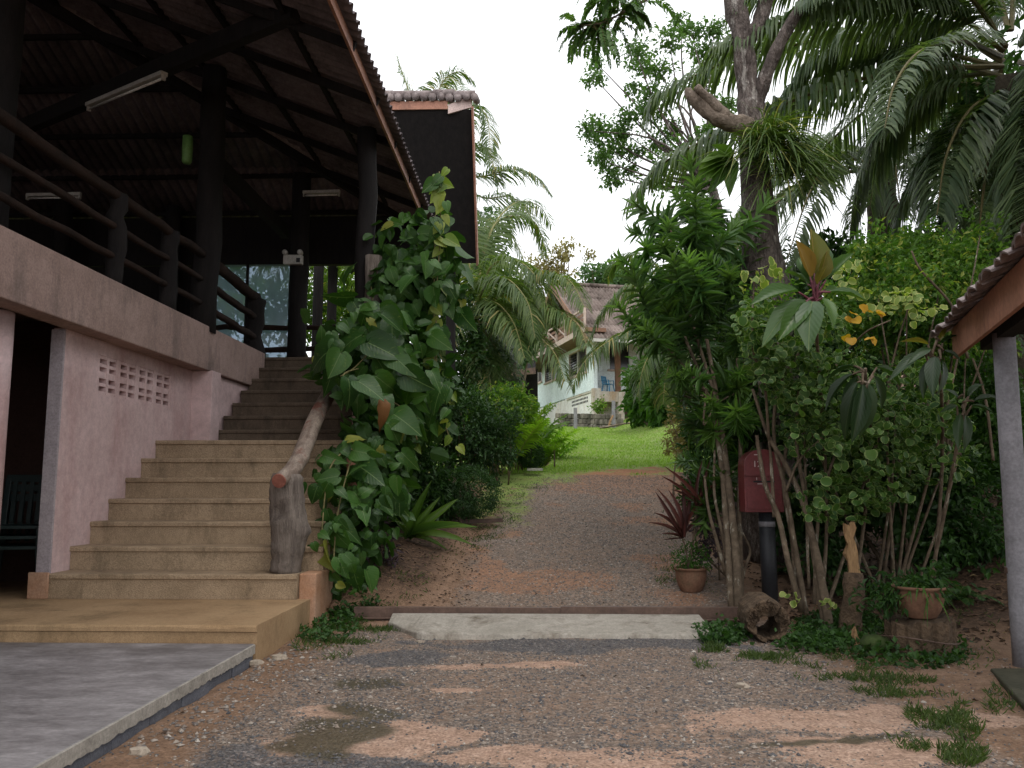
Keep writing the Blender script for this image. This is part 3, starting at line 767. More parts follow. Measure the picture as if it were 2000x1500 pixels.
def sheets(org, along, down, nrmv, n_cols, rows, period, waves, amp, mat, parent, clip=None, seg=8, name='roof_sheet', lap=0.1, drop=0.0):
    """corrugated roof sheets laid in courses; waves run along `down`; rows = list of lengths from the eave up"""
    org, along, down, nrmv = (np.asarray(q, float) for q in (org, along, down, nrmv))
    wd = period * waves
    s = 0.0
    for r, ln in enumerate(rows):
        for c in range(n_cols):
            k = waves * seg + 1
            u = np.linspace(0, wd + period * 0.45, int(k + seg * 0.45))
            h = amp * np.sin(u / period * 2 * pi) + rng.uniform(-.004, .004) + 0.012 * r * 0
            jit = rng.uniform(-.012, .012)
            top = [org + along * (c * wd + a) - down * (s + ln + lap) + nrmv * (b + 0.004 + 0.0015 * (c % 2)) for a, b in zip(u, h)]
            bot = [org + along * (c * wd + a) - down * (s + jit) + nrmv * (b + 0.022 + 0.0015 * (c % 2)) for a, b in zip(u, h)]
            v = np.array(bot + top)
            nn = len(u)
            v = np.vstack([v, v + nrmv * 0.009])
            i = np.arange(nn - 1)
            q1 = np.stack([i, i + 1, nn + i + 1, nn + i], -1)
            q2 = np.stack([2 * nn + i + 1, 2 * nn + i, 3 * nn + i, 3 * nn + i + 1], -1)
            q3 = np.stack([i + 1, i, 2 * nn + i, 2 * nn + i + 1], -1)
            mb = MB().add(v, [q1, q2, q3])
            o = None
            if clip is not None:
                bm = bmesh.new()
                me = mb.mesh(name, mat)
                bm.from_mesh(me)
                for co, no in clip:
                    bmesh.ops.bisect_plane(bm, geom=bm.verts[:] + bm.edges[:] + bm.faces[:], plane_co=co, plane_no=no, clear_outer=True)
                if len(bm.faces) == 0:
                    bm.free(); bpy.data.meshes.remove(me); continue
                o0 = ORG[parent.name]
                bmesh.ops.translate(bm, vec=tuple(-o0), verts=bm.verts[:])
                bm.to_mesh(me)
                bm.free()
                for p in me.polygons: p.use_smooth = True
                o = bpy.data.objects.new(name, me)
                COL.objects.link(o)
                o.parent = parent
            else:
                mb.build(name, mat, parent, smooth=True)
        s += ln
sn = math.hypot(1, SL)
dn, nn_ = np.array((1, 0, -SL)) / sn, np.array((SL, 0, 1)) / sn
sheets((EX + 0.10, -3.44, EZ + 0.0 - 0.04), (0, 1, 0), dn, nn_, 20, [1.65, 1.65, 1.65, 1.7], 0.155, 6, 0.027, M['sheet'], pv,
       clip=[((EX, EY, 0), (-0.70710678, 0.70710678, 0))])
dn2, nn2 = np.array((0, 1, -SL)) / sn, np.array((0, SL, 1)) / sn
sheets((-14.4, EY + 0.10, EZ - 0.04), (1, 0, 0), dn2, nn2, 14, [1.65, 1.65, 1.65, 1.7], 0.155, 6, 0.027, M['sheet'], pv,
       clip=[((EX, EY, 0), (0.70710678, -0.70710678, 0)), ((-14.15, EY, 0), (-0.70710678, -0.70710678, 0))])
lr = MB()
lr.add([(-14.3, -3.4, EZ - 0.06), (RX, -3.4, EZ + SL * 6.15), (RX, 8.45, EZ + SL * 6.15), (-14.3, 14.7, EZ - 0.06)], [(0, 1, 2, 3)])
lr.build('roof_slope', M['sheet'], pv)
# back screen panels
gp = thing('glass_screen', 'cloudy blue-grey glass screen at the back of the pavilion', 'glass screen', (-4.9, 14.1, FLOORZ))
gm, nt, b, out = new_mat('cloudy_glass')
pos = node(nt, 'ShaderNodeNewGeometry').outputs['Position']
f = noise(nt, scaled(nt, pos, (1.3, 1, 0.7)), 2.2, 4)
b.inputs['Roughness'].default_value = 0.12
nt.links.new(ramp(nt, f, [(0.3, (0.12, 0.15, 0.18)), (0.5, (0.22, 0.27, 0.32)), (0.7, (0.24, 0.20, 0.19))]), b.inputs['Base Color'])
trn = node(nt, 'ShaderNodeBsdfTranslucent', {'Color': (0.35, 0.44, 0.52, 1)})
trp = node(nt, 'ShaderNodeBsdfTransparent', {'Color': (0.75, 0.85, 0.95, 1)})
m1 = node(nt, 'ShaderNodeMixShader', {0: 0.45, 1: b.outputs[0], 2: trn.outputs[0]})
m2 = node(nt, 'ShaderNodeMixShader', {0: 0.42, 1: m1.outputs[0], 2: trp.outputs[0]})
nt.links.new(m2.outputs[0], out.inputs[0])
for (x0, x1) in ((-5.9, -5.0), (-4.96, -4.06)):
    MB().box((x0, 14.09, FLOORZ + 0.02), (x1, 14.098, 5.0)).build('glass_pane', gm, gp)
for x in (-5.93, -4.98, -4.045):
    MB().box((x - 0.02, 14.07, FLOORZ), (x + 0.02, 14.12, 5.0)).build('frame_bar', M['timber'] if x < -4.5 else M['whitepaint'], gp)

# log railing on the pavilion edge
lg = thing('log_railing', 'rustic log railing with three rails along the pavilion edge', 'railing', (-4.13, 9.0, 3.154))
def wob(a, b, n=9, s=0.012):
    p = np.linspace(a, b, n)
    p[1:-1] += rng.normal(size=(n - 2, 3)) * s
    return p
for (y, r) in ((5.4, .085), (7.95, .085), (9.15, .095)):
    MB().tube(wob((-4.13, y, 3.15), (-4.13, y, 4.06)), r, 10, 0.05).build('post', M['timber'], lg, smooth=True)
MB().tube(wob((-4.22, 12.32, 3.05), (-4.20, 12.30, 3.98)), np.interp(np.arange(9), [0, 3, 8], [.16, .13, .15]), 12, 0.06).build('newel_post', M['timber'], lg, smooth=True)
for z, r in ((4.03, .075), (3.72, .05), (3.42, .05)):
    MB().tube(wob((-4.13, 5.4, z), (-4.13, 10.1, z + .02), 12, .008), r * .72, 9, 0.05).build('rail', M['log'], lg, smooth=True)
    MB().tube(wob((-4.13, 10.3, z), (-4.2, 12.3, z - .02), 7, .008), r, 9, 0.05).build('rail', M['log'], lg, smooth=True)
lg2 = thing('dark_railing', 'dark log railing closing the far side of the pavilion', 'railing', (-3.4, 14.0, FLOORZ))
for z in (3.86, 3.5):
    MB().tube(wob((-5.9, 13.95, z), (-2.3, 13.95, z), 12), .045, 8, 0.05).build('rail', M['log'], lg2, smooth=True)
for x in (-5.9, -2.3):
    MB().tube([(x, 13.95, FLOORZ), (x, 13.95, 3.95)], .06, 8, 0.05).build('post', M['timber'], lg2, smooth=True)

# lamps
def tube_lamp(a, b, label, w_=0.07):
    c = (a + b) / 2
    t = thing('fluorescent_lamp', label, 'lamp', c, 'tube lamps under the pavilion roof')
    MB().bar(a, b, w_ * 1.3, 0.05).build('housing', M['whitepaint'], t, bev=0.004)
    d = nrm(b - a)
    up = np.array((0, 0, 1.0))
    MB().tube([a + d * 0.04 - up * 0.052, b - d * 0.04 - up * 0.052], 0.014, 10).build('tube', M['tubeglass'], t, smooth=True)
    for p in (a + d * 0.015, b - d * 0.015):
        MB().bar(p - d * 0.012 - up * 0.05, p + d * 0.012 - up * 0.05, 0.05, 0.055).build('end_socket', M['whitepaint'], t)
dirn = nrm(tb - ta)
def on_beam(px):
    lo, hi = 0.0, 1.0
    for _ in range(40):
        m_ = (lo + hi) / 2
        p_ = ta + (tb - ta) * m_
        if p_[0] / p_[1] < ray(px, 180)[0]: lo = m_
        else: hi = m_
    return ta + (tb - ta) * lo + np.array((0, -.09, -.15))
tube_lamp(on_beam(182), on_beam(326), 'dusty white tube lamp under the slanting roof beam')
tube_lamp(W(52, 381, 12.2), W(158, 379, 12.2), 'thin pale tube lamp far inside the pavilion at left', 0.04)
tube_lamp(W(592, 376, 13.0), W(664, 374, 13.0), 'short pale tube lamp over the far posts of the pavilion', 0.05)
c = W(366, 292, 10.12)
gl = thing('green_lantern', 'green cylindrical lantern hung on the dark timber post', 'lantern', c)
MB().tube([c - (0, 0, .185), c - (0, 0, .15), c, c + (0, 0, .17), c + (0, 0, .185)], [.045, .062, .066, .064, .03], 14).build('shade', M['greenlamp'], gl, smooth=True)
MB().tube([c + (0, 0, .18), c + (.02, .05, .26)], .012, 8).build('hook', M['black'], gl)
c = W(573, 508, 12.9)
el = thing('emergency_light', 'white emergency light box with two lamp heads on dark post', 'lamp', c)
MB().box(c - (.15, .05, .075), c + (.15, .04, .075)).build('case', M['whitepaint'], el, bev=0.01)
MB().box(c + (.06, -.056, -.05), c + (.12, -.051, .02)).build('switch_panel', M['black'], el)
for s in (-1, 1):
    q = c + (s * .12, -.03, .11)
    MB().tube([q + (0, -.05, .0), q + (0, .0, 0), q + (0, .04, 0)], [.042, .04, .03], 12).build('lamp_head', M['whitepaint'], el, smooth=True)

def chair(name, label, pos, rz, m, group=None, stack=0):
    t = thing(name, label, 'chair', pos, group)
    t.rotation_euler = (0, 0, rz)
    p = np.asarray(pos, float)
    def B(mb, nm, bev=0.006): return mb.build(nm, M[m], t, bev=bev)
    B(MB().box(p + (-.22, -.22, .41), p + (.22, .22, .44)), 'seat')
    for sx in (-1, 1):
        for sy in (-1, 1):
            a = p + (sx * .20, sy * .19, .42); bb = p + (sx * .25, sy * .25, 0)
            B(MB().bar(a, bb, .05, .045, (0, 1, 0)), 'leg')
        B(MB().bar(p + (sx * .20, .21, .43), p + (sx * .20, .30, .86), .05, .04, (0, 1, 0)), 'backrest_post')
        B(MB().bar(p + (sx * .25, .27, .64), p + (sx * .25, -.20, .63), .05, .03), 'armrest')
        B(MB().bar(p + (sx * .25, -.19, .63), p + (sx * .24, -.21, .42), .045, .04, (0, 1, 0)), 'arm_post')
    B(MB().bar(p + (-.22, .30, .86), p + (.22, .30, .86), .03, .07), 'crest_rail')
    for i in range(5):
        x = -.14 + .07 * i
        B(MB().bar(p + (x, .22, .46), p + (x, .295, .84), .035, .015, (0, 1, 0)), 'backrest_slat', 0)
    return t
for k, lab in enumerate(('bottom of the dark plastic chairs stacked in the doorway', 'middle dark plastic chair of the stack in the doorway', 'topmost dark plastic chair of the stack in the doorway')):
    chair('plastic_chair', lab, (-4.68, 7.62, 0.235 + 0.09 * k), 0.3, 'darkchair', 'chairs stacked in the dark doorway')

# ------------------------------------------------------------------ annex with steep roof behind
an = thing('annex_building', 'tall annex with steep dark roof and brown bargeboard behind the pavilion', 'building', (-2.2, 17.0, 0))
A, Bp, Cp, D = W(770, 222, 15.6), W(921, 214, 15.6), W(934, 514, 17.1), W(790, 514, 17.1)
Cp[0] = Bp[0]
A[0] = D[0] = -4.4
A[2] = Bp[2]; D[2] = Cp[2]
up = np.array((0, 0, 1.0))
mb = MB()
vs = [A, Bp, Cp, D]
nv = nrm(np.cross(Bp - A, D - A)); nv = nv if nv[2] > 0 else -nv
mb.add(vs + [q + nv * 0.05 for q in vs], [(0, 1, 2, 3), (7, 6, 5, 4), (0, 4, 5, 1), (1, 5, 6, 2), (2, 6, 7, 3), (3, 7, 4, 0)])
mb.build('soffit_board', M['timber'], an)
wid = Bp[0] - A[0]
ln = np.linalg.norm(Cp - Bp)
dn3 = nrm(Cp - Bp)
sheets(A + nv * 0.09 + dn3 * ln + np.array((0.0, 0, 0)), (1, 0, 0), dn3, nv, 3, [ln / 2, ln / 2], 0.17, 5, 0.03, M['lichen_tile'], an)
MB().bar(Bp + nv * 0.03 - dn3 * 0.05 + (0.02, 0, 0), Cp + nv * 0.03 + dn3 * 0.03 + (0.02, 0, 0), 0.035, 0.26, nv).build('bargeboard', M['fascia'], an, bev=0.004)
MB().box((A[0], A[1] - 0.04, A[2] - 0.0), (W(874, 222, 15.55)[0], A[1] - 0.01, A[2] + 0.17)).build('fascia_board', M['fascia'], an, bev=0.003)
q0 = W(875, 222, 15.55)
MB().add([q0, q0 + (0, 0, .18), (Bp[0], Bp[1] + .02, Bp[2] + .30), (Bp[0], Bp[1] + .02, Bp[2] + .06), q0 + (0, .04, 0), q0 + (0, .04, .18), (Bp[0], Bp[1] + .06, Bp[2] + .30), (Bp[0], Bp[1] + .06, Bp[2] + .06)],
         [(0, 1, 2, 3), (7, 6, 5, 4), (0, 4, 5, 1), (1, 5, 6, 2), (2, 6, 7, 3), (3, 7, 4, 0)]).build('pale_return_board', M['paleboard'], an)
# round tile ends and ridge caps along the top edge
x = A[0]
while x < Bp[0] + 0.02:
    p = np.array((x + .085, A[1] - 0.1, A[2] + 0.20 + 0.05 * rng.random()))
    MB().tube([p, p + (0.02, 0.3, 0.05)], [.078, .07], 10, .06).build('tile_end', M['lichen_tile'], an, smooth=True)
    x += 0.165
x = A[0]
while x < Bp[0]:
    p = np.array((x, A[1] + 0.03, A[2] + 0.33 + 0.02 * math.sin(x * 9)))
    MB().tube([p, p + (0.42, 0, 0.012)], [.085, .075], 10, 0.02).build('ridge_cap', M['lichen_tile'], an, smooth=True)
    x += 0.40
for (xx, yy) in ((-4.2, 15.8), (-1.75, 16.9), (-4.2, 16.9)):
    MB().tube([(xx, yy, 0), (xx, yy, (A[2] if yy < 16 else Cp[2] + .2))], .1, 8).build('timber_post', M['timber'], an)
# ------------------------------------------------------------------ house on the hill
HD = 45.0
P0 = W(1166, 832, HD)
HU = np.array((-math.sin(math.radians(15.3)), math.cos(math.radians(15.3)), 0))     # away
HV = np.array((HU[1], -HU[0], 0))                                                    # right
HZ0 = P0[2] - 0.6
def hp(a, b, z):
    return np.array((P0[0], P0[1], 0)) + HV * a + HU * b + np.array((0, 0, z))
def on_side(px, py, a=0.0):
    """(b, z) of an image point on the plane a = const of the house"""
    rx, rz = ray(px, py)
    r = np.array((rx, 1.0, rz))
    o = np.array((0, 0, CAMZ)) - hp(a, 0, 0)
    t = -np.dot(o, HV) / np.dot(r, HV)
    p = r * t + np.array((0, 0, CAMZ))
    return float(np.dot(p - hp(a, 0, 0), HU)), float(p[2])
def on_front(px, py, b=0.0):
    rx, rz = ray(px, py)
    r = np.array((rx, 1.0, rz))
    o = np.array((0, 0, CAMZ)) - hp(0, b, 0)
    t = -np.dot(o, HU) / np.dot(r, HU)
    p = r * t + np.array((0, 0, CAMZ))
    return float(np.dot(p - hp(0, b, 0), HV)), float(p[2])
def hbox(mb, a0, a1, b0, b1, z0, z1):
    v = [hp(a, b, z) for z in (z0, z1) for (a, b) in ((a0, b0), (a1, b0), (a1, b1), (a0, b1))]
    return mb.add(v, [(0, 3, 2, 1), (4, 5, 6, 7), (0, 1, 5, 4), (1, 2, 6, 5), (2, 3, 7, 6), (3, 0, 4, 7)])
ho = thing('hillside_house', 'pale blue house with steep brown roof and balcony up the lawn', 'house', hp(3, 5, HZ0))
HL = on_side(1044, 740)[0]
zf = on_side(1160, 762)[1]                   # floor line
zt = on_front(1170, 655)[1]                  # wall head
# blue side wall with real window openings
wins = []
for (x0, x1, y0, y1) in ((1116, 1151, 689, 726), (1069, 1096, 706, 738), (1047, 1063, 712, 745)):
    b1, z1 = on_side(x0, y0 + 4)
    b0, zb = on_side(x1, y1)
    wins.append((b0, b1, zb, z1))
mb = MB()
bs = sorted(set([0.0, HL] + [q for w_ in wins for q in w_[:2]]))
for i in range(len(bs) - 1):
    b0, b1 = bs[i], bs[i + 1]
    wn_ = [w_ for w_ in wins if w_[0] <= b0 + 1e-6 and w_[1] >= b1 - 1e-6]
    if wn_:
        hbox(mb, -0.15, 0, b0, b1, zf, wn_[0][2]); hbox(mb, -0.15, 0, b0, b1, wn_[0][3], zt + 0.5)
    else:
        hbox(mb, -0.15, 0, b0, b1, zf, zt + 0.5)
mb.build('blue_wall', M['bluewall'], ho)
for (b0, b1, z0, z1) in wins:
    wo = MB()
    for q in ((b0, b0 + .07, z0, z1), (b1 - .07, b1, z0, z1), (b0 + .07, b1 - .07, z0, z0 + .07), (b0 + .07, b1 - .07, z1 - .07, z1)):
        hbox(wo, -0.17, -0.05, *q)
    wob_ = wo.build('window', M['railwood'], ho)
    hbox(MB(), -.06, -.05, b0 + .07, b1 - .07, z0 + .07, z1 - .07).build('pane', M['window_dark'], wob_)
    hbox(MB(), -0.24, 0.0, b0 - .1, b1 + .1, z0 - .09, z0 - .005).build('sill', M['railwood'], wob_)
    nm = 1 if b1 - b0 < 4 else 2
    bm_ = (b0 + b1) / 2
    hbox(MB(), -0.16, -.06, bm_ - .05, bm_ + .05, z0 + .07, z1 - .07).build('mullion', M['whitepaint'], wob_)
    nl = 8
    for k in range(nl):                          # louvre blades of the far half
        z = z0 + .1 + (z1 - z0 - .2) * (k + .5) / nl
        hbox(MB(), -0.15, -0.075, bm_ + .06, b1 - .08, z - .012, z + .012).build('louvre', M['window_dark'], wob_)
# lower storey of that side: whitewash panel, vent strip, floor band
b_lo = on_side(1110, 770)[0]
hbox(MB(), -0.05, 0.08, 0.35, b_lo, HZ0, zf - 0.12).build('whitewashed_wall', M['whitewall'], ho)
hbox(MB(), -0.10, 0.10, b_lo, HL, HZ0, zf - 0.05).build('pier', M['whitewall'], ho)
hbox(MB(), -0.12, 0.05, 0.3, b_lo, zf - .10, zf - 0.005).build('floor_band', M['porch'], ho)
hole = hbox(MB(), -0.01, 0.03, 0, 0.25, 0, 0.17)
bv0, bv1 = on_side(1150, 770)[0], on_side(1118, 776)[0]
for k in range(12):
    bb = bv0 + (bv1 - bv0) * (k + .15) / 12
    bb2 = bv0 + (bv1 - bv0) * (k + .8) / 12
    for r in range(2):
        hbox(MB(), -0.056, -0.04, bb, bb2, zf - .36 - .2 * r, zf - .24 - .2 * r).build('vent_opening', M['window_dark'], ho)
# front: recessed blue wall, porch parapet, stilts
aR = 9.0
mb = MB()
hbox(mb, 0.0, 1.25, 1.3, 1.45, zf, zt + .3)
wf = on_front(1197, 722, 1.3)
hbox(mb, 1.25, 5.0, 1.3, 1.45, zf, on_front(1200, 722, 1.3)[1]); hbox(mb, 1.25, 5, 1.3, 1.45, zt, zt + .3); hbox(mb, 2.4, 5, 1.3, 1.45, on_front(1200, 722, 1.3)[1], zt)
mb.build('blue_wall', M['bluewall'], ho)
hbox(MB(), 1.25, 2.4, 1.40, 1.44, on_front(1200, 722, 1.3)[1], zt).build('porch_window', M['window_dark'], ho)
hbox(MB(), 1.1, 2.5, 1.18, 1.30, on_front(1200, 722, 1.3)[1] - .1, on_front(1200, 722, 1.3)[1] - .005).build('porch_sill', M['railwood'], ho)
hbox(MB(), 0.0, 0.06, 0.0, 1.3, zf, zt + .3).build('porch_return_wall', M['bluewall'], ho)
hbox(MB(), 5.0, aR, 0.0, 0.15, HZ0, zt).build('blue_wall', M['bluewall'], ho)
zp = on_front(1190, 765)[1]
hbox(MB(), 0.08, 2.0, -0.15, 1.3, zp - 0.55, zp).build('porch_slab', M['porch'], ho)
for (x0, x1) in ((1157, 1172), (1206, 1217)):
    a0, a1 = on_front(x0, 800)[0], on_front(x1, 800)[0]
    hbox(MB(), a0, a1, -0.2, 0.2, HZ0, zp - .02 if x0 > 1200 else zp + .15).build('stilt', M['porch'], ho)
hbox(MB(), 0.4, 1.2, 1.0, 1.3, HZ0, zp - .5).build('porch_base_wall', M['porch'], ho)
hbox(MB(), 0, 2.5, 1.5, 1.6, HZ0, zp).build('porch_void_wall', M['inner'], ho)
a0, a1 = on_front(1202, 730)[0], on_front(1211, 730)[0]
hbox(MB(), a0, a1, -0.1, 0.1, zp, zt).build('porch_post', M['terracotta'], ho)
# roof
OV = -1.3
br, zr = on_side(1077, 556, OV)
be, ze = on_side(1148, 661, OV)
def roof_side(sgn, name):
    dl = np.array(hp(0, be, ze)) - hp(0, br, zr)
    if sgn < 0:
        dl = np.array(hp(0, 2 * br - be, ze)) - hp(0, br, zr)
    L_ = np.linalg.norm(dl)
    d_ = dl / L_
    nv_ = nrm(np.cross(HV, d_)); nv_ = nv_ if nv_[2] > 0 else -nv_
    sheets(hp(OV, br, zr) + dl, HV, d_, nv_, 11, [L_ / 4] * 4, 0.21, 5, 0.035, M['houseroof'], ho, seg=6)
roof_side(1, '')
roof_side(-1, '')
for k in range(14):
    p = hp(OV + 0.8 * k, br, zr + 0.09)
    MB().tube([p, p + HV * 0.84 + (0, 0, .015)], [.14, .12], 8).build('ridge_cap', M['houseroof'], ho, smooth=True)
MB().bar(hp(OV - .03, br, zr - .1), hp(OV - .03, be, ze - .1), 0.05, 0.28).build('bargeboard', M['brownwood'], ho)
MB().bar(hp(OV - .03, br, zr - .1), hp(OV - .03, 2 * br - be, ze - .1), 0.05, 0.28).build('bargeboard', M['brownwood'], ho)
MB().bar(hp(OV, be, ze - .06), hp(aR, be, ze - .06), 0.05, 0.16).build('eave_board', M['whitepaint'], ho)
# gable: boards, balcony
zbal = on_side(1120, 649, OV)[1]
nb = 16
for k in range(nb):
    b0 = be + (2 * br - 2 * be) * k / nb
    b1 = be + (2 * br - 2 * be) * (k + 1) / nb - .02
    def hz(b): return zr - (zr - ze) * abs(b - br) / abs(br - be) - .12
    z1 = min(hz(b0), hz(b1))
    if z1 > zt + .55:
        hbox(MB(), -0.03, 0.02, b0, b1, zt + .5, z1).build('gable_board', M['brownwood'], ho)
hbox(MB(), OV, -0.16, be + .4, 2 * br - be - .4, zbal - .28, zbal - .08).build('balcony_slab', M['brownwood'], ho)
hbox(MB(), OV - .05, OV - .002, be + .4, 2 * br - be - .4, zbal - .32, zbal - .02).build('balcony_fascia', M['railwood'], ho)
bq = np.linspace(be + .6, 2 * br - be - .6, 8)
for b_ in bq:
    hbox(MB(), OV, OV + .1, b_ - .06, b_ + .06, zbal - .02, zbal + .95).build('balcony_post', M['railwood'], ho)
MB().bar(hp(OV + .05, bq[0], zbal + .95), hp(OV + .05, bq[-1], zbal + .95), .1, .09).build('balcony_rail', M['railwood'], ho)
for i in range(7):
    MB().bar(hp(OV + .05, bq[i], zbal + .1), hp(OV + .05, bq[i + 1], zbal + .85), .05, .07).build('balcony_brace', M['railwood'], ho)
    for z in (.2, .45, .7):
        MB().bar(hp(OV + .12, bq[i], zbal + z), hp(OV + .12, bq[i + 1], zbal + z), .03, .16).build('balcony_board', M['brownwood'], ho)
# low dark lean-to beside the house
lt = thing('lean_to_shed', 'low dark brown lean-to roof left of the blue house', 'shed', hp(-2, HL + 2, HZ0))
q = [W(985, 690, 52), W(1044, 722, 49), W(1044, 732, 47), W(980, 735, 47)]
MB().bar(W(1000, 693, 50), W(1014, 733, 48), .3, .25).build('brown_gable_board', M['brownwood'], lt)
MB().bar(W(985, 730, 48), W(1046, 724, 48), .2, .35).build('eave_board', M['steel'], lt)
mb = MB()
mb.add([W(960, 735, 48.5), W(1046, 728, 48.5), W(1046, 700, 53), W(960, 680, 53)], [(0, 1, 2, 3)])
mb.build('roof_sheet', M['timber'], lt)
mb = MB(); p = W(1000, 740, 52)
mb.box((p[0] - 2.5, 52, p[2] - 4), (p[0] + 1.6, 52.2, p[2] + .6)); mb.build('dark_wall', M['timber'], lt)
# chair on the porch
cp = hp(0.75, 0.25, zp)
chair('plastic_chair', 'blue plastic armchair on the porch of the hill house', cp, 0.9, 'bluechair')

# stone retaining wall below the house, with posts
rw = thing('retaining_wall', 'low mossy stone retaining wall along the top of the lawn', 'wall', W(1150, 835, 43))
a, b_ = W(1088, 838, 43.5), W(1212, 838, 41.5)
n_ = 15
for i in range(n_):
    for r in range(3):
        t0, t1 = (i + (.5 if r == 1 else 0)) / n_, (i + 1 + (.5 if r == 1 else 0)) / n_
        p, q = a + (b_ - a) * t0, a + (b_ - a) * min(t1, 1.03)
        z = ground_z(p[0], p[1]) + 0.27 * r - .12
        p[2] = q[2] = z + 0.13
        MB().bar(p, p + (q - p) * rng.uniform(.93, .99), rng.uniform(.3, .4), rng.uniform(.24, .262)).build('stone', M['stonewall'], rw, bev=0.03)
for (px, py, h, lab) in ((1124, 836, 1.0, 'short grey fence post at the middle of the stone wall'), (1199, 836, 1.35, 'taller grey fence post at the right end of the stone wall')):
    p = W(px, py, 41.0); p[2] = ground_z(p[0], p[1])
    tag(MB().tube(wob(p, p + (0, 0, h), 5, .01), .09, 7, .05).build('fence_post', M['greypost'], org=p), lab, 'fence post', 'posts by the stone wall')
pts = [W(1172, 836, 40), W(1195, 832, 39.8), W(1215, 828, 39.6), W(1240, 825, 39.5)]
tag(MB().tube(curve(pts, 12), np.linspace(.07, .04, 12), 6, .1).build('fallen_branch', M['deadwood'], org=pts[0]), 'pale fallen branch leaning along the stone wall', 'branch')
pts = [W(1188, 836, 40.5), W(1192, 822, 40.6), W(1197, 812, 40.8)]
tag(MB().tube(pts, .05, 6, .1).build('leaning_stick', M['fresh'], org=pts[0]), 'short pale stick leaning against the taller grey fence post', 'stick')

# ------------------------------------------------------------------ shelter at the right edge
sh = thing('shelter', 'small shelter with brown fascia, mossy tiles and grey post', 'shelter', (3.6, 5.6, 0))
SE = np.array((math.sin(math.radians(16.7)), math.cos(math.radians(16.7)), 0))      # eave direction, away from the road
SR = np.array((SE[1], -SE[0], 0))
E0 = W(1864, 672, 6.6)
def sv(s, r=0.0, z=0.0): return E0 - SE * s + SR * r + np.array((0, 0, z + .45 * r))
MB().bar(sv(0), sv(3.2), 0.03, 0.235, (0, 0, 1)).build('fascia_board', M['fascia'], sh, bev=0.004)
slope = nrm(SR + np.array((0, 0, .45)))
nsh = nrm(np.cross(slope, SE)); nsh = nsh if nsh[2] > 0 else -nsh
one = MB()
prof = [(a_, 0.034 * math.sin(a_ / .17 * pi)) for a_ in np.linspace(0, 0.17, 7)]
vv = [(x_, a_, b_2 + dz) for dz in (0, .014) for (x_, dd_) in ((0, .022), (.42, 0)) for (a_, b_2) in [(p_[0], p_[1] + dd_) for p_ in prof]]
nn = 7
fc = []
for base in (0, 2 * nn):
    for i in range(nn - 1):
        fc.append((base + i, base + i + 1, base + nn + i + 1, base + nn + i))
for i in range(nn - 1):
    fc.append((i, i + 1, 2 * nn + i + 1, 2 * nn + i))
fc.append((0, nn, 3 * nn, 2 * nn)); fc.append((nn - 1, 2 * nn - 1, 4 * nn - 1, 3 * nn - 1))
one.add(vv, fc)
ome = one.mesh('roof_tile', M['lichen_tile'])
for i in range(18):
    for j in range(4):
        a_ = rng.normal() * .05
        R_ = np.stack([slope * math.cos(a_) + SE * math.sin(a_), SE * math.cos(a_) - slope * math.sin(a_), nsh], -1)
        p = sv(.172 * i + rng.uniform(-.02, .02)) + slope * (-.07 + .36 * j + rng.uniform(-.03, .02)) + nsh * (.098 + .006 * (i % 2) + .012 * rng.random())
        place('roof_tile', ome, sh, p, R_, (1.0, 1.12, 1.0))
mb = MB()
mb.add([sv(0, 0, .1), sv(3.2, 0, .1), sv(3.2, 1.5, .1), sv(0, 1.5, .1)], [(0, 1, 2, 3)])
mb.build('roof_board', M['timber'], sh)
for s_ in (.1, 1.1, 2.1):
    MB().bar(sv(s_, .02, .02), sv(s_, 1.5, .02), .06, .1).build('rafter', M['timber'], sh)
pbz = W(2002, 1285, 5.9)
ptz = W(1960, 650, 5.75)
MB().tube([(pbz[0], pbz[1], -.05), pbz * (1, 1, 0) + (0, 0, .4), (pbz + ptz) / 2, ptz], [.076, .075, .072, .07], 16, .0).build('post', M['greypost'], sh, smooth=True)
MB().tube([pbz * (1, 1, 0) + (-.008, 0, .62), pbz * (1, 1, 0) + (-.009, 0, .66)], [.08, .08], 16).build('post_band', M['steel'], sh)
MB().bar(ptz - SE * 1.6 + (0, 0, .03), ptz + SE * .5 + (0, 0, .03), .1, .14).build('eave_beam', M['timber'], sh)
MB().bar(ptz - SR * .02 + (0, 0, .06), ptz + SR * 1.6 + (0, 0, .06), .1, .14).build('tie_beam', M['timber'], sh)
q = Z0 = None
sl = MB()
c0 = W(1905, 1312, 1.2 / 0.2)
e_ = [(2.93, 5.75), (6, 5.95), (6, 3.6), (2.42, 4.2)]
sl.add([(x_, y_, z_) for z_ in (-.1, .03) for (x_, y_) in e_], [(0, 1, 2, 3), (7, 6, 5, 4), (0, 4, 5, 1), (1, 5, 6, 2), (2, 6, 7, 3), (3, 7, 4, 0)])
tag(sl.build('shelter_floor', surf('mossy_cement', (0.03, 0.03, 0.016), (0.085, 0.078, 0.05), 3, .8, .4, 40, .005), bev=.01), 'dark mossy cement floor of the shelter', None, kind='structure')

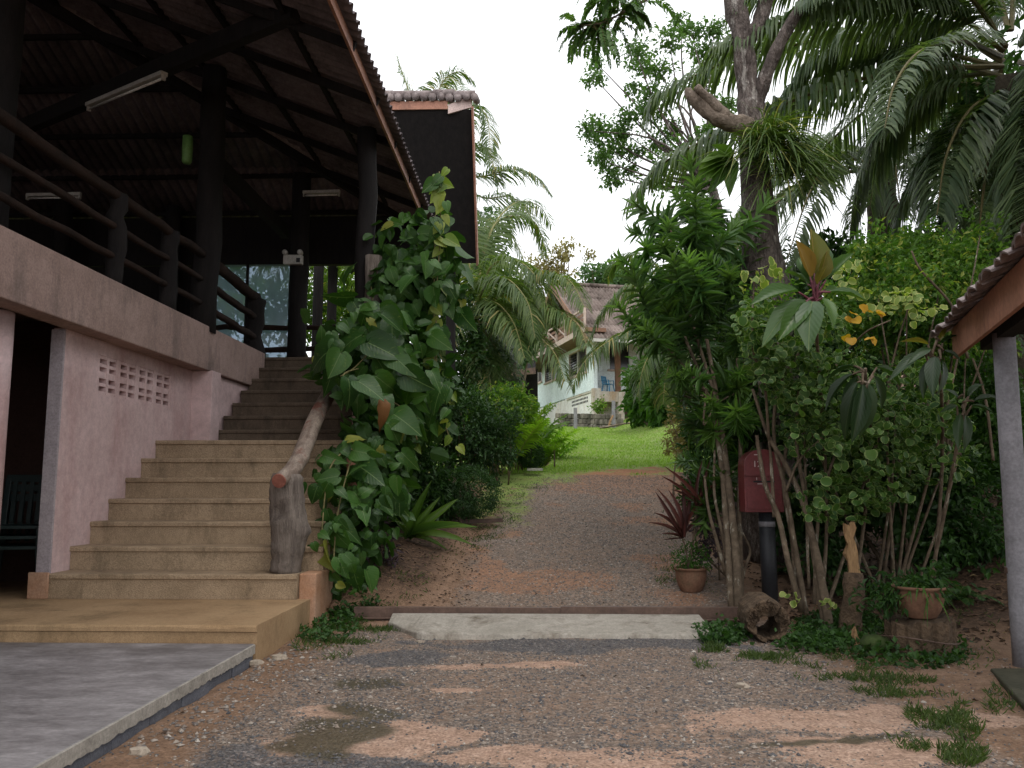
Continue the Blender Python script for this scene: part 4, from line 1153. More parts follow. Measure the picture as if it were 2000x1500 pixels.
# ------------------------------------------------------------------ mailbox, logs, pots
def gz(x, y): return float(ground_z(x, y))
mp = W(1503, 1150, 8.35)
mz = gz(mp[0], mp[1])
mbx = thing('mailbox', 'arched red mailbox on a dark pipe post among the shrub stems', 'mailbox', (mp[0], mp[1], mz))
x0, x1 = W(1449, 940, 8.3)[0], W(1524, 940, 8.3)[0]
zb, zt_ = W(1485, 1000, 8.3)[2], W(1485, 878, 8.3)[2]
xc, r_ = (x0 + x1) / 2, (x1 - x0) / 2
prof = [(x0, zb), (x1, zb)] + [(xc + r_ * math.cos(a_), zt_ - r_ * .8 + r_ * .8 * math.sin(a_)) for a_ in np.linspace(0, pi, 14)]
n_ = len(prof)
vv = [(p_[0], y_, p_[1]) for y_ in (8.2, 8.45) for p_ in prof]
fc = [tuple(range(n_)), tuple(range(2 * n_ - 1, n_ - 1, -1))] + [(i, n_ + i, n_ + (i + 1) % n_, (i + 1) % n_) for i in range(n_)]
body = MB().add(vv, fc).build('box_body', M['redbox'], mbx, bev=.006)
zs = W(1485, 927, 8.3)[2]
MB().box((x0 - .006, 8.17, zs - .012), (x1 + .006, 8.199, zs + .004)).build('hood_lip', M['redbox'], body)
MB().box((xc - .10, 8.19, zs - .075), (xc + .10, 8.1985, zs - .06)).build('letter_slot', M['black'], body)
MB().box((x0 + .02, 8.19, zb + .03), (x1 - .02, 8.1985, zb + .23)).build('door_panel', M['redbox'], body, bev=.003)
def text(s, size, p, parent, m):
    cu = bpy.data.curves.new('lettering', 'FONT')
    cu.body = s; cu.size = size; cu.extrude = .001; cu.align_x = 'CENTER'
    o = bpy.data.objects.new('lettering', cu)
    COL.objects.link(o)
    dg = bpy.context.evaluated_depsgraph_get()
    me = bpy.data.meshes.new_from_object(o.evaluated_get(dg))
    bpy.data.objects.remove(o)
    me.materials.clear(); me.materials.append(m)
    return place('lettering', me, parent, p, np.array([[1, 0, 0], [0, 0, -1], [0, 1, 0]], float))
text('12', .085, (W(1479, 912, 8.19)[0], 8.194, W(1479, 912, 8.19)[2]), body, M['redmark'])
for (px_, py_, ww, hh) in ((1478, 888, .05, .008), (1478, 935, .006, .025), (1486, 945, .06, .008)):
    p = W(px_, py_, 8.19)
    MB().box((p[0] - ww / 2, 8.1905, p[2] - hh / 2), (p[0] + ww / 2, 8.1968, p[2] + hh / 2)).build('paint_mark', M['redmark'], body)
MB().tube([(mp[0] + .0, 8.33, mz - .1), (mp[0] - .01, 8.33, zb)], .075, 16).build('post', M['pipe'], mbx, smooth=True)
MB().tube([(mp[0] - .008, 8.33, zb - .14), (mp[0] - .008, 8.33, zb - .09)], .078, 16).build('grey_band', M['greypost'], mbx, smooth=True)

lp = W(1490, 1235, 6.95)
lz = 0.0
lg_ = thing('hollow_log', 'short hollow rotten log lying by the end of the gate track', 'log', (lp[0], 6.95, lz))
an_ = np.linspace(0, 2 * pi, 28, endpoint=False)
ro, ri = .165, .095
rings = []
axis0, axis1 = np.array((lp[0], 6.78, lz + .155)), np.array((lp[0] + .04, 7.3, lz + .17))
for (t, rr, jit) in ((0, ri * 1.0, .07), (-.01, ri * 1.15, .10), (-.015, ro * .95, .06), (.04, ro, .03), (.35, ro * 1.01, .03), (.7, ro * .98, .03), (1, ro * .96, .03), (1.0, ri, .03), (.5, ri * .9, .04), (0.03, ri * .95, .05)):
    c_ = axis0 + (axis1 - axis0) * t - np.array((0, 0, .045 if rr < ro * .8 else 0))
    rj = rr * (1 + jit * rng.normal(size=28))
    flat = np.where(np.sin(an_) < -.6, .9, 1.0)
    rings.append(np.stack([c_[0] + np.cos(an_) * rj, np.full(28, c_[1]) + rng.normal(size=28) * jit * .15, c_[2] + np.sin(an_) * rj * flat], -1))
k = len(rings); v = np.concatenate(rings)
i = np.arange(k)[:, None] * 28; j = np.arange(28)[None, :]
q = np.stack([i + j, i + (j + 1) % 28, ((i + 28) % (28 * k)) + (j + 1) % 28, ((i + 28) % (28 * k)) + j], -1).reshape(-1, 4)
MB().add(v, [q]).build('log_shell', M['rotlog'], lg_, smooth=False)
fr2 = MB()
for _ in range(120):
    a_ = rng.uniform(-.2, pi + .2); rr = rng.uniform(ri * 1.0, ro * .95)
    p = np.array((lp[0] + math.cos(a_) * rr, 6.775, lz + .155 + math.sin(a_) * rr))
    fr2.tube([p, p + (rng.normal() * .01, -rng.uniform(.01, .05), rng.normal() * .01)], [.007, .002], 4)
tag(fr2.build('wood_fibres', M['rotlog'], lg_), kind='stuff')

def pot_shape(name, label, c, r, h, wave=True):
    t = thing(name, label, 'flower pot', c)
    zz = np.array([0, .02, .25, .55, .8, .88, .9, .97, 1, .97, .8]) * h
    rr = np.array([.62, .66, .84, .98, 1.0, .97, 1.1, 1.14, 1.10, .98, .9]) * r
    n2 = 30
    a_ = np.linspace(0, 2 * pi, n2, endpoint=False)
    rings = []
    for i_, (z_, r2) in enumerate(zip(zz, rr)):
        wv = 1 + (.035 * np.sin(a_ * 10) if (wave and 6 <= i_ <= 8) else 0)
        dz = (.02 * h * np.sin(a_ * 10) if (wave and 7 <= i_ <= 8) else 0)
        rings.append(np.stack([c[0] + np.cos(a_) * r2 * wv, c[1] + np.sin(a_) * r2 * wv, c[2] + z_ + dz + a_ * 0], -1))
    v = np.concatenate(rings); k2 = len(rings)
    i_ = np.arange(k2 - 1)[:, None] * n2; j_ = np.arange(n2)[None, :]
    q_ = np.stack([i_ + j_, i_ + (j_ + 1) % n2, i_ + n2 + (j_ + 1) % n2, i_ + n2 + j_], -1).reshape(-1, 4)
    MB().add(v, [q_, np.array([list(range(n2))[::-1]])]).build('pot_wall', M['terracotta'], t, smooth=True)
    s_ = np.vstack([rings[-1], [[c[0], c[1], c[2] + .84 * h]]])
    MB().add(s_, [(i2, (i2 + 1) % n2, n2) for i2 in range(n2)]).build('soil', M['rotlog'], t)
    return t
p1 = W(1350, 1142, 8.75); p1[2] = gz(p1[0], p1[1]) - .01
pot_shape('flower_pot', 'round terracotta pot with scalloped rim beside the drive', p1, .155, .24)
sp = W(1800, 1290, 6.35); sp[2] = 0.0
sm = thing('log_stool', 'short sawn log section bound with wire, carrying a flower pot', 'stump', sp)
n2 = 52
a_ = np.linspace(0, 2 * pi, n2, endpoint=False)
lob = 1 - .09 * np.abs(np.sin(a_ * 5.5 + .8 * np.sin(a_ * 3))) ** 6 + .012 * rng.normal(size=n2)
rings = [np.stack([sp[0] + np.cos(a_) * .235 * lob * s_, sp[1] + np.sin(a_) * .235 * lob * s_, np.full(n2, z_) + .012 * rng.normal(size=n2) * (z_ > .1) + .02 * np.cos(a_)], -1) for (z_, s_) in ((-.03, 1.03), (.1, 1.0), (.24, 1.0), (.25, .96))]
v = np.concatenate(rings)
i_ = np.arange(3)[:, None] * n2; j_ = np.arange(n2)[None, :]
q_ = np.stack([i_ + j_, i_ + (j_ + 1) % n2, i_ + n2 + (j_ + 1) % n2, i_ + n2 + j_], -1).reshape(-1, 4)
MB().add(v, [q_, np.array([list(range(3 * n2, 4 * n2))])]).build('log_body', M['rotlog'], sm)
MB().tube([(sp[0] + math.cos(t_) * .262, sp[1] + math.sin(t_) * .262, .13 + .02 * math.sin(t_ * 2)) for t_ in np.linspace(0, 2 * pi, 40)], .005, 5).build('binding_wire', M['steel'], sm)
p2 = np.array((sp[0] + .01, sp[1], .262))
pot_shape('flower_pot', 'plain brown clay pot standing on the sawn log section', p2, .165, .225, False)
# broken stump
bp_ = W(1662, 1215, 7.0); bp_[2] = gz(bp_[0], bp_[1]) - .02
bs_ = thing('broken_stump', 'thin broken tree stump with bright splintered top', 'stump', bp_)
top1 = W(1666, 1118, 7.0)
MB().tube(wob(bp_, top1, 7, .008), np.linspace(.095, .075, 7), 10, .08).build('trunk', M['rotlog'], bs_, smooth=True)
spl = curve([top1 - (0, 0, .05), W(1664, 1090, 6.98), W(1658, 1060, 6.98), W(1660, 1035, 6.98), W(1661, 1022, 6.98)], 12)
ou = [(1650, 1022), (1659, 1027), (1668, 1019), (1673, 1031), (1667, 1050), (1672, 1062), (1676, 1080), (1677, 1100), (1682, 1124), (1660, 1124), (1657, 1098), (1653, 1082), (1657, 1064), (1650, 1050), (1652, 1038)]
fr3 = [W(x_, y_, 6.96) for x_, y_ in ou]
bk3 = [W(x_, y_, 6.96) + np.array((.01 * math.sin(i * 2.1), .045 + .015 * math.sin(i * 1.3), 0)) for i, (x_, y_) in enumerate(ou)]
n3 = len(ou)
MB().add(fr3 + bk3, [tuple(range(n3))[::-1], tuple(range(n3, 2 * n3))] + [(i, (i + 1) % n3, n3 + (i + 1) % n3, n3 + i) for i in range(n3)]).build('splinter', M['fresh'], bs_)
q0 = W(1678, 1262, 6.5); q0[2] = 0
tag(MB().tube(curve([q0 - (0, 0, .02), q0 + (-.01, 0, .05), q0 + (-.03, 0, .1), q0 + (-.025, 0, .17)], 8), [.035, .03, .035, .025, .02, .024, .02, .006], 7, .15).build('wood_chip', M['fresh'], org=q0), 'small upright chip of orange split wood at the shrub foot', 'wood chip')
# kerb board in the hedge, pale plank on the lawn edge
q0 = W(905, 1018, 12.2)
tag(MB().bar(W(868, 1020, 11.9), W(982, 1016, 12.0), .04, .06).build('edging_board', M['steel'], org=q0), 'thin dark edging board at the foot of the clipped hedge', 'board')
q0 = W(1045, 918, 17.2)
tag(MB().bar(W(1030, 917, 17.2), W(1060, 917, 17.2), .3, .05).build('concrete_plank', M['whitepaint'], org=q0), 'pale concrete plank lying at the lawn edge by the hedge', 'plank')
# ------------------------------------------------------------------ leaf templates
def rows_leaf(ts, hw, cols=(-1, 0, 1), fold=0.25, curl=0.2, notch=0.0, wav=0.0):
    v, lcv, k = [], [], len(cols)
    for i, (t, h) in enumerate(zip(ts, hw)):
        for c in cols:
            y = t
            if notch and i == 0 and abs(c) < .3: y = t + notch
            x = c * h
            z = fold * abs(x) - curl * max(t, 0) ** 2 + wav * math.sin(t * 14 + c) * abs(c)
            v.append((x, y, z))
            lcv.append((x, y, max(abs(c), 1.0 if i in (0, len(ts) - 1) else 0)))
    q = []
    for i in range(len(ts) - 1):
        for j in range(k - 1):
            q.append((i * k + j, i * k + j + 1, (i + 1) * k + j + 1, (i + 1) * k + j))
    return np.array(v, float), [np.array(q)], np.array(lcv, float)
DIA = (np.array([(0, 0, 0), (-.5, .45, .12), (0, 1, -.12), (.5, .45, .12)], float), [np.array([(0, 2, 1), (0, 3, 2)])])
STRAP = rows_leaf([0, .35, .7, 1], [.34, .5, .4, .04], (-1, 0, 1), .25, .22)
STRAP2 = rows_leaf([0, .2, .4, .6, .8, 1], [.34, .48, .5, .46, .34, .04], (-1, 0, 1), .25, .55)
ROUND = rows_leaf([0, .05, .18, .42, .68, .88, 1.0], [.10, .30, .46, .53, .47, .30, .08], (-1, -.5, 0, .5, 1), .22, .15, 0, .03)
HEART = [rows_leaf([-.14, -.03, .12, .3, .5, .7, .86, 1.0], [.20, .38, .47, .47, .40, .28, .13, .01], (-1, -.55, 0, .55, 1), f_, c_, .13, w_) for f_, c_, w_ in ((.22, .22, .015), (.05, .35, .025), (.35, .12, .01), (.15, .5, .03))]
BROAD = [rows_leaf([0, .12, .3, .5, .7, .88, 1.0], [.08, .27, .47, .5, .40, .18, .01], (-1, -.5, 0, .5, 1), f_, c_, 0, .015) for f_, c_ in ((.3, .25), (.15, .45), (.4, .08))]

def rdir(n):
    return nrm(rng.normal(size=(n, 3)))

def blob_tips(blobs, n, lump=.28, inner=.35):
    vol = np.array([np.prod(np.asarray(b[1], float)) ** (2 / 3) for b in blobs])
    cnt = rng.multinomial(n, vol / vol.sum())
    P, D = [], []
    for (c, r), k in zip(blobs, cnt):
        d = rdir(k)
        ph = rng.uniform(0, 6.28, 6)
        lm = 1 + lump * (np.sin(d[:, 0] * 5 + ph[0]) * np.sin(d[:, 1] * 5 + ph[1]) + .7 * np.sin(d[:, 2] * 8 + ph[2] + d[:, 0] * 4))
        rad = (inner + (1 - inner) * np.sqrt(rng.random(k))) * lm
        P.append(np.asarray(c) + d * np.asarray(r) * rad[:, None])
        D.append(nrm(d / np.asarray(r)))
    return np.concatenate(P), np.concatenate(D)

def leaves_on(mb, P, D, k, L, aspect=.5, spread=.9, droop=.15, tmpl=DIA, mi=0, flat=.8, jitter=.4):
    n = len(P)
    pos = np.repeat(P, k, 0) + rng.normal(size=(n * k, 3)) * L[1] * jitter
    d = nrm(np.repeat(D, k, 0) * .6 + rng.normal(size=(n * k, 3)) * spread * .6 + np.array((0, 0, -droop)))
    nv = np.array((0, 0, flat)) + np.repeat(D, k, 0) * .5 + rng.normal(size=(n * k, 3)) * .45
    R = frame(d, nv)
    ln = rng.uniform(L[0], L[1], n * k)
    sc = np.stack([ln * aspect, ln, ln], -1)
    r = np.clip(np.repeat(rng.random(n), k) * .6 + rng.random(n * k) * .4, 0, .999)
    mb.inst(tmpl, pos, R, sc, r, mi)
    return mb

def gpt(px, py, d, dz=0.0):
    p = W(px, py, d)
    p[2] = gz(p[0], p[1]) + dz
    return p

def pxr(px, d): return px / F * d

def shrub(name, label, blobs, mat, L, n, base=None, stems=0, cat='shrub', group=None, aspect=.5, k=6, droop=.15, inner=.35, lump=.28, stem_r=.02, stem_m='stem', spread=.9, crown='foliage', tmpl=DIA, flat=.8):
    b0 = np.asarray(base if base is not None else blobs[0][0], float)
    t = thing(name, label, cat, b0, group)
    P, D = blob_tips(blobs, max(4, n // k), lump, inner)
    o = leaves_on(MB(), P, D, k, L, aspect, spread, droop, tmpl, 0, flat).build(crown, M[mat], t)
    tag(o, kind='stuff')
    for i in range(stems):
        q = P[rng.integers(len(P))]
        s0 = b0 + np.array((rng.normal() * .12, rng.normal() * .08, -.05))
        mid = s0 * .45 + q * .55 + rng.normal(size=3) * .12
        mid[2] += .1
        MB().tube(curve([s0, mid, q], 9), np.linspace(stem_r, stem_r * .35, 9), 6, .06).build('stem', M[stem_m], t, smooth=True)
    return t

def B(px, py, d, rx, ry, rd=None):
    """foliage mass: centre in the photograph, distance, half extents in photo pixels, half depth in metres"""
    return (W(px, py, d), (pxr(rx, d), rd if rd else pxr(min(rx, ry), d), pxr(ry, d)))

# ------------------------------------------------------------------ palms
def frond(ctrl, n=60, L=.7, w=.035, droop=.7, fwd=.45, r0=.02, lift=.12, start=.14, npts=24, tipf=.35, jit=.12, basef=.5):
    c = curve(ctrl, npts)
    seg = np.concatenate([[0], np.cumsum(np.linalg.norm(np.diff(c, axis=0), axis=1))])
    tot = seg[-1]
    s = np.sort(start + (1 - start) * (np.arange(n) + rng.random(n) * .5) / n)
    at = lambda q: np.stack([np.interp(q * tot, seg, c[:, i]) for i in range(3)], -1)
    p = at(s)
    T = nrm(at(np.minimum(s + .01, 1)) - at(np.maximum(s - .01, 0)))
    up = np.array((0, 0, 1.0))
    S = nrm(np.cross(T, up) + 1e-4)
    U = np.cross(S, T)
    mb = MB()
    u = (s - start) / (1 - start)
    prof = np.where(u < .35, basef + (1 - basef) * np.sin(u / .35 * pi / 2), tipf + (1 - tipf) * np.cos((u - .35) / .65 * pi / 2))
    for sg in (-1, 1):
        ln = L * prof * rng.uniform(.88, 1.08, n)
        f = fwd + .5 * u ** 2 + rng.normal(size=n) * jit
        lf = lift + rng.normal(size=n) * jit
        d0 = nrm(S * sg + T * f[:, None] + U * lf[:, None])
        dr = droop * rng.uniform(.7, 1.35, n)
        dwn = np.array((0, 0, -1.0))
        d1 = nrm(d0 + dwn * dr[:, None])
        d2 = nrm(d0 + dwn * (dr * 2.4)[:, None])
        p1 = p + d0 * (ln * .3)[:, None]
        p2 = p1 + d1 * (ln * .38)[:, None]
        p3 = p2 + d2 * (ln * .32)[:, None]
        wd = nrm(T - d1 * np.sum(T * d1, 1, keepdims=True))
        ww = w * (.6 + .4 * prof)
        rows = []
        for q, k in ((p, .45), (p1, 1), (p2, .8), (p3, .06)):
            rows += [q - wd * (ww * k / 2)[:, None], q + wd * (ww * k / 2)[:, None]]
        v = np.stack(rows, 1).reshape(-1, 3)
        o = (np.arange(n) * 8)[:, None]
        fs = np.concatenate([o + np.array([0, 1, 3, 2]), o + np.array([2, 3, 5, 4]), o + np.array([4, 5, 7, 6])])
        mb.add(v, [fs], 0, np.repeat(np.clip(rng.random(n) * .7 + rng.random() * .3, 0, .999), 8))
    mb.tube(c, np.linspace(r0, r0 * .18, npts), 6, 0, True, 1)
    return mb

def auto_frond(c, az, el, L, sag):
    h = np.array((math.cos(az), math.sin(az), 0))
    return [c + h * L * t * math.cos(el) * (1 - .12 * t * max(0, sag)) + np.array((0, 0, L * (t * math.sin(el) - sag * t * t))) for t in (0, .25, .5, .75, 1)]

def palm(name, label, crown, trunk, tr, fronds, mats, group=None, trunk_m='palmbark', **kw):
    t = thing(name, label, 'palm', trunk[0] if trunk is not None else crown, group)
    if trunk is not None:
        tp = curve(trunk, 30)
        MB().tube(tp, np.interp(np.linspace(0, 1, 30), [0, .08, 1], [tr * 1.3, tr, tr * .8]) * (1 + .05 * np.sin(np.arange(30) * 2.1)), 12, .05).build('trunk', M[trunk_m], t, smooth=True)
    for f in fronds:
        k2 = dict(kw)
        if isinstance(f, tuple):
            f, ex = f
            k2.update(ex)
        frond(f, **k2).build('frond', [M[mats[0]], M[mats[1]]], t)
    return t

PW = lambda pts: [W(*p) for p in pts]
CO = ('coco', 'cocorachis')
# coconut palm beside the drive behind the annex: fronds arching over the lawn
cr = W(926, 622, 20)
fr_ = [PW(q) for q in (
    [(926, 612, 20), (960, 520, 19.6), (1015, 512, 19), (1058, 560, 18.6), (1075, 640, 18.2)],
    [(928, 615, 20), (985, 572, 19.4), (1060, 540, 19), (1110, 546, 18.5), (1142, 600, 18)],
    [(930, 622, 20), (1000, 604, 19.2), (1070, 600, 18.6), (1125, 630, 18), (1145, 672, 17.7)],
    [(930, 628, 20), (985, 636, 19), (1045, 655, 18.2), (1083, 690, 17.8), (1104, 745, 17.5)],
    [(928, 632, 20), (955, 660, 19), (985, 715, 18.5), (1000, 790, 18.4)],
    [(926, 630, 20), (940, 665, 18.8), (955, 730, 18.2), (962, 800, 18)],
    [(924, 622, 20), (890, 600, 19), (860, 640, 18), (850, 720, 17.8)],
    [(926, 612, 20), (945, 500, 20.4), (975, 430, 20.8), (1040, 430, 21), (1068, 490, 21.2)],
    [(924, 612, 20), (915, 500, 20), (905, 420, 20.5), (890, 380, 21)],
    [(928, 618, 20), (970, 560, 22), (1020, 560, 24), (1060, 600, 25)],
    [(928, 625, 20), (960, 590, 18.6), (1000, 625, 17.8), (1025, 700, 17.4)],
    [(926, 618, 20), (950, 555, 19), (990, 545, 18.2), (1030, 590, 17.8), (1045, 660, 17.6)],
    [(926, 612, 20), (950, 470, 21), (1000, 400, 22), (1050, 400, 22.6), (1078, 440, 23)],
    [(924, 615, 20), (890, 540, 19), (850, 520, 18.4), (820, 560, 18)])]
palm('coconut_palm', 'coconut palm with long arching fronds hanging over the lawn edge', cr, [gpt(931, 880, 20), W(934, 790, 20), W(930, 700, 20), cr], .17, fr_, CO, 'coconut palms', n=120, L=.95, w=.038, droop=.7, r0=.03, tipf=.3)
# (crown mass behind)
shrub('leafy_tree', 'dense green tree closing the gap between annex and house', [B(975, 600, 30, 45, 110, 1.5), B(1010, 660, 31, 40, 60, 1.2), B(940, 500, 30, 30, 90, 1.2)], 'bluegreen', (.14, .26), 8000, gpt(975, 830, 30), 4, cat='tree', crown='crown', stem_r=.08, inner=.2)
# taller coconut palm behind the annex roof
cr = W(872, 330, 25)
fr_ = [PW(q) for q in (
    [(872, 330, 25), (850, 230, 24.6), (862, 165, 24.4), (895, 140, 24.3), (925, 160, 24.3)],
    [(870, 330, 25), (815, 220, 24.6), (785, 140, 24.5), (775, 110, 24.5)],
    [(874, 330, 25), (905, 230, 24.6), (930, 205, 24.4), (952, 235, 24.2), (958, 300, 24)],
    [(874, 332, 25), (930, 290, 24.5), (955, 300, 24.2), (975, 360, 24)],
    [(876, 335, 25), (940, 345, 24.5), (1000, 330, 24), (1045, 345, 23.6), (1078, 382, 23.4)],
    [(876, 340, 25), (940, 385, 24.3), (1000, 385, 24), (1040, 430, 23.6), (1062, 500, 23.4)],
    [(876, 345, 25), (930, 420, 24), (985, 445, 23.8), (1020, 500, 23.6), (1035, 560, 23.5)],
    [(874, 345, 25), (900, 430, 24), (940, 480, 23.8), (960, 560, 23.8)],
    [(868, 335, 25), (810, 300, 25), (760, 330, 25), (740, 420, 25)],
    [(870, 330, 25), (880, 230, 26), (890, 170, 27), (870, 140, 28)])]
palm('coconut_palm', 'tall coconut palm rising behind the steep annex roof', cr, [gpt(880, 860, 25), W(872, 600, 25), cr], .18, fr_, CO, 'coconut palms', n=110, L=.95, w=.036, droop=.55, r0=.03, tipf=.3)
# small coconut palm on the right of the lawn
cr = W(1335, 640, 19)
fr_ = [PW(q) for q in (
    [(1330, 636, 19), (1270, 636, 18.4), (1200, 660, 18), (1142, 706, 17.6), (1116, 760, 17.4)],
    [(1328, 630, 19), (1290, 570, 19), (1230, 560, 19), (1180, 605, 19), (1150, 668, 19)],
    [(1332, 630, 19), (1300, 540, 19.4), (1250, 500, 19.6), (1205, 510, 19.8), (1185, 545, 20)],
    [(1332, 645, 19), (1295, 665, 18), (1260, 710, 17.6), (1245, 775, 17.5)],
    [(1335, 650, 19), (1315, 690, 18), (1300, 740, 17.7), (1295, 790, 17.6)],
    [(1338, 640, 19), (1370, 560, 19), (1420, 540, 19), (1470, 590, 19)],
    [(1340, 645, 19), (1400, 640, 18.5), (1440, 690, 18.3), (1450, 760, 18.2)],
    [(1335, 632, 19), (1330, 540, 19.5), (1350, 480, 20), (1390, 470, 20.4)])]
palm('coconut_palm', 'small coconut palm whose fronds hang in front of the blue house', cr, [gpt(1335, 900, 19), W(1340, 760, 19), cr], .13, fr_, CO, 'coconut palms', n=95, L=.8, w=.036, droop=.75, r0=.025, tipf=.3)
# oil palm at the right
OI = ('oilpalm', 'oilrachis')
cr = W(1975, 150, 11.5)
fr_ = [PW(q) for q in (
    [(1960, 100, 11.4), (1850, 20, 11), (1700, 10, 10.6), (1540, 40, 10.4), (1400, 90, 10.3)],
    [(1965, 95, 11.4), (1860, -60, 11), (1700, -90, 10.6), (1560, -50, 10.4), (1440, 10, 10.3)],
    [(1960, 110, 11.6), (1820, 60, 12), (1640, 75, 12.4), (1450, 110, 12.6), (1290, 185, 12.7), (1262, 240, 12.7)],
    [(1958, 130, 11.4), (1800, 135, 11), (1620, 170, 10.8), (1440, 245, 10.8), (1300, 315, 10.8), (1235, 385, 10.8)],
    [(1955, 130, 11.4), (1800, 100, 12.2), (1680, 130, 13), (1560, 190, 13.4), (1480, 280, 13.6)],
    [(1960, 170, 11.4), (1850, 170, 11.8), (1740, 250, 12.2), (1680, 360, 12.4), (1660, 450, 12.5)],
    [(1965, 200, 11.5), (1870, 250, 12), (1790, 340, 12.2), (1750, 440, 12.3)],
    [(1990, 120, 11.4), (2040, 150, 10.4), (2035, 260, 9.6), (2010, 400, 9.2), (1985, 520, 9.0)],
    [(2000, 140, 11.4), (2080, 200, 10.4), (2100, 330, 9.8), (2080, 480, 9.5)],
    [(1975, 60, 11.4), (1985, -80, 11.4), (2010, -180, 11.4)],
    [(1970, 60, 11.4), (1930, -80, 11.6), (1870, -160, 11.8), (1780, -160, 12)],
    [(2000, 160, 11.4), (2060, 240, 11.6), (2040, 400, 11.8), (2010, 540, 12)])]
fr_ += [PW(q) for q in (
    [(1960, 120, 11.5), (1850, 60, 11.8), (1720, 60, 12), (1600, 110, 12.2), (1520, 200, 12.3)],
    [(1965, 90, 11.3), (1880, -20, 10.6), (1780, -50, 10.2), (1660, -40, 10), (1560, 10, 9.9)],
    [(1960, 150, 11.5), (1860, 130, 12.4), (1780, 180, 13), (1720, 280, 13.4), (1700, 400, 13.6)],
    [(1970, 180, 11.5), (1900, 210, 10.8), (1850, 300, 10.4), (1830, 420, 10.2)],
    [(1975, 190, 11.5), (1940, 260, 10.6), (1920, 380, 10.2), (1910, 500, 10.1)],
    [(1990, 90, 11.4), (2060, 40, 11), (2120, 60, 10.8)],
    [(1955, 120, 11.6), (1800, 30, 13), (1640, 20, 14), (1480, 60, 14.6), (1380, 130, 15)],
    [(1955, 140, 11.6), (1820, 160, 13.4), (1700, 210, 14.6), (1600, 300, 15.4), (1560, 380, 15.8)])]
fr_.append((PW([(1955, 110, 11.2), (1880, 80, 10.0), (1800, 100, 9.0), (1748, 165, 8.5), (1728, 250, 8.3)]), dict(lift=.35, droop=.55, n=130, L=.62)))
palm('oil_palm', 'large grey-green oil palm spreading over the right side', cr, [gpt(1975, 900, 11.5), W(1985, 500, 11.5), W(1978, 160, 11.5)], .38, fr_, OI, 'oil palms', n=165, L=.95, w=.04, droop=1.1, r0=.04, tipf=.45, fwd=.35)
# ferns and dead stubs on the oil palm trunk
P, D = blob_tips([B(1930, 330, 11.2, 85, 130, .6), B(1900, 500, 11.2, 70, 130, .6), B(1960, 620, 11.2, 60, 90, .5)], 220, .2, .6)
fn = thing('trunk_ferns', 'dark hanging ferns clothing the oil palm trunk', 'fern', W(1930, 420, 11.2))
for p, d in zip(P[:150], D[:150]):
    h = nrm(d + np.array((0, -.4, .3)))
    L_ = rng.uniform(.5, .9)
    frond([p, p + h * L_ * .35, p + h * L_ * .6 + (0, 0, -L_ * .2), p + h * L_ * .7 + (0, 0, -L_ * .6)], n=22, L=.11, w=.03, droop=.2, r0=.006, start=.05, npts=10).build('frond', [M['fill'], M['vinestem']], fn)
# second oil palm further back
cr = W(1720, 330, 17)
palm('oil_palm', 'dark oil palm farther back behind the forked tree', cr, [gpt(1720, 900, 17), W(1730, 600, 17), cr], .35,
     [auto_frond(cr, a_, e_, 4.6, s_) for a_, e_, s_ in ((3.3, .5, .9), (2.8, .9, .9), (3.9, .3, .9), (4.4, .6, 1.0), (5.0, .2, .8), (5.6, .6, .9), (0.2, .5, .8), (3.6, .0, .6), (4.7, -.1, .5), (3.0, .1, .7), (6.0, .1, .7), (5.3, .9, 1.0))],
     OI, 'oil palms', n=95, L=1.0, w=.045, droop=1.0, r0=.045, tipf=.4)
# areca clumps
def areca(label, px, py, d, h, n_, seed):
    c = gpt(px, py, d)
    t = thing('areca_palm', label, 'palm', c, 'areca palms below the lawn')
    r2 = random.Random(seed)
    for i in range(n_):
        az = r2.uniform(0, 6.28)
        el = r2.uniform(.95, 1.45)
        b0 = c + np.array((math.cos(az) * .12, math.sin(az) * .12, 0))
        L_ = h * r2.uniform(.75, 1.1)
        frond(auto_frond(b0, az, el, L_, r2.uniform(.25, .45)), n=48, L=.19 * h, w=.04, droop=.35, r0=.012, start=.3, npts=14, lift=.3).build('frond', [M['areca'], M['cocorachis']], t)
areca('yellow-green areca palm clump nearest the lawn edge', 1005, 905, 18.5, 2.2, 20, 1)
areca('tall yellow-green areca palm clump in front of the blue house', 1035, 880, 22, 2.7, 20, 2)
areca('yellow-green areca palm clump behind the dark round shrub', 985, 890, 17.5, 2.4, 20, 3)
areca('small yellow-green areca palm under the coconut trunk', 945, 890, 16.5, 2.2, 16, 4)
c = gpt(1083, 905, 19)
sd = thing('young_palm', 'single young palm seedling on the brown bank', 'palm', c)
for i in range(9):
    frond(auto_frond(c + (0, 0, .35), i * .7, 1.0, .55, .5), n=10, L=.16, w=.02, droop=.3, r0=.005, npts=8).build('frond', [M['areca'], M['cocorachis']], sd)
MB().tube([c, c + (0, 0, .4)], .02, 6).build('trunk', M['stem'], sd)

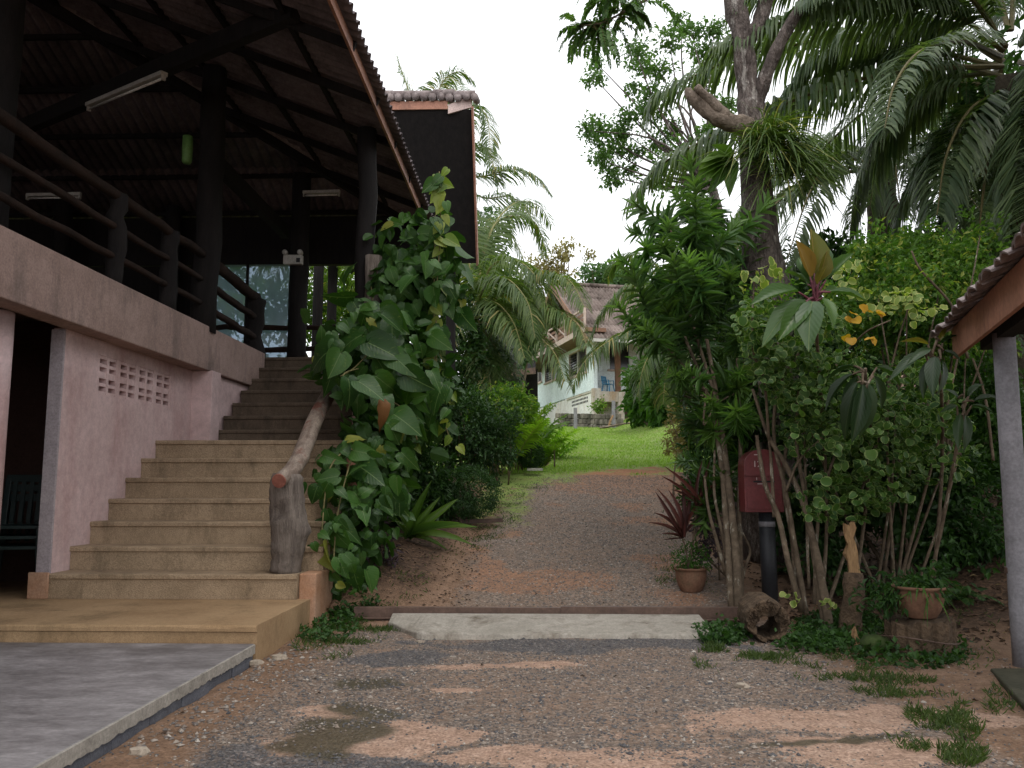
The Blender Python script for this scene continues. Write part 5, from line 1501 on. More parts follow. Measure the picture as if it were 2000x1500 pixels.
# ------------------------------------------------------------------ forked tree with epiphytes
tb_ = gpt(1495, 900, 10.2)
ft = thing('forked_tree', 'stout grey-barked tree with broken limb at its fork', 'tree', tb_)
tp = curve([tb_ - (0, 0, .1), W(1505, 640, 10.2), W(1488, 500, 10.2), W(1478, 380, 10.2), W(1470, 270, 10.2), W(1466, 200, 10.2)], 40)
MB().tube(tp, np.interp(np.linspace(0, 1, 40), [0, .2, .45, .6, .8, 1], [.42, .31, .225, .195, .165, .17]), 20, .03).build('trunk', M['bark'], ft, smooth=True)
for pts, r0, r1 in (([(1466, 225, 10.2), (1455, 120, 10.2), (1448, 60, 10.2), (1430, -10, 10.2), (1420, -120, 10.3)], .14, .125),
                    ([(1470, 235, 10.2), (1492, 160, 10.1), (1520, 90, 10.0), (1560, 20, 9.9), (1600, -60, 9.8)], .095, .06),
                    ([(1450, 90, 10.2), (1480, 50, 10.2), (1500, -20, 10.2), (1505, -100, 10.2)], .10, .085)):
    MB().tube(curve(PW(pts), 20), np.linspace(r0, r1, 20) * (1 + .06 * np.sin(np.arange(20) * 1.7)), 14, .04).build('limb', M['bark'], ft, smooth=True)
MB().tube(curve(PW([(1462, 250, 10.15), (1425, 240, 10.0), (1385, 222, 9.95), (1352, 190, 9.9), (1340, 172, 9.88)]), 16), [.12, .13, .125, .115, .105, .10, .095, .09, .085, .08, .075, .07, .065, .055, .045, .015], 12, .12).build('broken_limb', M['deadwood'], ft, smooth=True)
MB().tube(curve(PW([(1420, 232, 9.95), (1395, 205, 9.9), (1370, 180, 9.85), (1360, 168, 9.82)]), 10), np.linspace(.075, .045, 10), 8, .1).build('broken_limb', M['deadwood'], ft, smooth=True)
c = W(1500, 285, 9.93)
ep = thing('strap_leaf_epiphyte', 'shaggy tuft of strap leaves perched in the tree fork', 'epiphyte', c)
n_ = 700
d = rdir(n_); d[:, 1] = -np.abs(d[:, 1]) * .9; d[:, 2] = np.abs(d[:, 2]) * 1.3 - .2; d[:, 0] = d[:, 0] * 1.0 + .15; d = nrm(d)
pos = c + rng.normal(size=(n_, 3)) * (.12, .06, .10) + np.where(rng.random((n_, 1)) < .35, np.array([[.22, .02, -.3]]), 0)
ln = rng.uniform(.35, 1.0, n_)
def strap_mb(pos, d, ln, w, sag, segs=6):
    n = len(pos)
    t = np.linspace(0, 1, segs + 1)
    P_ = pos[:, None] + d[:, None] * (ln[:, None] * t)[..., None]
    P_[..., 2] -= (sag * ln[:, None]) * (t ** 2)
    T_ = nrm(np.gradient(P_, axis=1))
    S_ = nrm(np.cross(T_, rdir(n)[:, None] * .5 + np.array((0, 0, 1.0))))
    ww = (w * np.interp(t, [0, .15, .7, 1], [.7, 1, .8, .08]))[None, :, None]
    v = np.stack([P_ - S_ * ww / 2, P_ + S_ * ww / 2], 2).reshape(-1, 3)
    k = 2 * (segs + 1)
    o = (np.arange(n) * k)[:, None]
    fs = np.concatenate([o + np.array([2 * i, 2 * i + 1, 2 * i + 3, 2 * i + 2]) for i in range(segs)])
    return MB().add(v, [fs], 0, np.repeat(rng.random(n) * .999, k))
sag = np.where(d[:, 2] > .3, rng.uniform(.5, 1.1, n_), rng.uniform(.4, 1.0, n_))
tag(strap_mb(pos, d, ln, .019, sag[:, None]).build('strap_leaves', M['epiphyte'], ep), kind='stuff')
BRO = [MB().inst(b, np.zeros((1, 3)), np.eye(3)[None], np.ones(1), np.zeros(1)).mesh('leaf', M['ti']) for b in BROAD]
def leafmesh(tm, m, nm='leaf'):
    return MB().inst(tm, np.zeros((1, 3)), np.eye(3)[None], np.ones(1), np.zeros(1)).mesh(nm, M[m], smooth=True)
BM = {m: [leafmesh(b, m) for b in BROAD] for m in ('ti', 'ti_new', 'ti_dark', 'birdnest')}
HM = {m: [leafmesh(b, m) for b in HEART] for m in ('pothos', 'pothos_lime', 'pothos_dead')}
RM = {m: leafmesh(ROUND, m) for m in ('varieg', 'varieg_top', 'yellow')}
SM = {m: leafmesh(STRAP2, m) for m in ('redleaf', 'fill', 'birdnest', 'drac')}
def chord(parent, me, a, b, aspect, nhint=(0, -1, .6), name='leaf'):
    a, b = np.asarray(a), np.asarray(b)
    d = b - a
    L_ = np.linalg.norm(d)
    R = frame(d[None], (np.asarray(nhint, float) + rng.normal(size=3) * .25)[None])[0]
    return place(name, me, parent, a, R, (L_ * aspect, L_, L_))
nf = thing('nest_fern', 'yellow-green nest fern leaves left of the strap-leaf tuft', 'fern', W(1425, 320, 9.9))
for (x_, y_) in ((1385, 285), (1372, 312), (1380, 335), (1400, 345), (1405, 280), (1425, 350), (1368, 326)):
    chord(nf, BM['birdnest'][rng.integers(3)], W(1430, 310, 9.95), W(x_, y_, 9.6), .34)

# leafy branch hanging in at the top
lb = thing('overhanging_branch', 'leafy branch with feathery leaves hanging in from the top', 'branch', W(1262, 0, 10))
brp = curve(PW([(1330, -40, 10), (1262, 0, 10), (1215, 25, 9.9), (1175, 45, 9.8), (1130, 50, 9.8)]), 14)
MB().tube(brp, np.linspace(.02, .006, 14), 6).build('twig', M['stem'], lb)
br2 = curve(PW([(1225, 20, 9.9), (1200, -10, 9.8), (1185, -40, 9.8)]), 6)
for i in range(75):
    p = brp[rng.integers(3, 14)] if i % 3 else br2[rng.integers(6)]
    h = nrm(np.array((rng.normal() - .4, rng.normal() * .6, -.15 + rng.normal() * .4)))
    L_ = rng.uniform(.28, .5)
    frond([p, p + h * L_ * .4, p + h * L_ * .75 + (0, 0, -L_ * .2), p + h * L_ * .9 + (0, 0, -L_ * .5)], n=15, L=.095, w=.032, droop=.5, r0=.004, start=.2, npts=8, tipf=.6, fwd=.5).build('compound_leaf', [M['canopy'], M['vinestem']], lb)

# open-crowned tree beyond
ct = thing('open_crown_tree', 'slender tree with open layered crown against the white sky', 'tree', gpt(1420, 860, 24))
cl = [(1330, 40, 15), (1308, 82, 34), (1350, 62, 30), (1395, 55, 32), (1240, 96, 24), (1255, 128, 34), (1166, 124, 15), (1160, 152, 16), (1287, 138, 26), (1238, 172, 14), (1234, 220, 20), (1275, 215, 36),
      (1172, 252, 36), (1216, 258, 30), (1190, 290, 46), (1240, 292, 34), (1172, 312, 26), (1196, 346, 26), (1226, 336, 20), (1284, 280, 26), (1314, 250, 30), (1372, 104, 30), (1420, 205, 34), (1330, 305, 40), (1150, 255, 20), (1370, 160, 34), (1390, 260, 40), (1290, 350, 30), (1340, 380, 36), (1270, 180, 20)]
hub = [W(1420, 640, 24), W(1405, 430, 24), W(1380, 330, 24)]
MB().tube(curve([gpt(1420, 860, 24)] + hub, 16), np.linspace(.22, .12, 16), 8, .05).build('trunk', M['bark'], ct, smooth=True)
mb = MB()
for (x_, y_, r_) in cl:
    c = W(x_, y_, 24 + rng.uniform(-1.5, 1.5))
    m_ = (hub[2] * .45 + c * .55) + rng.normal(size=3) * .25 + np.array((0, 0, -.25))
    MB().tube(curve([hub[1] * .35 + hub[2] * .65, m_, c], 10), np.linspace(.055, .012, 10), 5, .05).build('branch', M['bark'], ct, smooth=True)
    P, D = blob_tips([(c, (pxr(r_, 24), .35, pxr(r_ * .62, 24)))], int(6 + r_ * .9), .5, .1)
    leaves_on(mb, P, D, 9, (.10, .19), .5, 1.0, .15, jitter=.5)
tag(mb.build('crown', M['canopy'], ct), kind='stuff')

# ------------------------------------------------------------------ pothos vine over the stair column
pvn = thing('pothos_vine', 'giant variegated pothos vine smothering the column beside the stairs', 'vine', gpt(715, 1150, 9.0))
def hang(px, py, d, ang, L_, m='pothos', tilt=.35):
    """leaf whose base is at the image point, tip direction ang (degrees, 0 = right, 90 = down in the picture)"""
    a_ = math.radians(ang)
    dv = np.array((math.cos(a_), rng.normal() * .45 - .1, -math.sin(a_)))
    L_ *= .74
    R = frame(dv[None], (np.array((rng.normal() * .4, -1, tilt)) + rng.normal(size=3) * .45)[None])[0]
    place('leaf', HM[m][rng.integers(4)], pvn, W(px, py, d), R, (L_ * rng.uniform(.75, 1.0), L_, L_ * rng.uniform(.8, 2.4)))
hand = [(705, 655, 8.9, 155, .62), (655, 680, 8.8, 160, .58), (665, 690, 8.7, 110, .40), (720, 670, 8.8, 25, .55), (745, 610, 9.2, 40, .55), (690, 580, 9.6, 170, .48), (672, 560, 9.7, 270, .40), (690, 590, 9.5, 60, .30),
        (760, 690, 8.8, 35, .50), (735, 735, 8.6, 40, .45), (790, 730, 8.8, 30, .46), (680, 740, 8.5, 70, .38), (700, 745, 8.4, 30, .45), (890, 470, 10.0, 55, .48), (870, 480, 10.0, 70, .36), (830, 510, 9.8, 80, .34), (900, 520, 10.2, 40, .42),
        (900, 610, 10.2, 60, .40), (770, 810, 8.6, 30, .44), (760, 830, 8.5, 60, .36), (740, 775, 8.6, 50, .40), (860, 640, 9.8, 100, .36), (660, 930, 8.0, 170, .28), (700, 910, 8.1, 25, .44), (690, 960, 8.0, 40, .38), (640, 945, 7.9, 120, .28),
        (760, 955, 8.4, 60, .38), (780, 960, 8.4, 90, .34), (650, 1030, 7.8, 60, .34), (655, 1020, 7.8, 20, .32), (640, 1065, 7.7, 80, .34), (690, 1110, 7.7, 80, .30), (715, 1115, 7.7, 70, .30), (660, 1090, 7.6, 60, .26), (620, 950, 7.8, 110, .24),
        (690, 880, 8.1, 10, .30), (630, 890, 8.1, 15, .26), (720, 890, 8.1, 30, .28), (680, 860, 8.2, 330, .24), (700, 985, 7.9, 30, .30), (590, 945, 7.7, 100, .22), (800, 760, 9, 120, .3)]
for h_ in hand: hang(*h_)
regions = [(720, 690, 95, 90, 9.0, .36, 34), (800, 600, 75, 100, 9.7, .34, 34), (800, 480, 60, 60, 10.0, .28, 20), (780, 780, 90, 80, 9.0, .34, 30), (700, 930, 85, 70, 8.2, .25, 30), (690, 1020, 55, 70, 7.9, .23, 18), (650, 1090, 45, 70, 7.7, .19, 20),
           (745, 930, 55, 80, 8.5, .26, 16), (750, 1010, 40, 60, 8.4, .22, 8), (860, 560, 45, 90, 10.0, .28, 18), (690, 1130, 40, 30, 7.7, .16, 8)]
for (cx, cy, rx, ry, d, L_, n_) in regions:
    for _ in range(n_):
        u, a_ = math.sqrt(rng.random()), rng.uniform(0, 6.28)
        hang(cx + rx * u * math.cos(a_), cy + ry * u * math.sin(a_), d + rng.uniform(-.25, .5), rng.normal(75, 45), L_ * rng.uniform(.4, 1.25))
strand = [(858, 342), (862, 400), (855, 450), (868, 520), (856, 600), (852, 700), (856, 760), (870, 820)]
sp_ = curve([W(x_, y_, 9.8) for x_, y_ in strand], 40)
for i in range(44):
    p = sp_[int(40 * rng.random() ** 1.5)] + rng.normal(size=3) * .05
    L_ = rng.uniform(.11, .22)
    dv = np.array((rng.normal() * .8, -.2, -.7))
    R = frame(dv[None], (np.array((0, -1, .4)) + rng.normal(size=3) * .4)[None])[0]
    place('leaf', HM['pothos_lime' if rng.random() < .7 else 'pothos'][rng.integers(4)], pvn, p, R, (L_ * .85, L_, L_))
for (x_, y_) in ((872, 765), (886, 770), (868, 820), (880, 855), (895, 872), (812, 870), (795, 868), (790, 855)):
    hang(x_, y_, 9.4, rng.normal(80, 30), .16, 'pothos_lime')
tag(place('leaf', HM['pothos_dead'][1], pvn, W(748, 785, 8.5), frame(np.array([[.25, -.3, -1.0]]), np.array([[.7, -1, .3]]))[0], (.15, .25, .6)), 'withered orange leaf')
for pts in ([(858, 335, 9.85), (860, 450, 9.85), (852, 600, 9.8), (856, 780, 9.7), (880, 860, 9.5)], [(850, 420, 9.9), (848, 600, 9.85), (850, 800, 9.6)], [(725, 560, 9.9), (735, 640, 9.5), (760, 720, 9)], [(760, 780, 8.9), (800, 810, 8.9), (815, 860, 8.9)],
            [(670, 880, 8.2), (640, 930, 8), (625, 1100, 7.7), (628, 1180, 7.7)], [(690, 880, 8.2), (660, 1000, 7.9), (650, 1120, 7.7)], [(665, 735, 8.7), (690, 720, 8.8), (720, 690, 8.9)], [(700, 720, 8.8), (675, 728, 8.6), (668, 740, 8.5)]):
    MB().tube(curve(PW(pts), 16), .008, 5).build('stem', M['vinestem'], pvn, smooth=True)
# woody core the vine climbs
for pts, r_ in (([(700, 1170, 8.9), (705, 1000, 9.3), (715, 820, 9.8), (725, 640, 10.1), (728, 500, 10.15)], .10), ([(735, 1140, 9.2), (730, 900, 9.6), (722, 700, 10.0)], .06)):
    MB().tube(curve(PW(pts), 20), r_ * (1 + .2 * np.sin(np.arange(20))), 9, .12).build('woody_stem', M['greywood'], pvn, smooth=True)
P, D = blob_tips([B(740, 700, 9.9, 75, 110, .35), B(800, 560, 10.4, 75, 120, .4), B(720, 900, 9.2, 70, 90, .4), B(690, 1050, 8.5, 40, 90, .3), B(800, 760, 9.8, 70, 90, .4)], 420, .3, .2)
tag(leaves_on(MB(), P, D, 4, (.12, .24), .75, 1.0, .5, ROUND).build('leaf_mass', M['fill'], pvn), kind='stuff')
sm_ = MB()
for (cx, cy, rx, ry, d, L_, n_) in regions:
    k_ = int(n_ * 2.2)
    u, a_ = np.sqrt(rng.random(k_)), rng.uniform(0, 6.28, k_)
    pos = np.array([W(cx + rx * 1.1 * u[i] * math.cos(a_[i]), cy + ry * 1.1 * u[i] * math.sin(a_[i]), d + rng.uniform(-.1, .5)) for i in range(k_)])
    dv = nrm(np.stack([rng.normal(size=k_) * .8, rng.normal(size=k_) * .5 - .2, -.8 + rng.normal(size=k_) * .5], -1))
    ln = L_ * rng.uniform(.3, .65, k_)
    sm_.inst(HEART[int(rng.integers(4))], pos, frame(dv, np.array([0, -1, .5]) + rng.normal(size=(k_, 3)) * .5), np.stack([ln * .8, ln, ln], -1))
tag(sm_.build('small_leaves', M['pothos'], pvn, smooth=True), kind='stuff')
tp_ = thing('timber_prop', 'slim orange-brown timber prop half hidden under the vine', 'post', gpt(690, 1110, 8.6))
MB().tube([gpt(690, 1110, 8.6) - (0, 0, .1), W(688, 900, 8.6), W(686, 870, 8.6)], .055, 10, .02).build('shaft', M['fascia'], tp_, smooth=True)
# bird's nest fern and fern under the vine
bn = thing('birds_nest_fern', 'birds nest fern with long arching leaves at the foot of the vine', 'fern', gpt(805, 1060, 10.2))
for (x_, y_) in ((872, 983), (900, 1028), (862, 1048), (838, 985), (812, 975), (785, 985), (770, 1005), (850, 1010), (880, 1000), (760, 1040)):
    chord(bn, SM['birdnest'], W(800, 1050, 10.2), W(x_, y_, 9.9 + rng.uniform(-.2, .2)), .16)
frond(PW([(752, 1022, 9.2), (770, 1018, 9.1), (785, 1022, 9.0), (797, 1034, 9.0)]), n=16, L=.06, w=.02, droop=.1, r0=.004, start=.02, npts=8).build('fern_frond', [M['fern'], M['vinestem']], bn)
pl_ = thing('purple_plant', 'small dusky purple-leaved plant below the vine', 'plant', gpt(745, 1120, 8.9))
M['purple'] = leafmat('purple_leaf', (0.035, 0.025, 0.035), (0.085, 0.06, 0.075), .5, .15)
P, D = blob_tips([B(745, 1075, 8.9, 25, 60, .15)], 60, .3, .2)
tag(leaves_on(MB(), P, D, 5, (.04, .09), .45).build('foliage', M['purple'], pl_), kind='stuff')
MB().tube([gpt(745, 1130, 8.9), W(745, 1040, 8.9)], .008, 5).build('stem', M['stem'], pl_)

# ------------------------------------------------------------------ hedges and shrubs on the left
shrub('round_shrub', 'dark glossy round shrub between the vine and the areca palms', [B(905, 830, 13.5, 95, 85, .9), B(850, 800, 13, 60, 80, .7), B(950, 870, 13.5, 55, 55, .6)], 'hedge', (.05, .10), 11000, gpt(900, 960, 13.5), 5)
shrub('clipped_hedge', 'low clipped dark hedge beside the drive', [B(912, 962, 12.0, 64, 52, .5), B(880, 985, 12.2, 50, 40, .5)], 'hedge', (.025, .05), 11000, gpt(910, 1005, 12.0), 4, cat='hedge', lump=.08, inner=.6)
shrub('clipped_hedge', 'small square dark hedge at the lawn corner', [B(1036, 890, 18, 28, 24, .4)], 'hedge', (.03, .06), 3500, gpt(1036, 915, 18), 2, cat='hedge', lump=.05, inner=.6)
shrub('leafy_shrub', 'green leafy shrub behind the dark round shrub', [B(960, 810, 16, 60, 50, .7), B(1000, 790, 16.5, 45, 40, .6)], 'bright', (.06, .11), 4500, gpt(970, 900, 16), 4)
shrub('leafy_shrub', 'dark shrub filling the corner behind the vine', [B(830, 950, 11.6, 60, 80, .5), B(790, 900, 11.2, 50, 110, .5), B(780, 1020, 10.8, 45, 50, .4)], 'fill', (.05, .11), 7000, gpt(815, 1030, 11.4), 4)
shrub('leafy_shrub', 'dark creeper mass under the coconut palm trunk', [B(930, 760, 19, 50, 110, 1), B(890, 700, 18.5, 60, 120, 1)], 'fill', (.08, .16), 6000, gpt(930, 880, 19), 3)
# greenery seen through the pavilion
shrub('leafy_tree', 'leafy green tree behind the pavilion opening', [B(660, 560, 20, 60, 60, 1.2), B(560, 610, 19, 120, 70, 1.0), B(700, 650, 19, 80, 80, 1)], 'bright', (.10, .2), 6000, gpt(640, 830, 20), 5, cat='tree', crown='crown', stem_r=.06, inner=.2)
shrub('leafy_tree', 'shady green tree left behind the pavilion', [B(250, 560, 22, 130, 80, 1.4), B(420, 570, 21, 100, 90, 1.2)], 'shrub', (.12, .22), 5000, gpt(300, 830, 22), 4, cat='tree', crown='crown', stem_r=.06, inner=.2)
cr = W(620, 520, 17.5)
palm('garden_palm', 'feathery palm behind the pavilion opening', cr, [gpt(625, 800, 17.5), W(622, 650, 17.5), cr], .09, [auto_frond(cr, a_, .7, 1.9, .8) for a_ in np.arange(0, 6.2, .55)], CO, n=50, L=.55, w=.03, droop=.5, r0=.015)

# ------------------------------------------------------------------ the right-hand thicket
# dark-green dracaena
dr = thing('dracaena_bush', 'tall dark-green dracaena bush leaning over the lawn view', 'bush', gpt(1425, 1190, 8.0))
def shoot_mesh(n, Ls, Ll, wd, m):
    t = np.sort(rng.random(n)) 
    az = np.arange(n) * 2.4 + rng.normal(size=n) * .3
    el = .05 + 1.05 * t ** 1.6 + rng.normal(size=n) * .15
    d = np.stack([np.cos(az) * np.cos(el), np.sin(el) , np.sin(az) * np.cos(el)], -1)
    pos = np.stack([t * 0, t * Ls, t * 0], -1)
    R = frame(d, np.stack([-np.cos(az) * np.sin(el), np.cos(el), -np.sin(az) * np.sin(el)], -1) + rng.normal(size=(n, 3)) * .25)
    ln = Ll * rng.uniform(.75, 1.1, n) * (1 - .25 * t)
    mb = MB().inst(STRAP, pos, R, np.stack([np.full(n, wd), ln, ln], -1), np.clip(.05 + .8 * t ** 2 + rng.normal(size=n) * .08, 0, .95))
    mb.tube([(0, -.1, 0), (0, Ls, 0)], [.008, .004], 5, 0, True, 0)
    return mb.mesh('leafy_shoot', M[m])
shoots = [shoot_mesh(52, .46, .27, .027, 'drac'), shoot_mesh(44, .32, .28, .028, 'drac'), shoot_mesh(62, .58, .26, .027, 'drac'), shoot_mesh(40, .2, .30, .029, 'drac')]
hubp = W(1400, 780, 9.2)
SHT = [(1385, 395, 34, 26, 5), (1360, 430, 40, 30, 7), (1310, 455, 44, 22, 8), (1260, 470, 32, 16, 5), (1400, 470, 40, 50, 8), (1345, 520, 60, 35, 9), (1290, 540, 40, 22, 5), (1420, 570, 40, 50, 8), (1355, 600, 55, 32, 9), (1285, 622, 38, 20, 6), (1312, 668, 50, 26, 8), (1268, 655, 24, 16, 4), (1380, 660, 60, 45, 10), (1350, 720, 40, 28, 6), (1410, 740, 55, 40, 9), (1400, 820, 45, 45, 7), (1390, 920, 40, 55, 8), (1445, 640, 34, 55, 6), (1440, 850, 34, 80, 7), (1420, 780, 30, 20, 4)]
for (cx, cy, rx, ry, n_) in SHT:
    for _ in range(max(2, int(n_ * .72))):
        u, a_ = math.sqrt(rng.random()), rng.uniform(0, 6.28)
        p = W(cx + rx * 1.12 * u * math.cos(a_), cy + ry * 1.12 * u * math.sin(a_), rng.uniform(8.4, 10.6))
        dv = nrm(nrm(p - hubp) * np.array((.9, .8, .45)) + np.array((-.12, -.25, .35)) + rng.normal(size=3) * .35)
        R = frame(dv[None], rdir(1))[0]
        place('leafy_shoot', shoots[rng.integers(4)], dr, p - dv * .2, R, rng.uniform(.6, 1.3))
for pts, r0, r1 in (([(1444, 1200, 7.95), (1436, 1060, 8.2), (1420, 920, 8.6), (1404, 800, 9.0), (1380, 660, 9.4)], .045, .02), ([(1430, 1195, 8.0), (1420, 1040, 8.3), (1408, 900, 8.7), (1385, 780, 9.1), (1330, 640, 9.5)], .038, .016),
                    ([(1418, 1120, 8.3), (1398, 1050, 8.3), (1383, 990, 8.4), (1376, 930, 8.6)], .022, .012), ([(1425, 1120, 8.3), (1408, 1030, 8.4), (1395, 960, 8.6), (1396, 880, 8.8)], .02, .012),
                    ([(1436, 1180, 8.2), (1455, 1110, 8.3), (1465, 1075, 8.4), (1450, 1040, 8.4)], .018, .01), ([(1404, 800, 9.0), (1320, 520, 9.6), (1310, 440, 9.7)], .02, .01), ([(1400, 790, 9.0), (1270, 640, 9.3)], .018, .008),
                    ([(1380, 760, 8.9), (1375, 830, 8.8), (1400, 790, 8.9), (1450, 760, 8.9)], .012, .008), ([(1448, 1190, 8.0), (1444, 1000, 8.5), (1446, 860, 8.8), (1440, 700, 9.2)], .03, .015)):
    MB().tube(curve(PW(pts), 20), np.linspace(r0, r1, 20), 8, .05).build('stem', M['stem'], dr, smooth=True)
P, D = blob_tips([B(1385, 560, 10.3, 70, 110, .5), B(1400, 780, 10.0, 60, 120, .5)], 120, .4, .2)
tag(leaves_on(MB(), P, D, 9, (.14, .22), .16, 1.0, .1, STRAP).build('leaf_mass', M['drac'], dr), kind='stuff')

# cream-edged shrub
vs_ = thing('variegated_shrub', 'shrub of many pale stems with round cream-edged leaves', 'shrub', gpt(1600, 1215, 7.3))
VR = [(1500, 680, 45, 75, 24), (1560, 740, 65, 80, 32), (1650, 780, 85, 90, 34), (1590, 850, 60, 40, 14), (1710, 910, 95, 80, 34), (1640, 970, 90, 50, 18), (1790, 780, 80, 80, 30), (1480, 640, 40, 60, 12), (1600, 660, 60, 60, 16), (1830, 870, 80, 80, 18)]
mbi = MB()
def vleaf(p, m, L_):
    dv = nrm(rng.normal(size=3) + np.array((0, -.5, -.35)))
    R = frame(dv[None], (np.array((0, -.7, .7)) + rng.normal(size=3) * .35)[None])[0]
    place('leaf', RM[m], vs_, p, R, (L_ * rng.uniform(.8, 1.15), L_, L_ * rng.uniform(.6, 2.2)))
for (cx, cy, rx, ry, n_) in VR:
    n_ = int(n_ * .8)
    for i in range(n_ * 12):
        u, a_ = math.sqrt(rng.random()), rng.uniform(0, 6.28)
        p = W(cx + rx * u * math.cos(a_), cy + ry * u * math.sin(a_), rng.uniform(7.1, 8.3))
        if i < n_:
            p = W(cx + rx * u * math.cos(a_), cy + ry * u * math.sin(a_), rng.uniform(6.9, 7.5))
            vleaf(p, 'varieg', rng.uniform(.04, .10))
        else:
            P_, D_ = p[None], nrm(np.array([[0, -.6, .3]]))
            leaves_on(mbi, P_, D_, 2, (.035, .085), .9, 1.0, .25, ROUND)
for (cx, cy, rx, ry, n_, sz) in ((1770, 595, 70, 34, 60, .07), (1665, 545, 40, 40, 30, .07), (1490, 535, 42, 20, 16, .085), (1730, 1100, 4, 4, 0, .1), (1545, 1170, 22, 14, 8, .07), (1615, 1180, 18, 10, 8, .05)):
    for _ in range(n_):
        u, a_ = math.sqrt(rng.random()), rng.uniform(0, 6.28)
        vleaf(W(cx + rx * u * math.cos(a_), cy + ry * u * math.sin(a_), rng.uniform(7.0, 7.4)), 'varieg_top', sz * rng.uniform(.7, 1.1))
for (x_, y_) in ((1650, 620), (1662, 612), (1668, 622), (1690, 610), (1695, 605), (1652, 655), (1660, 660), (1698, 660), (1706, 662), (1712, 612), (1722, 620)):
    vleaf(W(x_, y_, 6.75), 'yellow', .075)
tag(mbi.build('foliage', M['varieg'], vs_), kind='stuff')
for pts, r0, r1 in (([(1566, 1195, 7.4), (1540, 1100, 7.4), (1520, 1010, 7.5), (1495, 950, 7.5), (1482, 880, 7.6), (1478, 850, 7.6)], .028, .016), ([(1575, 1200, 7.4), (1555, 1080, 7.5), (1535, 960, 7.6), (1512, 860, 7.7), (1520, 760, 7.8), (1560, 690, 7.8)], .025, .012),
                    ([(1620, 1232, 7.2), (1606, 1140, 7.3), (1585, 1040, 7.4), (1560, 960, 7.5), (1530, 900, 7.6), (1500, 850, 7.7), (1470, 760, 7.8)], .038, .014), ([(1610, 1225, 7.3), (1590, 1090, 7.4), (1570, 960, 7.5), (1556, 860, 7.6), (1560, 760, 7.7)], .026, .012),
                    ([(1555, 1190, 7.5), (1548, 1060, 7.6), (1530, 940, 7.7), (1545, 850, 7.8), (1600, 780, 7.9), (1640, 700, 7.9)], .022, .01), ([(1535, 960, 7.5), (1560, 900, 7.5), (1600, 860, 7.4), (1612, 840, 7.4)], .012, .008),
                    ([(1502, 860, 7.6), (1492, 740, 7.5), (1472, 690, 7.4), (1470, 600, 7.35), (1475, 540, 7.3)], .014, .007), ([(1580, 1150, 7.5), (1575, 1000, 7.6), (1572, 900, 7.7), (1570, 840, 7.8)], .014, .01),
                    ([(1512, 1010, 7.6), (1506, 900, 7.7), (1500, 840, 7.8)], .018, .012), ([(1640, 700, 7.6), (1690, 650, 7.0), (1740, 625, 6.9)], .010, .005), ([(1610, 1200, 7.5), (1660, 1050, 7.9), (1700, 900, 8.0), (1780, 700, 7.9)], .02, .008),
                    ([(1590, 1180, 7.45), (1600, 1000, 7.6), (1640, 860, 7.7), (1670, 780, 7.7)], .018, .008), ([(1890, 700, 7.8), (1860, 600, 7.7), (1800, 530, 7.6), (1780, 490, 7.6)], .014, .008), ([(1940, 900, 7.8), (1925, 780, 7.8), (1900, 700, 7.8)], .014, .01)):
    MB().tube(curve(PW(pts), 24), np.linspace(r0, r1, 24), 7, .06).build('stem', M['stem'], vs_, smooth=True)

# cordylines
def ti(label, base, tips, stem, d, lm='ti', wf=.72):
    t = thing('cordyline', label, 'plant', gpt(stem[0][0], stem[0][1], stem[0][2]), 'broad-leaved cordylines in the thicket')
    for (x_, y_, dd_, new, wd) in tips:
        b0 = W(base[0] + rng.uniform(-5, 5), base[1] + rng.uniform(-18, 26) * (1 if lm == 'ti' else 2.4), d)
        m_ = W(base[0] * .72 + x_ * .28, base[1] * .72 + y_ * .28 - 8, d + dd_ * .35)
        MB().tube(curve([b0, (b0 + m_) / 2 + (0, 0, .01), m_], 5), np.linspace(.013, .007, 5), 5).build('leaf_stalk', M['purplestem' if lm == 'ti' else 'stem'], t, smooth=True)
        up_ = y_ < base[1] - 60
        chord(t, BM['ti_new' if new else lm][2 if up_ else rng.integers(2)], m_, W(x_, y_, d + dd_), wd * (1.25 * wf if up_ else wf), (rng.normal() * .3, -1, .25) if up_ else (rng.normal() * .2, -.7, .9))
    MB().tube(curve(PW(stem), 14), np.linspace(.017, .013, 14), 7, .05).build('stem', M['stem'], t, smooth=True)
ti('tallest cordyline with upright bronze leaves above the thicket', (1592, 580), [(1588, 445, 0, 1, .42), (1558, 468, -.1, 1, .34), (1618, 490, -.1, 1, .42), (1635, 500, .1, 0, .34), (1668, 490, 0, 0, .22), (1472, 572, -.3, 0, .34), (1492, 632, -.35, 0, .34), (1530, 645, -.4, 0, .36), (1573, 640, -.5, 0, .46), (1643, 615, -.3, 0, .42), (1540, 520, .2, 0, .4), (1700, 575, -.1, 0, .3), (1560, 500, .2, 0, .4), (1660, 560, .1, 0, .4), (1600, 470, .15, 0, .5), (1575, 495, .1, 0, .45), (1608, 520, -.15, 1, .5)],
   [(1605, 1200, 7.6), (1615, 1000, 7.8), (1605, 800, 7.7), (1594, 640, 6.9), (1592, 585, 6.6)], 6.6, 'ti', 1.0)
ti('cordyline with broad drooping leaves below the yellow leaves', (1690, 720), [(1600, 790, .1, 0, .40), (1632, 845, .0, 0, .42), (1672, 860, -.1, 0, .5), (1712, 850, -.1, 0, .5), (1748, 800, .1, 0, .5), (1640, 800, .2, 0, .4), (1770, 740, .2, 0, .4), (1610, 730, .2, 0, .36)],
   [(1670, 1150, 7.7), (1690, 1000, 8.0), (1700, 850, 7.6), (1692, 760, 6.8), (1690, 720, 6.6)], 6.6, 'ti_dark', .62)
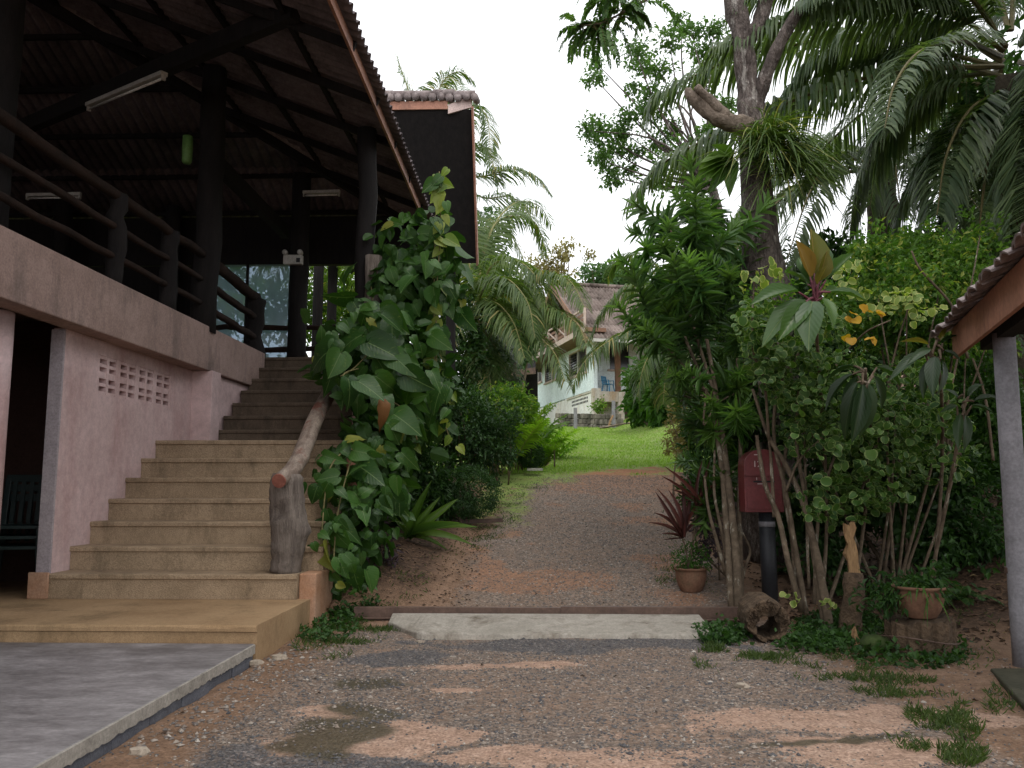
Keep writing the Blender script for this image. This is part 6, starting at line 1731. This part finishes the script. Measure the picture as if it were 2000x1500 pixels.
ti('cordyline with one upright bronze leaf beside the shelter roof', (1830, 690), [(1847, 635, 0, 1, .34), (1768, 658, -.1, 1, .24), (1870, 648, .0, 0, .3), (1783, 690, -.2, 0, .36), (1815, 745, -.3, 0, .42), (1745, 712, -.2, 0, .3), (1880, 700, -.1, 0, .34), (1860, 760, -.2, 0, .4), (1790, 760, -.1, 0, .36)],
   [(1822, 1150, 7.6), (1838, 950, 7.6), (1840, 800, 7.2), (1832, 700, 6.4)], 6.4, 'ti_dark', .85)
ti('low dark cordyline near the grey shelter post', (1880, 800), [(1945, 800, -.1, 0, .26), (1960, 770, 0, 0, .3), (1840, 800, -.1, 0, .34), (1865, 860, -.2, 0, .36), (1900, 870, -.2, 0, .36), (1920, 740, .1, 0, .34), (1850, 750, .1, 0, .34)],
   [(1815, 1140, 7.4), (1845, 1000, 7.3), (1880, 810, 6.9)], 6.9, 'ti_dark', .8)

# bright shrub behind, dark undergrowth
shrub('bright_shrub', 'tall bright green shrub behind the shelter roof', [B(1720, 520, 9.3, 65, 55, .5), B(1860, 560, 9.3, 85, 70, .6), B(1905, 480, 9.4, 40, 40, .35), B(1785, 500, 9.6, 70, 50, .5), B(1840, 650, 9.2, 100, 55, .5), B(1740, 620, 9.5, 80, 60, .5)], 'bright', (.05, .10), 9000, gpt(1850, 1000, 9.3), 9, inner=.1, k=8, stem_r=.022, lump=.55)
shrub('light_shrub', 'airy light green shrub rising between the cordylines', [B(1700, 500, 8.2, 55, 55, .3), B(1760, 560, 8.0, 90, 50, .35), B(1640, 590, 8.0, 60, 50, .3), B(1860, 520, 8.3, 70, 60, .35), B(1500, 600, 8.3, 40, 60, .3), B(1900, 620, 8.0, 50, 70, .3)], 'bright', (.045, .08), 5200, gpt(1720, 1120, 8.0), 8, inner=.1, k=7, stem_r=.016, lump=.5)
shrub('undergrowth_shrub', 'dark undergrowth behind the mailbox', [B(1480, 820, 10.2, 70, 100, .6), B(1560, 700, 10.4, 100, 120, .6)], 'fill', (.07, .13), 7000, gpt(1490, 1080, 10.2), 5, aspect=.6)
shrub('undergrowth_shrub', 'dark leafy shrub over the clay pot on the log section', [B(1740, 950, 8.7, 100, 80, .5), B(1700, 850, 9.0, 120, 90, .5)], 'fill', (.06, .12), 8000, gpt(1770, 1130, 8.7), 7, aspect=.6, stem_r=.024)
shrub('undergrowth_shrub', 'dark low undergrowth on the bank behind the pale stems', [B(1560, 1010, 9.3, 60, 60, .4), B(1650, 960, 9.2, 70, 90, .45), B(1620, 1080, 8.8, 50, 40, .3)], 'fill', (.05, .11), 4200, gpt(1610, 1120, 9.1), 5, aspect=.5, inner=.15, lump=.45)
shrub('undergrowth_shrub', 'dark undergrowth between the clay pot and the shelter post', [B(1860, 960, 8.9, 70, 90, .4), B(1900, 1060, 8.6, 55, 55, .3), B(1820, 1060, 8.6, 50, 50, .3)], 'fill', (.05, .11), 4200, gpt(1870, 1120, 8.8), 5, aspect=.5, inner=.15, lump=.45)
shrub('undergrowth_shrub', 'green undergrowth beside the shelter post', [B(1960, 850, 9.6, 90, 110, .6), B(1900, 760, 10, 90, 100, .6), B(2060, 950, 9, 90, 110, .5)], 'shrub', (.05, .10), 9000, gpt(1960, 1040, 9.6), 6, aspect=.55)
shrub('thicket_tree', 'dark tree mass behind the forked tree', [B(1450, 600, 15, 120, 110, 1.2), B(1600, 560, 15.5, 110, 90, 1.2), B(1560, 740, 14, 140, 120, 1)], 'fill', (.10, .2), 9000, gpt(1500, 950, 15), 5, cat='tree', crown='crown', stem_r=.07)
shrub('thicket_tree', 'dark tree mass beyond the bright shrub', [B(1800, 560, 15, 150, 110, 1.3), B(1960, 520, 14.5, 110, 150, 1.2), B(1820, 760, 13, 180, 110, 1)], 'fill', (.10, .2), 11000, gpt(1850, 960, 15), 6, cat='tree', crown='crown', stem_r=.07)
shrub('thicket_tree', 'deep green tree at the far right behind the oil palm', [B(2050, 350, 18, 160, 250, 2), B(1930, 250, 19, 90, 150, 1.5)], 'fill', (.14, .26), 9000, gpt(2030, 900, 18), 4, cat='tree', crown='crown', stem_r=.1)
shrub('thicket_tree', 'green tree standing behind the small coconut palm', [B(1400, 560, 24, 90, 70, 1.6), B(1300, 600, 26, 60, 50, 1.2)], 'bluegreen', (.12, .24), 6000, gpt(1390, 860, 24), 4, cat='tree', crown='crown', stem_r=.09)
for (lab, px_, py_, d_, n_) in (('fern clump on the bank behind the broken stump', 1640, 1090, 8.6, 12), ('fern clump on the bank behind the clay pot', 1870, 1150, 8.0, 12), ('fern clump on the bank left of the shelter post', 1930, 1060, 8.8, 14), ('fern clump on the bank behind the mailbox post', 1545, 1080, 9.4, 12), ('fern clump high on the bank under the dark shrub', 1760, 1020, 9.6, 14)):
    c = gpt(px_, py_, d_)
    t = thing('bank_fern', lab, 'fern', c, 'ferns on the shaded bank')
    for i in range(n_):
        frond(auto_frond(c, i * 6.28 / n_ + rng.normal() * .3, rng.uniform(.6, 1.1), rng.uniform(.3, .5), .6), n=20, L=.085, w=.022, droop=.25, r0=.004, start=.1, npts=9).build('frond', [M['fill'], M['vinestem']], t)
shrub('added_shade_tree', 'dark broadleaf tree added over the shelter to shade the bank', [((5.6, 6.6, 6.6), (1.3, 1.6, 1.2)), ((7.6, 6.2, 6.0), (2.2, 2.4, 1.6)), ((8.0, 9.0, 6.8), (2.2, 2.2, 1.8)), ((7.2, 3.0, 5.6), (2.4, 2.2, 1.5)), ((6.2, -.5, 6.0), (2.6, 2.4, 1.6))], 'fill', (.14, .28), 15000, (8.2, 5.2, gz(8.2, 5.2)), 7, cat='tree', crown='crown', stem_r=.13, inner=.2)  # tree added to shade bank and forecourt, mostly out of view
# bank plants along the right of the lawn
shrub('banana_clump', 'dense green clump against the right of the hill house', [B(1285, 750, 36, 48, 55, 1.6), B(1320, 785, 34, 55, 48, 1.4), B(1258, 785, 37, 26, 42, 1)], 'shrub', (.25, .5), 5200, gpt(1270, 850, 36), 4, aspect=.4, droop=.3, stem_r=.06)
shrub('lawn_shrub', 'brownish fine-leaved shrub at the right lawn edge', [B(1330, 840, 15, 30, 45, .4), B(1340, 880, 14, 22, 40, .3)], 'brownleaf', (.04, .09), 1800, gpt(1335, 910, 14.5), 5)
shrub('lawn_shrub', 'dark shrub under the dracaena at the lawn edge', [B(1400, 860, 13, 60, 70, .6), B(1370, 960, 11.5, 30, 50, .4)], 'fill', (.06, .12), 4500, gpt(1400, 960, 12.5), 4)
shrub('house_plant', 'small light green plant against the house stilt', [B(1170, 795, 42.5, 10, 16, .3)], 'bright', (.12, .25), 260, gpt(1170, 812, 42.5), 3)
# trees behind the house
shrub('airy_tree', 'airy brownish tree above the house roof', [B(1095, 500, 70, 35, 22, 1.2), B(1060, 520, 70, 40, 20, 1.2), B(1110, 480, 70, 18, 12, .8), B(1150, 500, 70, 18, 10, .6), B(1085, 535, 70, 60, 18, 1.2)], 'brownleaf', (.25, .45), 1300, gpt(1080, 700, 70), 9, cat='tree', crown='crown', stem_r=.12, lump=.6, inner=.05)
shrub('hill_tree', 'dark green treetop right behind the house ridge', [B(1185, 545, 62, 45, 24, 2), B(1230, 560, 60, 40, 30, 2)], 'bluegreen', (.3, .55), 2600, gpt(1190, 720, 62), 3, cat='tree', crown='crown', stem_r=.15)
shrub('hill_tree', 'green trees left behind the house', [B(985, 640, 64, 70, 60, 2.5), B(1020, 600, 66, 50, 40, 2)], 'bluegreen', (.3, .6), 4200, gpt(990, 760, 64), 3, cat='tree', crown='crown', stem_r=.15)
# far belt of forest round the hill
P, D = [], []
bl = []
for i in range(46):
    x_ = -70 + 140 * i / 45 + rng.normal() * 1.5
    y_ = 78 + rng.normal() * 6
    h_ = rng.uniform(3.2, 5.0)
    bl.append(((x_, y_, gz(x_, y_) + h_ * .8), (3.0, 2.5, h_)))
P, D = blob_tips(bl, 2600, .35, .4)
tag(leaves_on(MB(), P, D, 7, (.5, .9), .6).build('hill_forest', M['bluegreen']), 'far green belt of forest behind the house', 'forest', kind='stuff')

# ------------------------------------------------------------------ potted plants
pp = thing('potted_dracaena', 'red-edged strap-leaved plant growing in the scalloped pot', 'plant', p1 + (0, 0, .2))
b1_ = p1 + np.array((-.03, 0, .2))
s1, s2 = W(1333, 1050, 8.7), W(1362, 985, 8.75)
for q in (s1, s2):
    MB().tube(curve([b1_, (b1_ + q) / 2 + (.01, 0, 0), q], 8), np.linspace(.016, .011, 8), 6).build('stem', M['stem'], pp, smooth=True)
for (s_, tips) in ((s1, ((1286, 962), (1310, 958), (1325, 948), (1340, 950), (1290, 985), (1285, 1005), (1302, 1030), (1318, 970), (1362, 965), (1300, 1052), (1375, 1000), (1352, 955))), (s2, ((1305, 925), (1325, 912), (1345, 925), (1360, 905), (1385, 900), (1400, 925), (1322, 945), (1405, 950), (1330, 970)))):
    for (x_, y_) in tips:
        chord(pp, SM['redleaf'], s_ + rng.normal(size=3) * .012, W(x_, y_, 8.7 + rng.uniform(-.15, .1)), .085)
P, D = blob_tips([(p1 + (0, 0, .34), (.17, .15, .14))], 90, .3, .2)
tag(leaves_on(MB(), P, D, 5, (.03, .07), .3).build('fine_foliage', M['shrub'], pp), kind='stuff')
shrub('edge_shrub', 'thin brown-stemmed shrub behind the scalloped pot', [B(1385, 1050, 9.2, 26, 60, .25)], 'purple', (.04, .08), 500, gpt(1390, 1120, 9.2), 5, stem_r=.012)
p2t = p2 + np.array((0, 0, .19))
pp2 = thing('potted_spider_plant', 'dark grassy spider plant spilling from the clay pot', 'plant', p2t)
n_ = 150
d = rdir(n_); d[:, 2] = np.abs(d[:, 2]) * .9 + .15; d = nrm(d)
tag(strap_mb(p2t + rng.normal(size=(n_, 3)) * (.07, .07, .01), d, rng.uniform(.18, .36, n_), .014, np.full((n_, 1), .75)).build('strap_leaves', M['shrub'], pp2), kind='stuff')
P, D = blob_tips([(p2t + (-.25, 0, -.05), (.16, .14, .12)), (p2t + (.1, 0, .08), (.18, .12, .08))], 80, .3, .2)
tag(leaves_on(MB(), P, D, 5, (.04, .09), .4).build('leafy_growth', M['fill'], pp2), kind='stuff')
for (lab, px_, py_, d_, n_, L_, m_) in (('tuft of strap leaves at the foot of the cream-edged shrub', 1560, 1220, 7.0, 60, .26, 'shrub'), ('grassy tuft left of the log section', 1700, 1262, 6.6, 40, .2, 'grass'), ('dark fern tuft beside the broken stump', 1625, 1160, 7.5, 50, .3, 'fill'), ('green tuft under the dark shrub beside the clay pot', 1725, 1180, 7.4, 60, .3, 'shrub')):
    c = gpt(px_, py_, d_)
    d = rdir(n_); d[:, 2] = np.abs(d[:, 2]) + .3; d = nrm(d)
    tag(strap_mb(c + rng.normal(size=(n_, 3)) * (.05, .05, 0), d, rng.uniform(.6, 1.1, n_) * L_, .014, np.full((n_, 1), .6)).build('grass_tuft', M[m_], org=c), lab, 'plant')
c = gpt(1712, 1275, 6.4, .02)
tag(MB().tube([c + (0, 0, .0), c + (0, 0, .05), c + (0, 0, .085), c + (0, 0, .1)], [.10, .115, .08, .01], 14, .03).build('mossy_stone', surf('moss_green', (.03, .05, .012), (.07, .10, .03), 12, .95, .6), org=c, smooth=True), 'round mossy stone between the broken stump and the log section', 'stone')

# ------------------------------------------------------------------ ground cover
def on_flat(px, py, n, rx, ry):
    u, a_ = np.sqrt(rng.random(n)), rng.uniform(0, 6.28, n)
    out = []
    dd = np.linspace(3.2, 45, 500)
    for i in range(n):
        a, b = ray(px + rx * u[i] * math.cos(a_[i]), py + ry * u[i] * math.sin(a_[i]))
        if i % 40 == 0:
            hit = np.nonzero(ground_z(a * dd, dd) > CAMZ + b * dd)[0]
            d_ = dd[hit[0]] if len(hit) else 0
        if d_ == 0: continue
        d1 = d_ * (1 + 0.0 * b)
        if b < -.05:
            d1 = -CAMZ / b
            for _ in range(4): d1 = .5 * d1 + .5 * (float(ground_z(a * d1, d1)) - CAMZ) / b
        else:
            d1 = d_ + rng.uniform(-.8, .8)
        out.append((a * d1, d1, 0))
    P_ = np.array(out).reshape(-1, 3)
    P_[:, 2] = ground_z(P_[:, 0], P_[:, 1])
    return P_
def blades(P_, L, m, name, label, tilt=.7, aspect=.12):
    n = len(P_)
    d = rng.normal(size=(n, 3)) * tilt
    d[:, 2] = 1
    d = nrm(d)
    R = frame(d, rdir(n))
    ln = rng.uniform(L[0], L[1], n)
    o = MB().inst(DIA, P_ - (0, 0, .004), R, np.stack([ln * aspect, ln, ln * .3], -1)).build(name, M[m])
    return tag(o, label, 'grass', kind='stuff')
GP = []
for (px, py, rx, ry, n_) in ((1470, 1265, 95, 28, 4200), (1420, 1290, 70, 28, 1800), (1560, 1290, 80, 25, 1500), (1740, 1330, 90, 35, 2600), (1830, 1390, 60, 40, 1800), (1600, 1310, 60, 25, 700), (1880, 1470, 50, 30, 900), (1690, 1290, 60, 20, 700), (1960, 1370, 40, 30, 500), (690, 1235, 80, 26, 2600), (985, 1000, 35, 40, 1600), (940, 1060, 40, 25, 900), (1020, 950, 50, 20, 1500), (640, 1260, 70, 30, 900), (740, 1225, 45, 22, 1400), (720, 1190, 60, 18, 500), (1880, 1420, 40, 30, 500), (1300, 1110, 25, 40, 500), (1310, 1050, 20, 40, 400), (960, 1030, 60, 25, 900), (1000, 960, 50, 30, 900), (780, 1150, 60, 30, 400), (850, 1090, 60, 25, 300), (1900, 1250, 60, 60, 300), (1370, 1160, 50, 30, 400), (1790, 1440, 50, 30, 500)):
    q = on_flat(px, py, n_, rx, ry)
    keep = fbm(q[:, 0], q[:, 1], .22, 21) > .42 + .3 * rng.random(len(q))
    GP.append(q[keep])
blades(np.concatenate(GP), (.02, .065), 'grass', 'weedy_grass', 'low weedy grass growing round the forecourt edges', .9, .16)
n_ = 90000
y_ = 17.5 + 27 * rng.random(n_) ** 1.5
x_ = rng.uniform(-2.5, 9, n_)
mk = ground_masks(x_, y_)['grass']
kp = mk * (.45 + 1.1 * fbm(x_, y_, .9, 71)) > .45 + .5 * rng.random(n_)
q = np.stack([x_[kp], y_[kp], ground_z(x_[kp], y_[kp])], -1)
blades(q, (.04, .09), 'lawngrass', 'lawn_grass', 'short bright green lawn on the slope below the house', .7, .22)
# creeping ground leaves
q = np.concatenate([on_flat(1640, 1230, 500, 90, 30), on_flat(1780, 1280, 300, 120, 30), on_flat(1410, 1245, 250, 50, 18), on_flat(680, 1180, 260, 60, 30), on_flat(640, 1230, 200, 60, 30), on_flat(1600, 1260, 300, 80, 20)])
tag(leaves_on(MB(), q + (0, 0, .025), np.tile([[0, -.2, .5]], (len(q), 1)), 3, (.03, .06), .8, 1.0, .1, DIA, 0, 1.0, .5).build('ground_creeper', M['fill']), 'low dark creeper leaves under the thicket', 'ground cover', kind='stuff')
# leaf litter
n_ = 9000
x_ = np.concatenate([rng.uniform(2.2, 8.5, n_), rng.uniform(-2.0, -.6, 1500), rng.uniform(-.8, 2.2, 90), rng.uniform(-1.9, 3.2, 70)])
y_ = np.concatenate([rng.uniform(6.7, 14, n_), rng.uniform(7.8, 13, 1500), rng.uniform(7.8, 16, 90), rng.uniform(4.2, 7.5, 70)])
q = np.stack([x_, y_, ground_z(x_, y_) + .008], -1)
nl = len(q)
d = rng.normal(size=(nl, 3)); d[:, 2] *= .15
ln = np.where(x_ > 2, rng.uniform(.03, .08, nl), rng.uniform(.015, .045, nl))
tag(MB().inst(DIA, q, frame(d, np.tile([[0, 0, 1.0]], (nl, 1)) + rng.normal(size=(nl, 3)) * .35), np.stack([ln * .45, ln, ln], -1)).build('leaf_litter', M['litter']), 'brown leaf litter on the bank under the thicket', 'leaf litter', kind='stuff')
# gravel
pm, nt, b, out = new_mat('pebbles')
r = node(nt, 'ShaderNodeAttribute', attribute_name='rnd').outputs['Fac']
nt.links.new(ramp(nt, r, [(0, (.05, .05, .056)), (.35, (.10, .096, .096)), (.6, (.15, .12, .10)), (.82, (.21, .165, .13)), (.95, (.30, .26, .22)), (1, (.42, .38, .33))]), b.inputs['Base Color'])
b.inputs['Roughness'].default_value = .8
OCT = (np.array([(1, 0, 0), (0, 1, 0), (-1, 0, 0), (0, -1, 0), (.1, .1, .6), (-.1, 0, -.6)], float), [np.array([(0, 1, 4), (1, 2, 4), (2, 3, 4), (3, 0, 4), (1, 0, 5), (2, 1, 5), (3, 2, 5), (0, 3, 5)])])
def pebbles(x_, y_, size, rnd):
    n = len(x_)
    a_ = rng.uniform(0, 6.28, n)
    R = np.zeros((n, 3, 3)); R[:, 0, 0] = np.cos(a_); R[:, 0, 1] = -np.sin(a_); R[:, 1, 0] = np.sin(a_); R[:, 1, 1] = np.cos(a_); R[:, 2, 2] = 1
    sc = size[:, None] * rng.uniform(.55, 1.15, (n, 3))
    return MB().inst(OCT, np.stack([x_, y_, ground_z(x_, y_) + size * .15], -1), R, sc, rnd)
n_ = 70000
y_ = 3.7 + 4.0 * rng.random(n_) ** 1.2; x_ = rng.uniform(-1.95, 3.3, n_)
mk = ground_masks(x_, y_)
pr = np.clip(mk['gravel'] * .75 + mk['dark'] * .5, .12, 1) * (1 - .93 * mk['clay'] * (1 - mk['dark'])) * (.35 + fbm(x_, y_, .22, 31))
kp = rng.random(n_) < pr
ondark = mk['dark'][kp] > .5
rn = rng.random(kp.sum()); rn = np.where(ondark, rn * .55, rn) * .999
on_sill = (y_[kp] > 6.9) & (x_[kp] > -1.15) & (x_[kp] < 1.55)
s_ = rng.uniform(.004, .011, kp.sum()); s_[rng.random(len(s_)) < .03] *= 2
s_ = np.where(on_sill, .001, s_)
tag(pebbles(x_[kp], y_[kp], s_, rn).build('forecourt_gravel', pm), 'loose grey gravel spread over the forecourt', 'gravel', kind='stuff')
n_ = 26000
y_ = 7.8 + 9.5 * rng.random(n_); x_ = drive_mid(y_) + rng.normal(size=n_) * .85
mk = ground_masks(x_, y_)['gravel']
kp = (rng.random(n_) < mk)
tag(pebbles(x_[kp], y_[kp], rng.uniform(.006, .016, kp.sum()), (rng.random(kp.sum()) * .75 + .25) * .999).build('drive_gravel', pm), 'brownish gravel covering the sloping drive', 'gravel', kind='stuff')
n_ = 420
y_ = rng.uniform(4.0, 6.6, n_); x_ = -1.9 + np.abs(rng.normal(size=n_)) * .35
tag(pebbles(x_, y_, rng.uniform(.008, .024, n_), rng.uniform(.4, .999, n_)).build('edge_rubble', pm), 'scattered rubble stones along the patio edge', 'rubble', kind='stuff')
rock = surf('pale_rock', (.26, .21, .16), (.42, .36, .29), 14, .9, .6, 50, .006)
for (px, py, r_, lab) in ((408, 1318, .03, 'pale tan stone nearest the middle of the patio edge'), (500, 1297, .05, 'flat pale stone at the corner of the landing step'), (545, 1288, .06, 'grey-brown flat stone in the weeds beside the landing step'), (270, 1472, .045, 'large pale rubble stone beside the patio near the camera'), (362, 1367, .022, 'small white stone touching the patio edge'),
                          (820, 1255, .03, 'single tan stone on the dark gravel below the concrete strip'), (1377, 1225, .06, 'low brown stone beside the right end of the concrete strip'), (1450, 1343, .045, 'pinkish flat stone on the gravel below the hollow log')):
    p = on_flat(px, py, 1, .01, .01)[0]
    n2 = 12
    rj = r_ * (1 + .18 * rng.normal(size=(4, n2)))
    a_ = np.linspace(0, 6.283, n2, endpoint=False)
    rings = [np.stack([p[0] + np.cos(a_) * rj[i] * s_, p[1] + np.sin(a_) * rj[i] * s_ * .8, np.full(n2, p[2] + z_ * r_)], -1) for i, (z_, s_) in enumerate(((-.4, .8), (.1, 1), (.5, .8), (.62, .3)))]
    i_ = np.arange(3)[:, None] * n2; j_ = np.arange(n2)[None, :]
    q_ = np.stack([i_ + j_, i_ + (j_ + 1) % n2, i_ + n2 + (j_ + 1) % n2, i_ + n2 + j_], -1).reshape(-1, 4)
    tag(MB().add(np.concatenate(rings), [q_, np.array([list(range(3 * n2, 4 * n2))])]).build('stone', rock, org=p), lab, 'stone', 'loose stones on the forecourt')
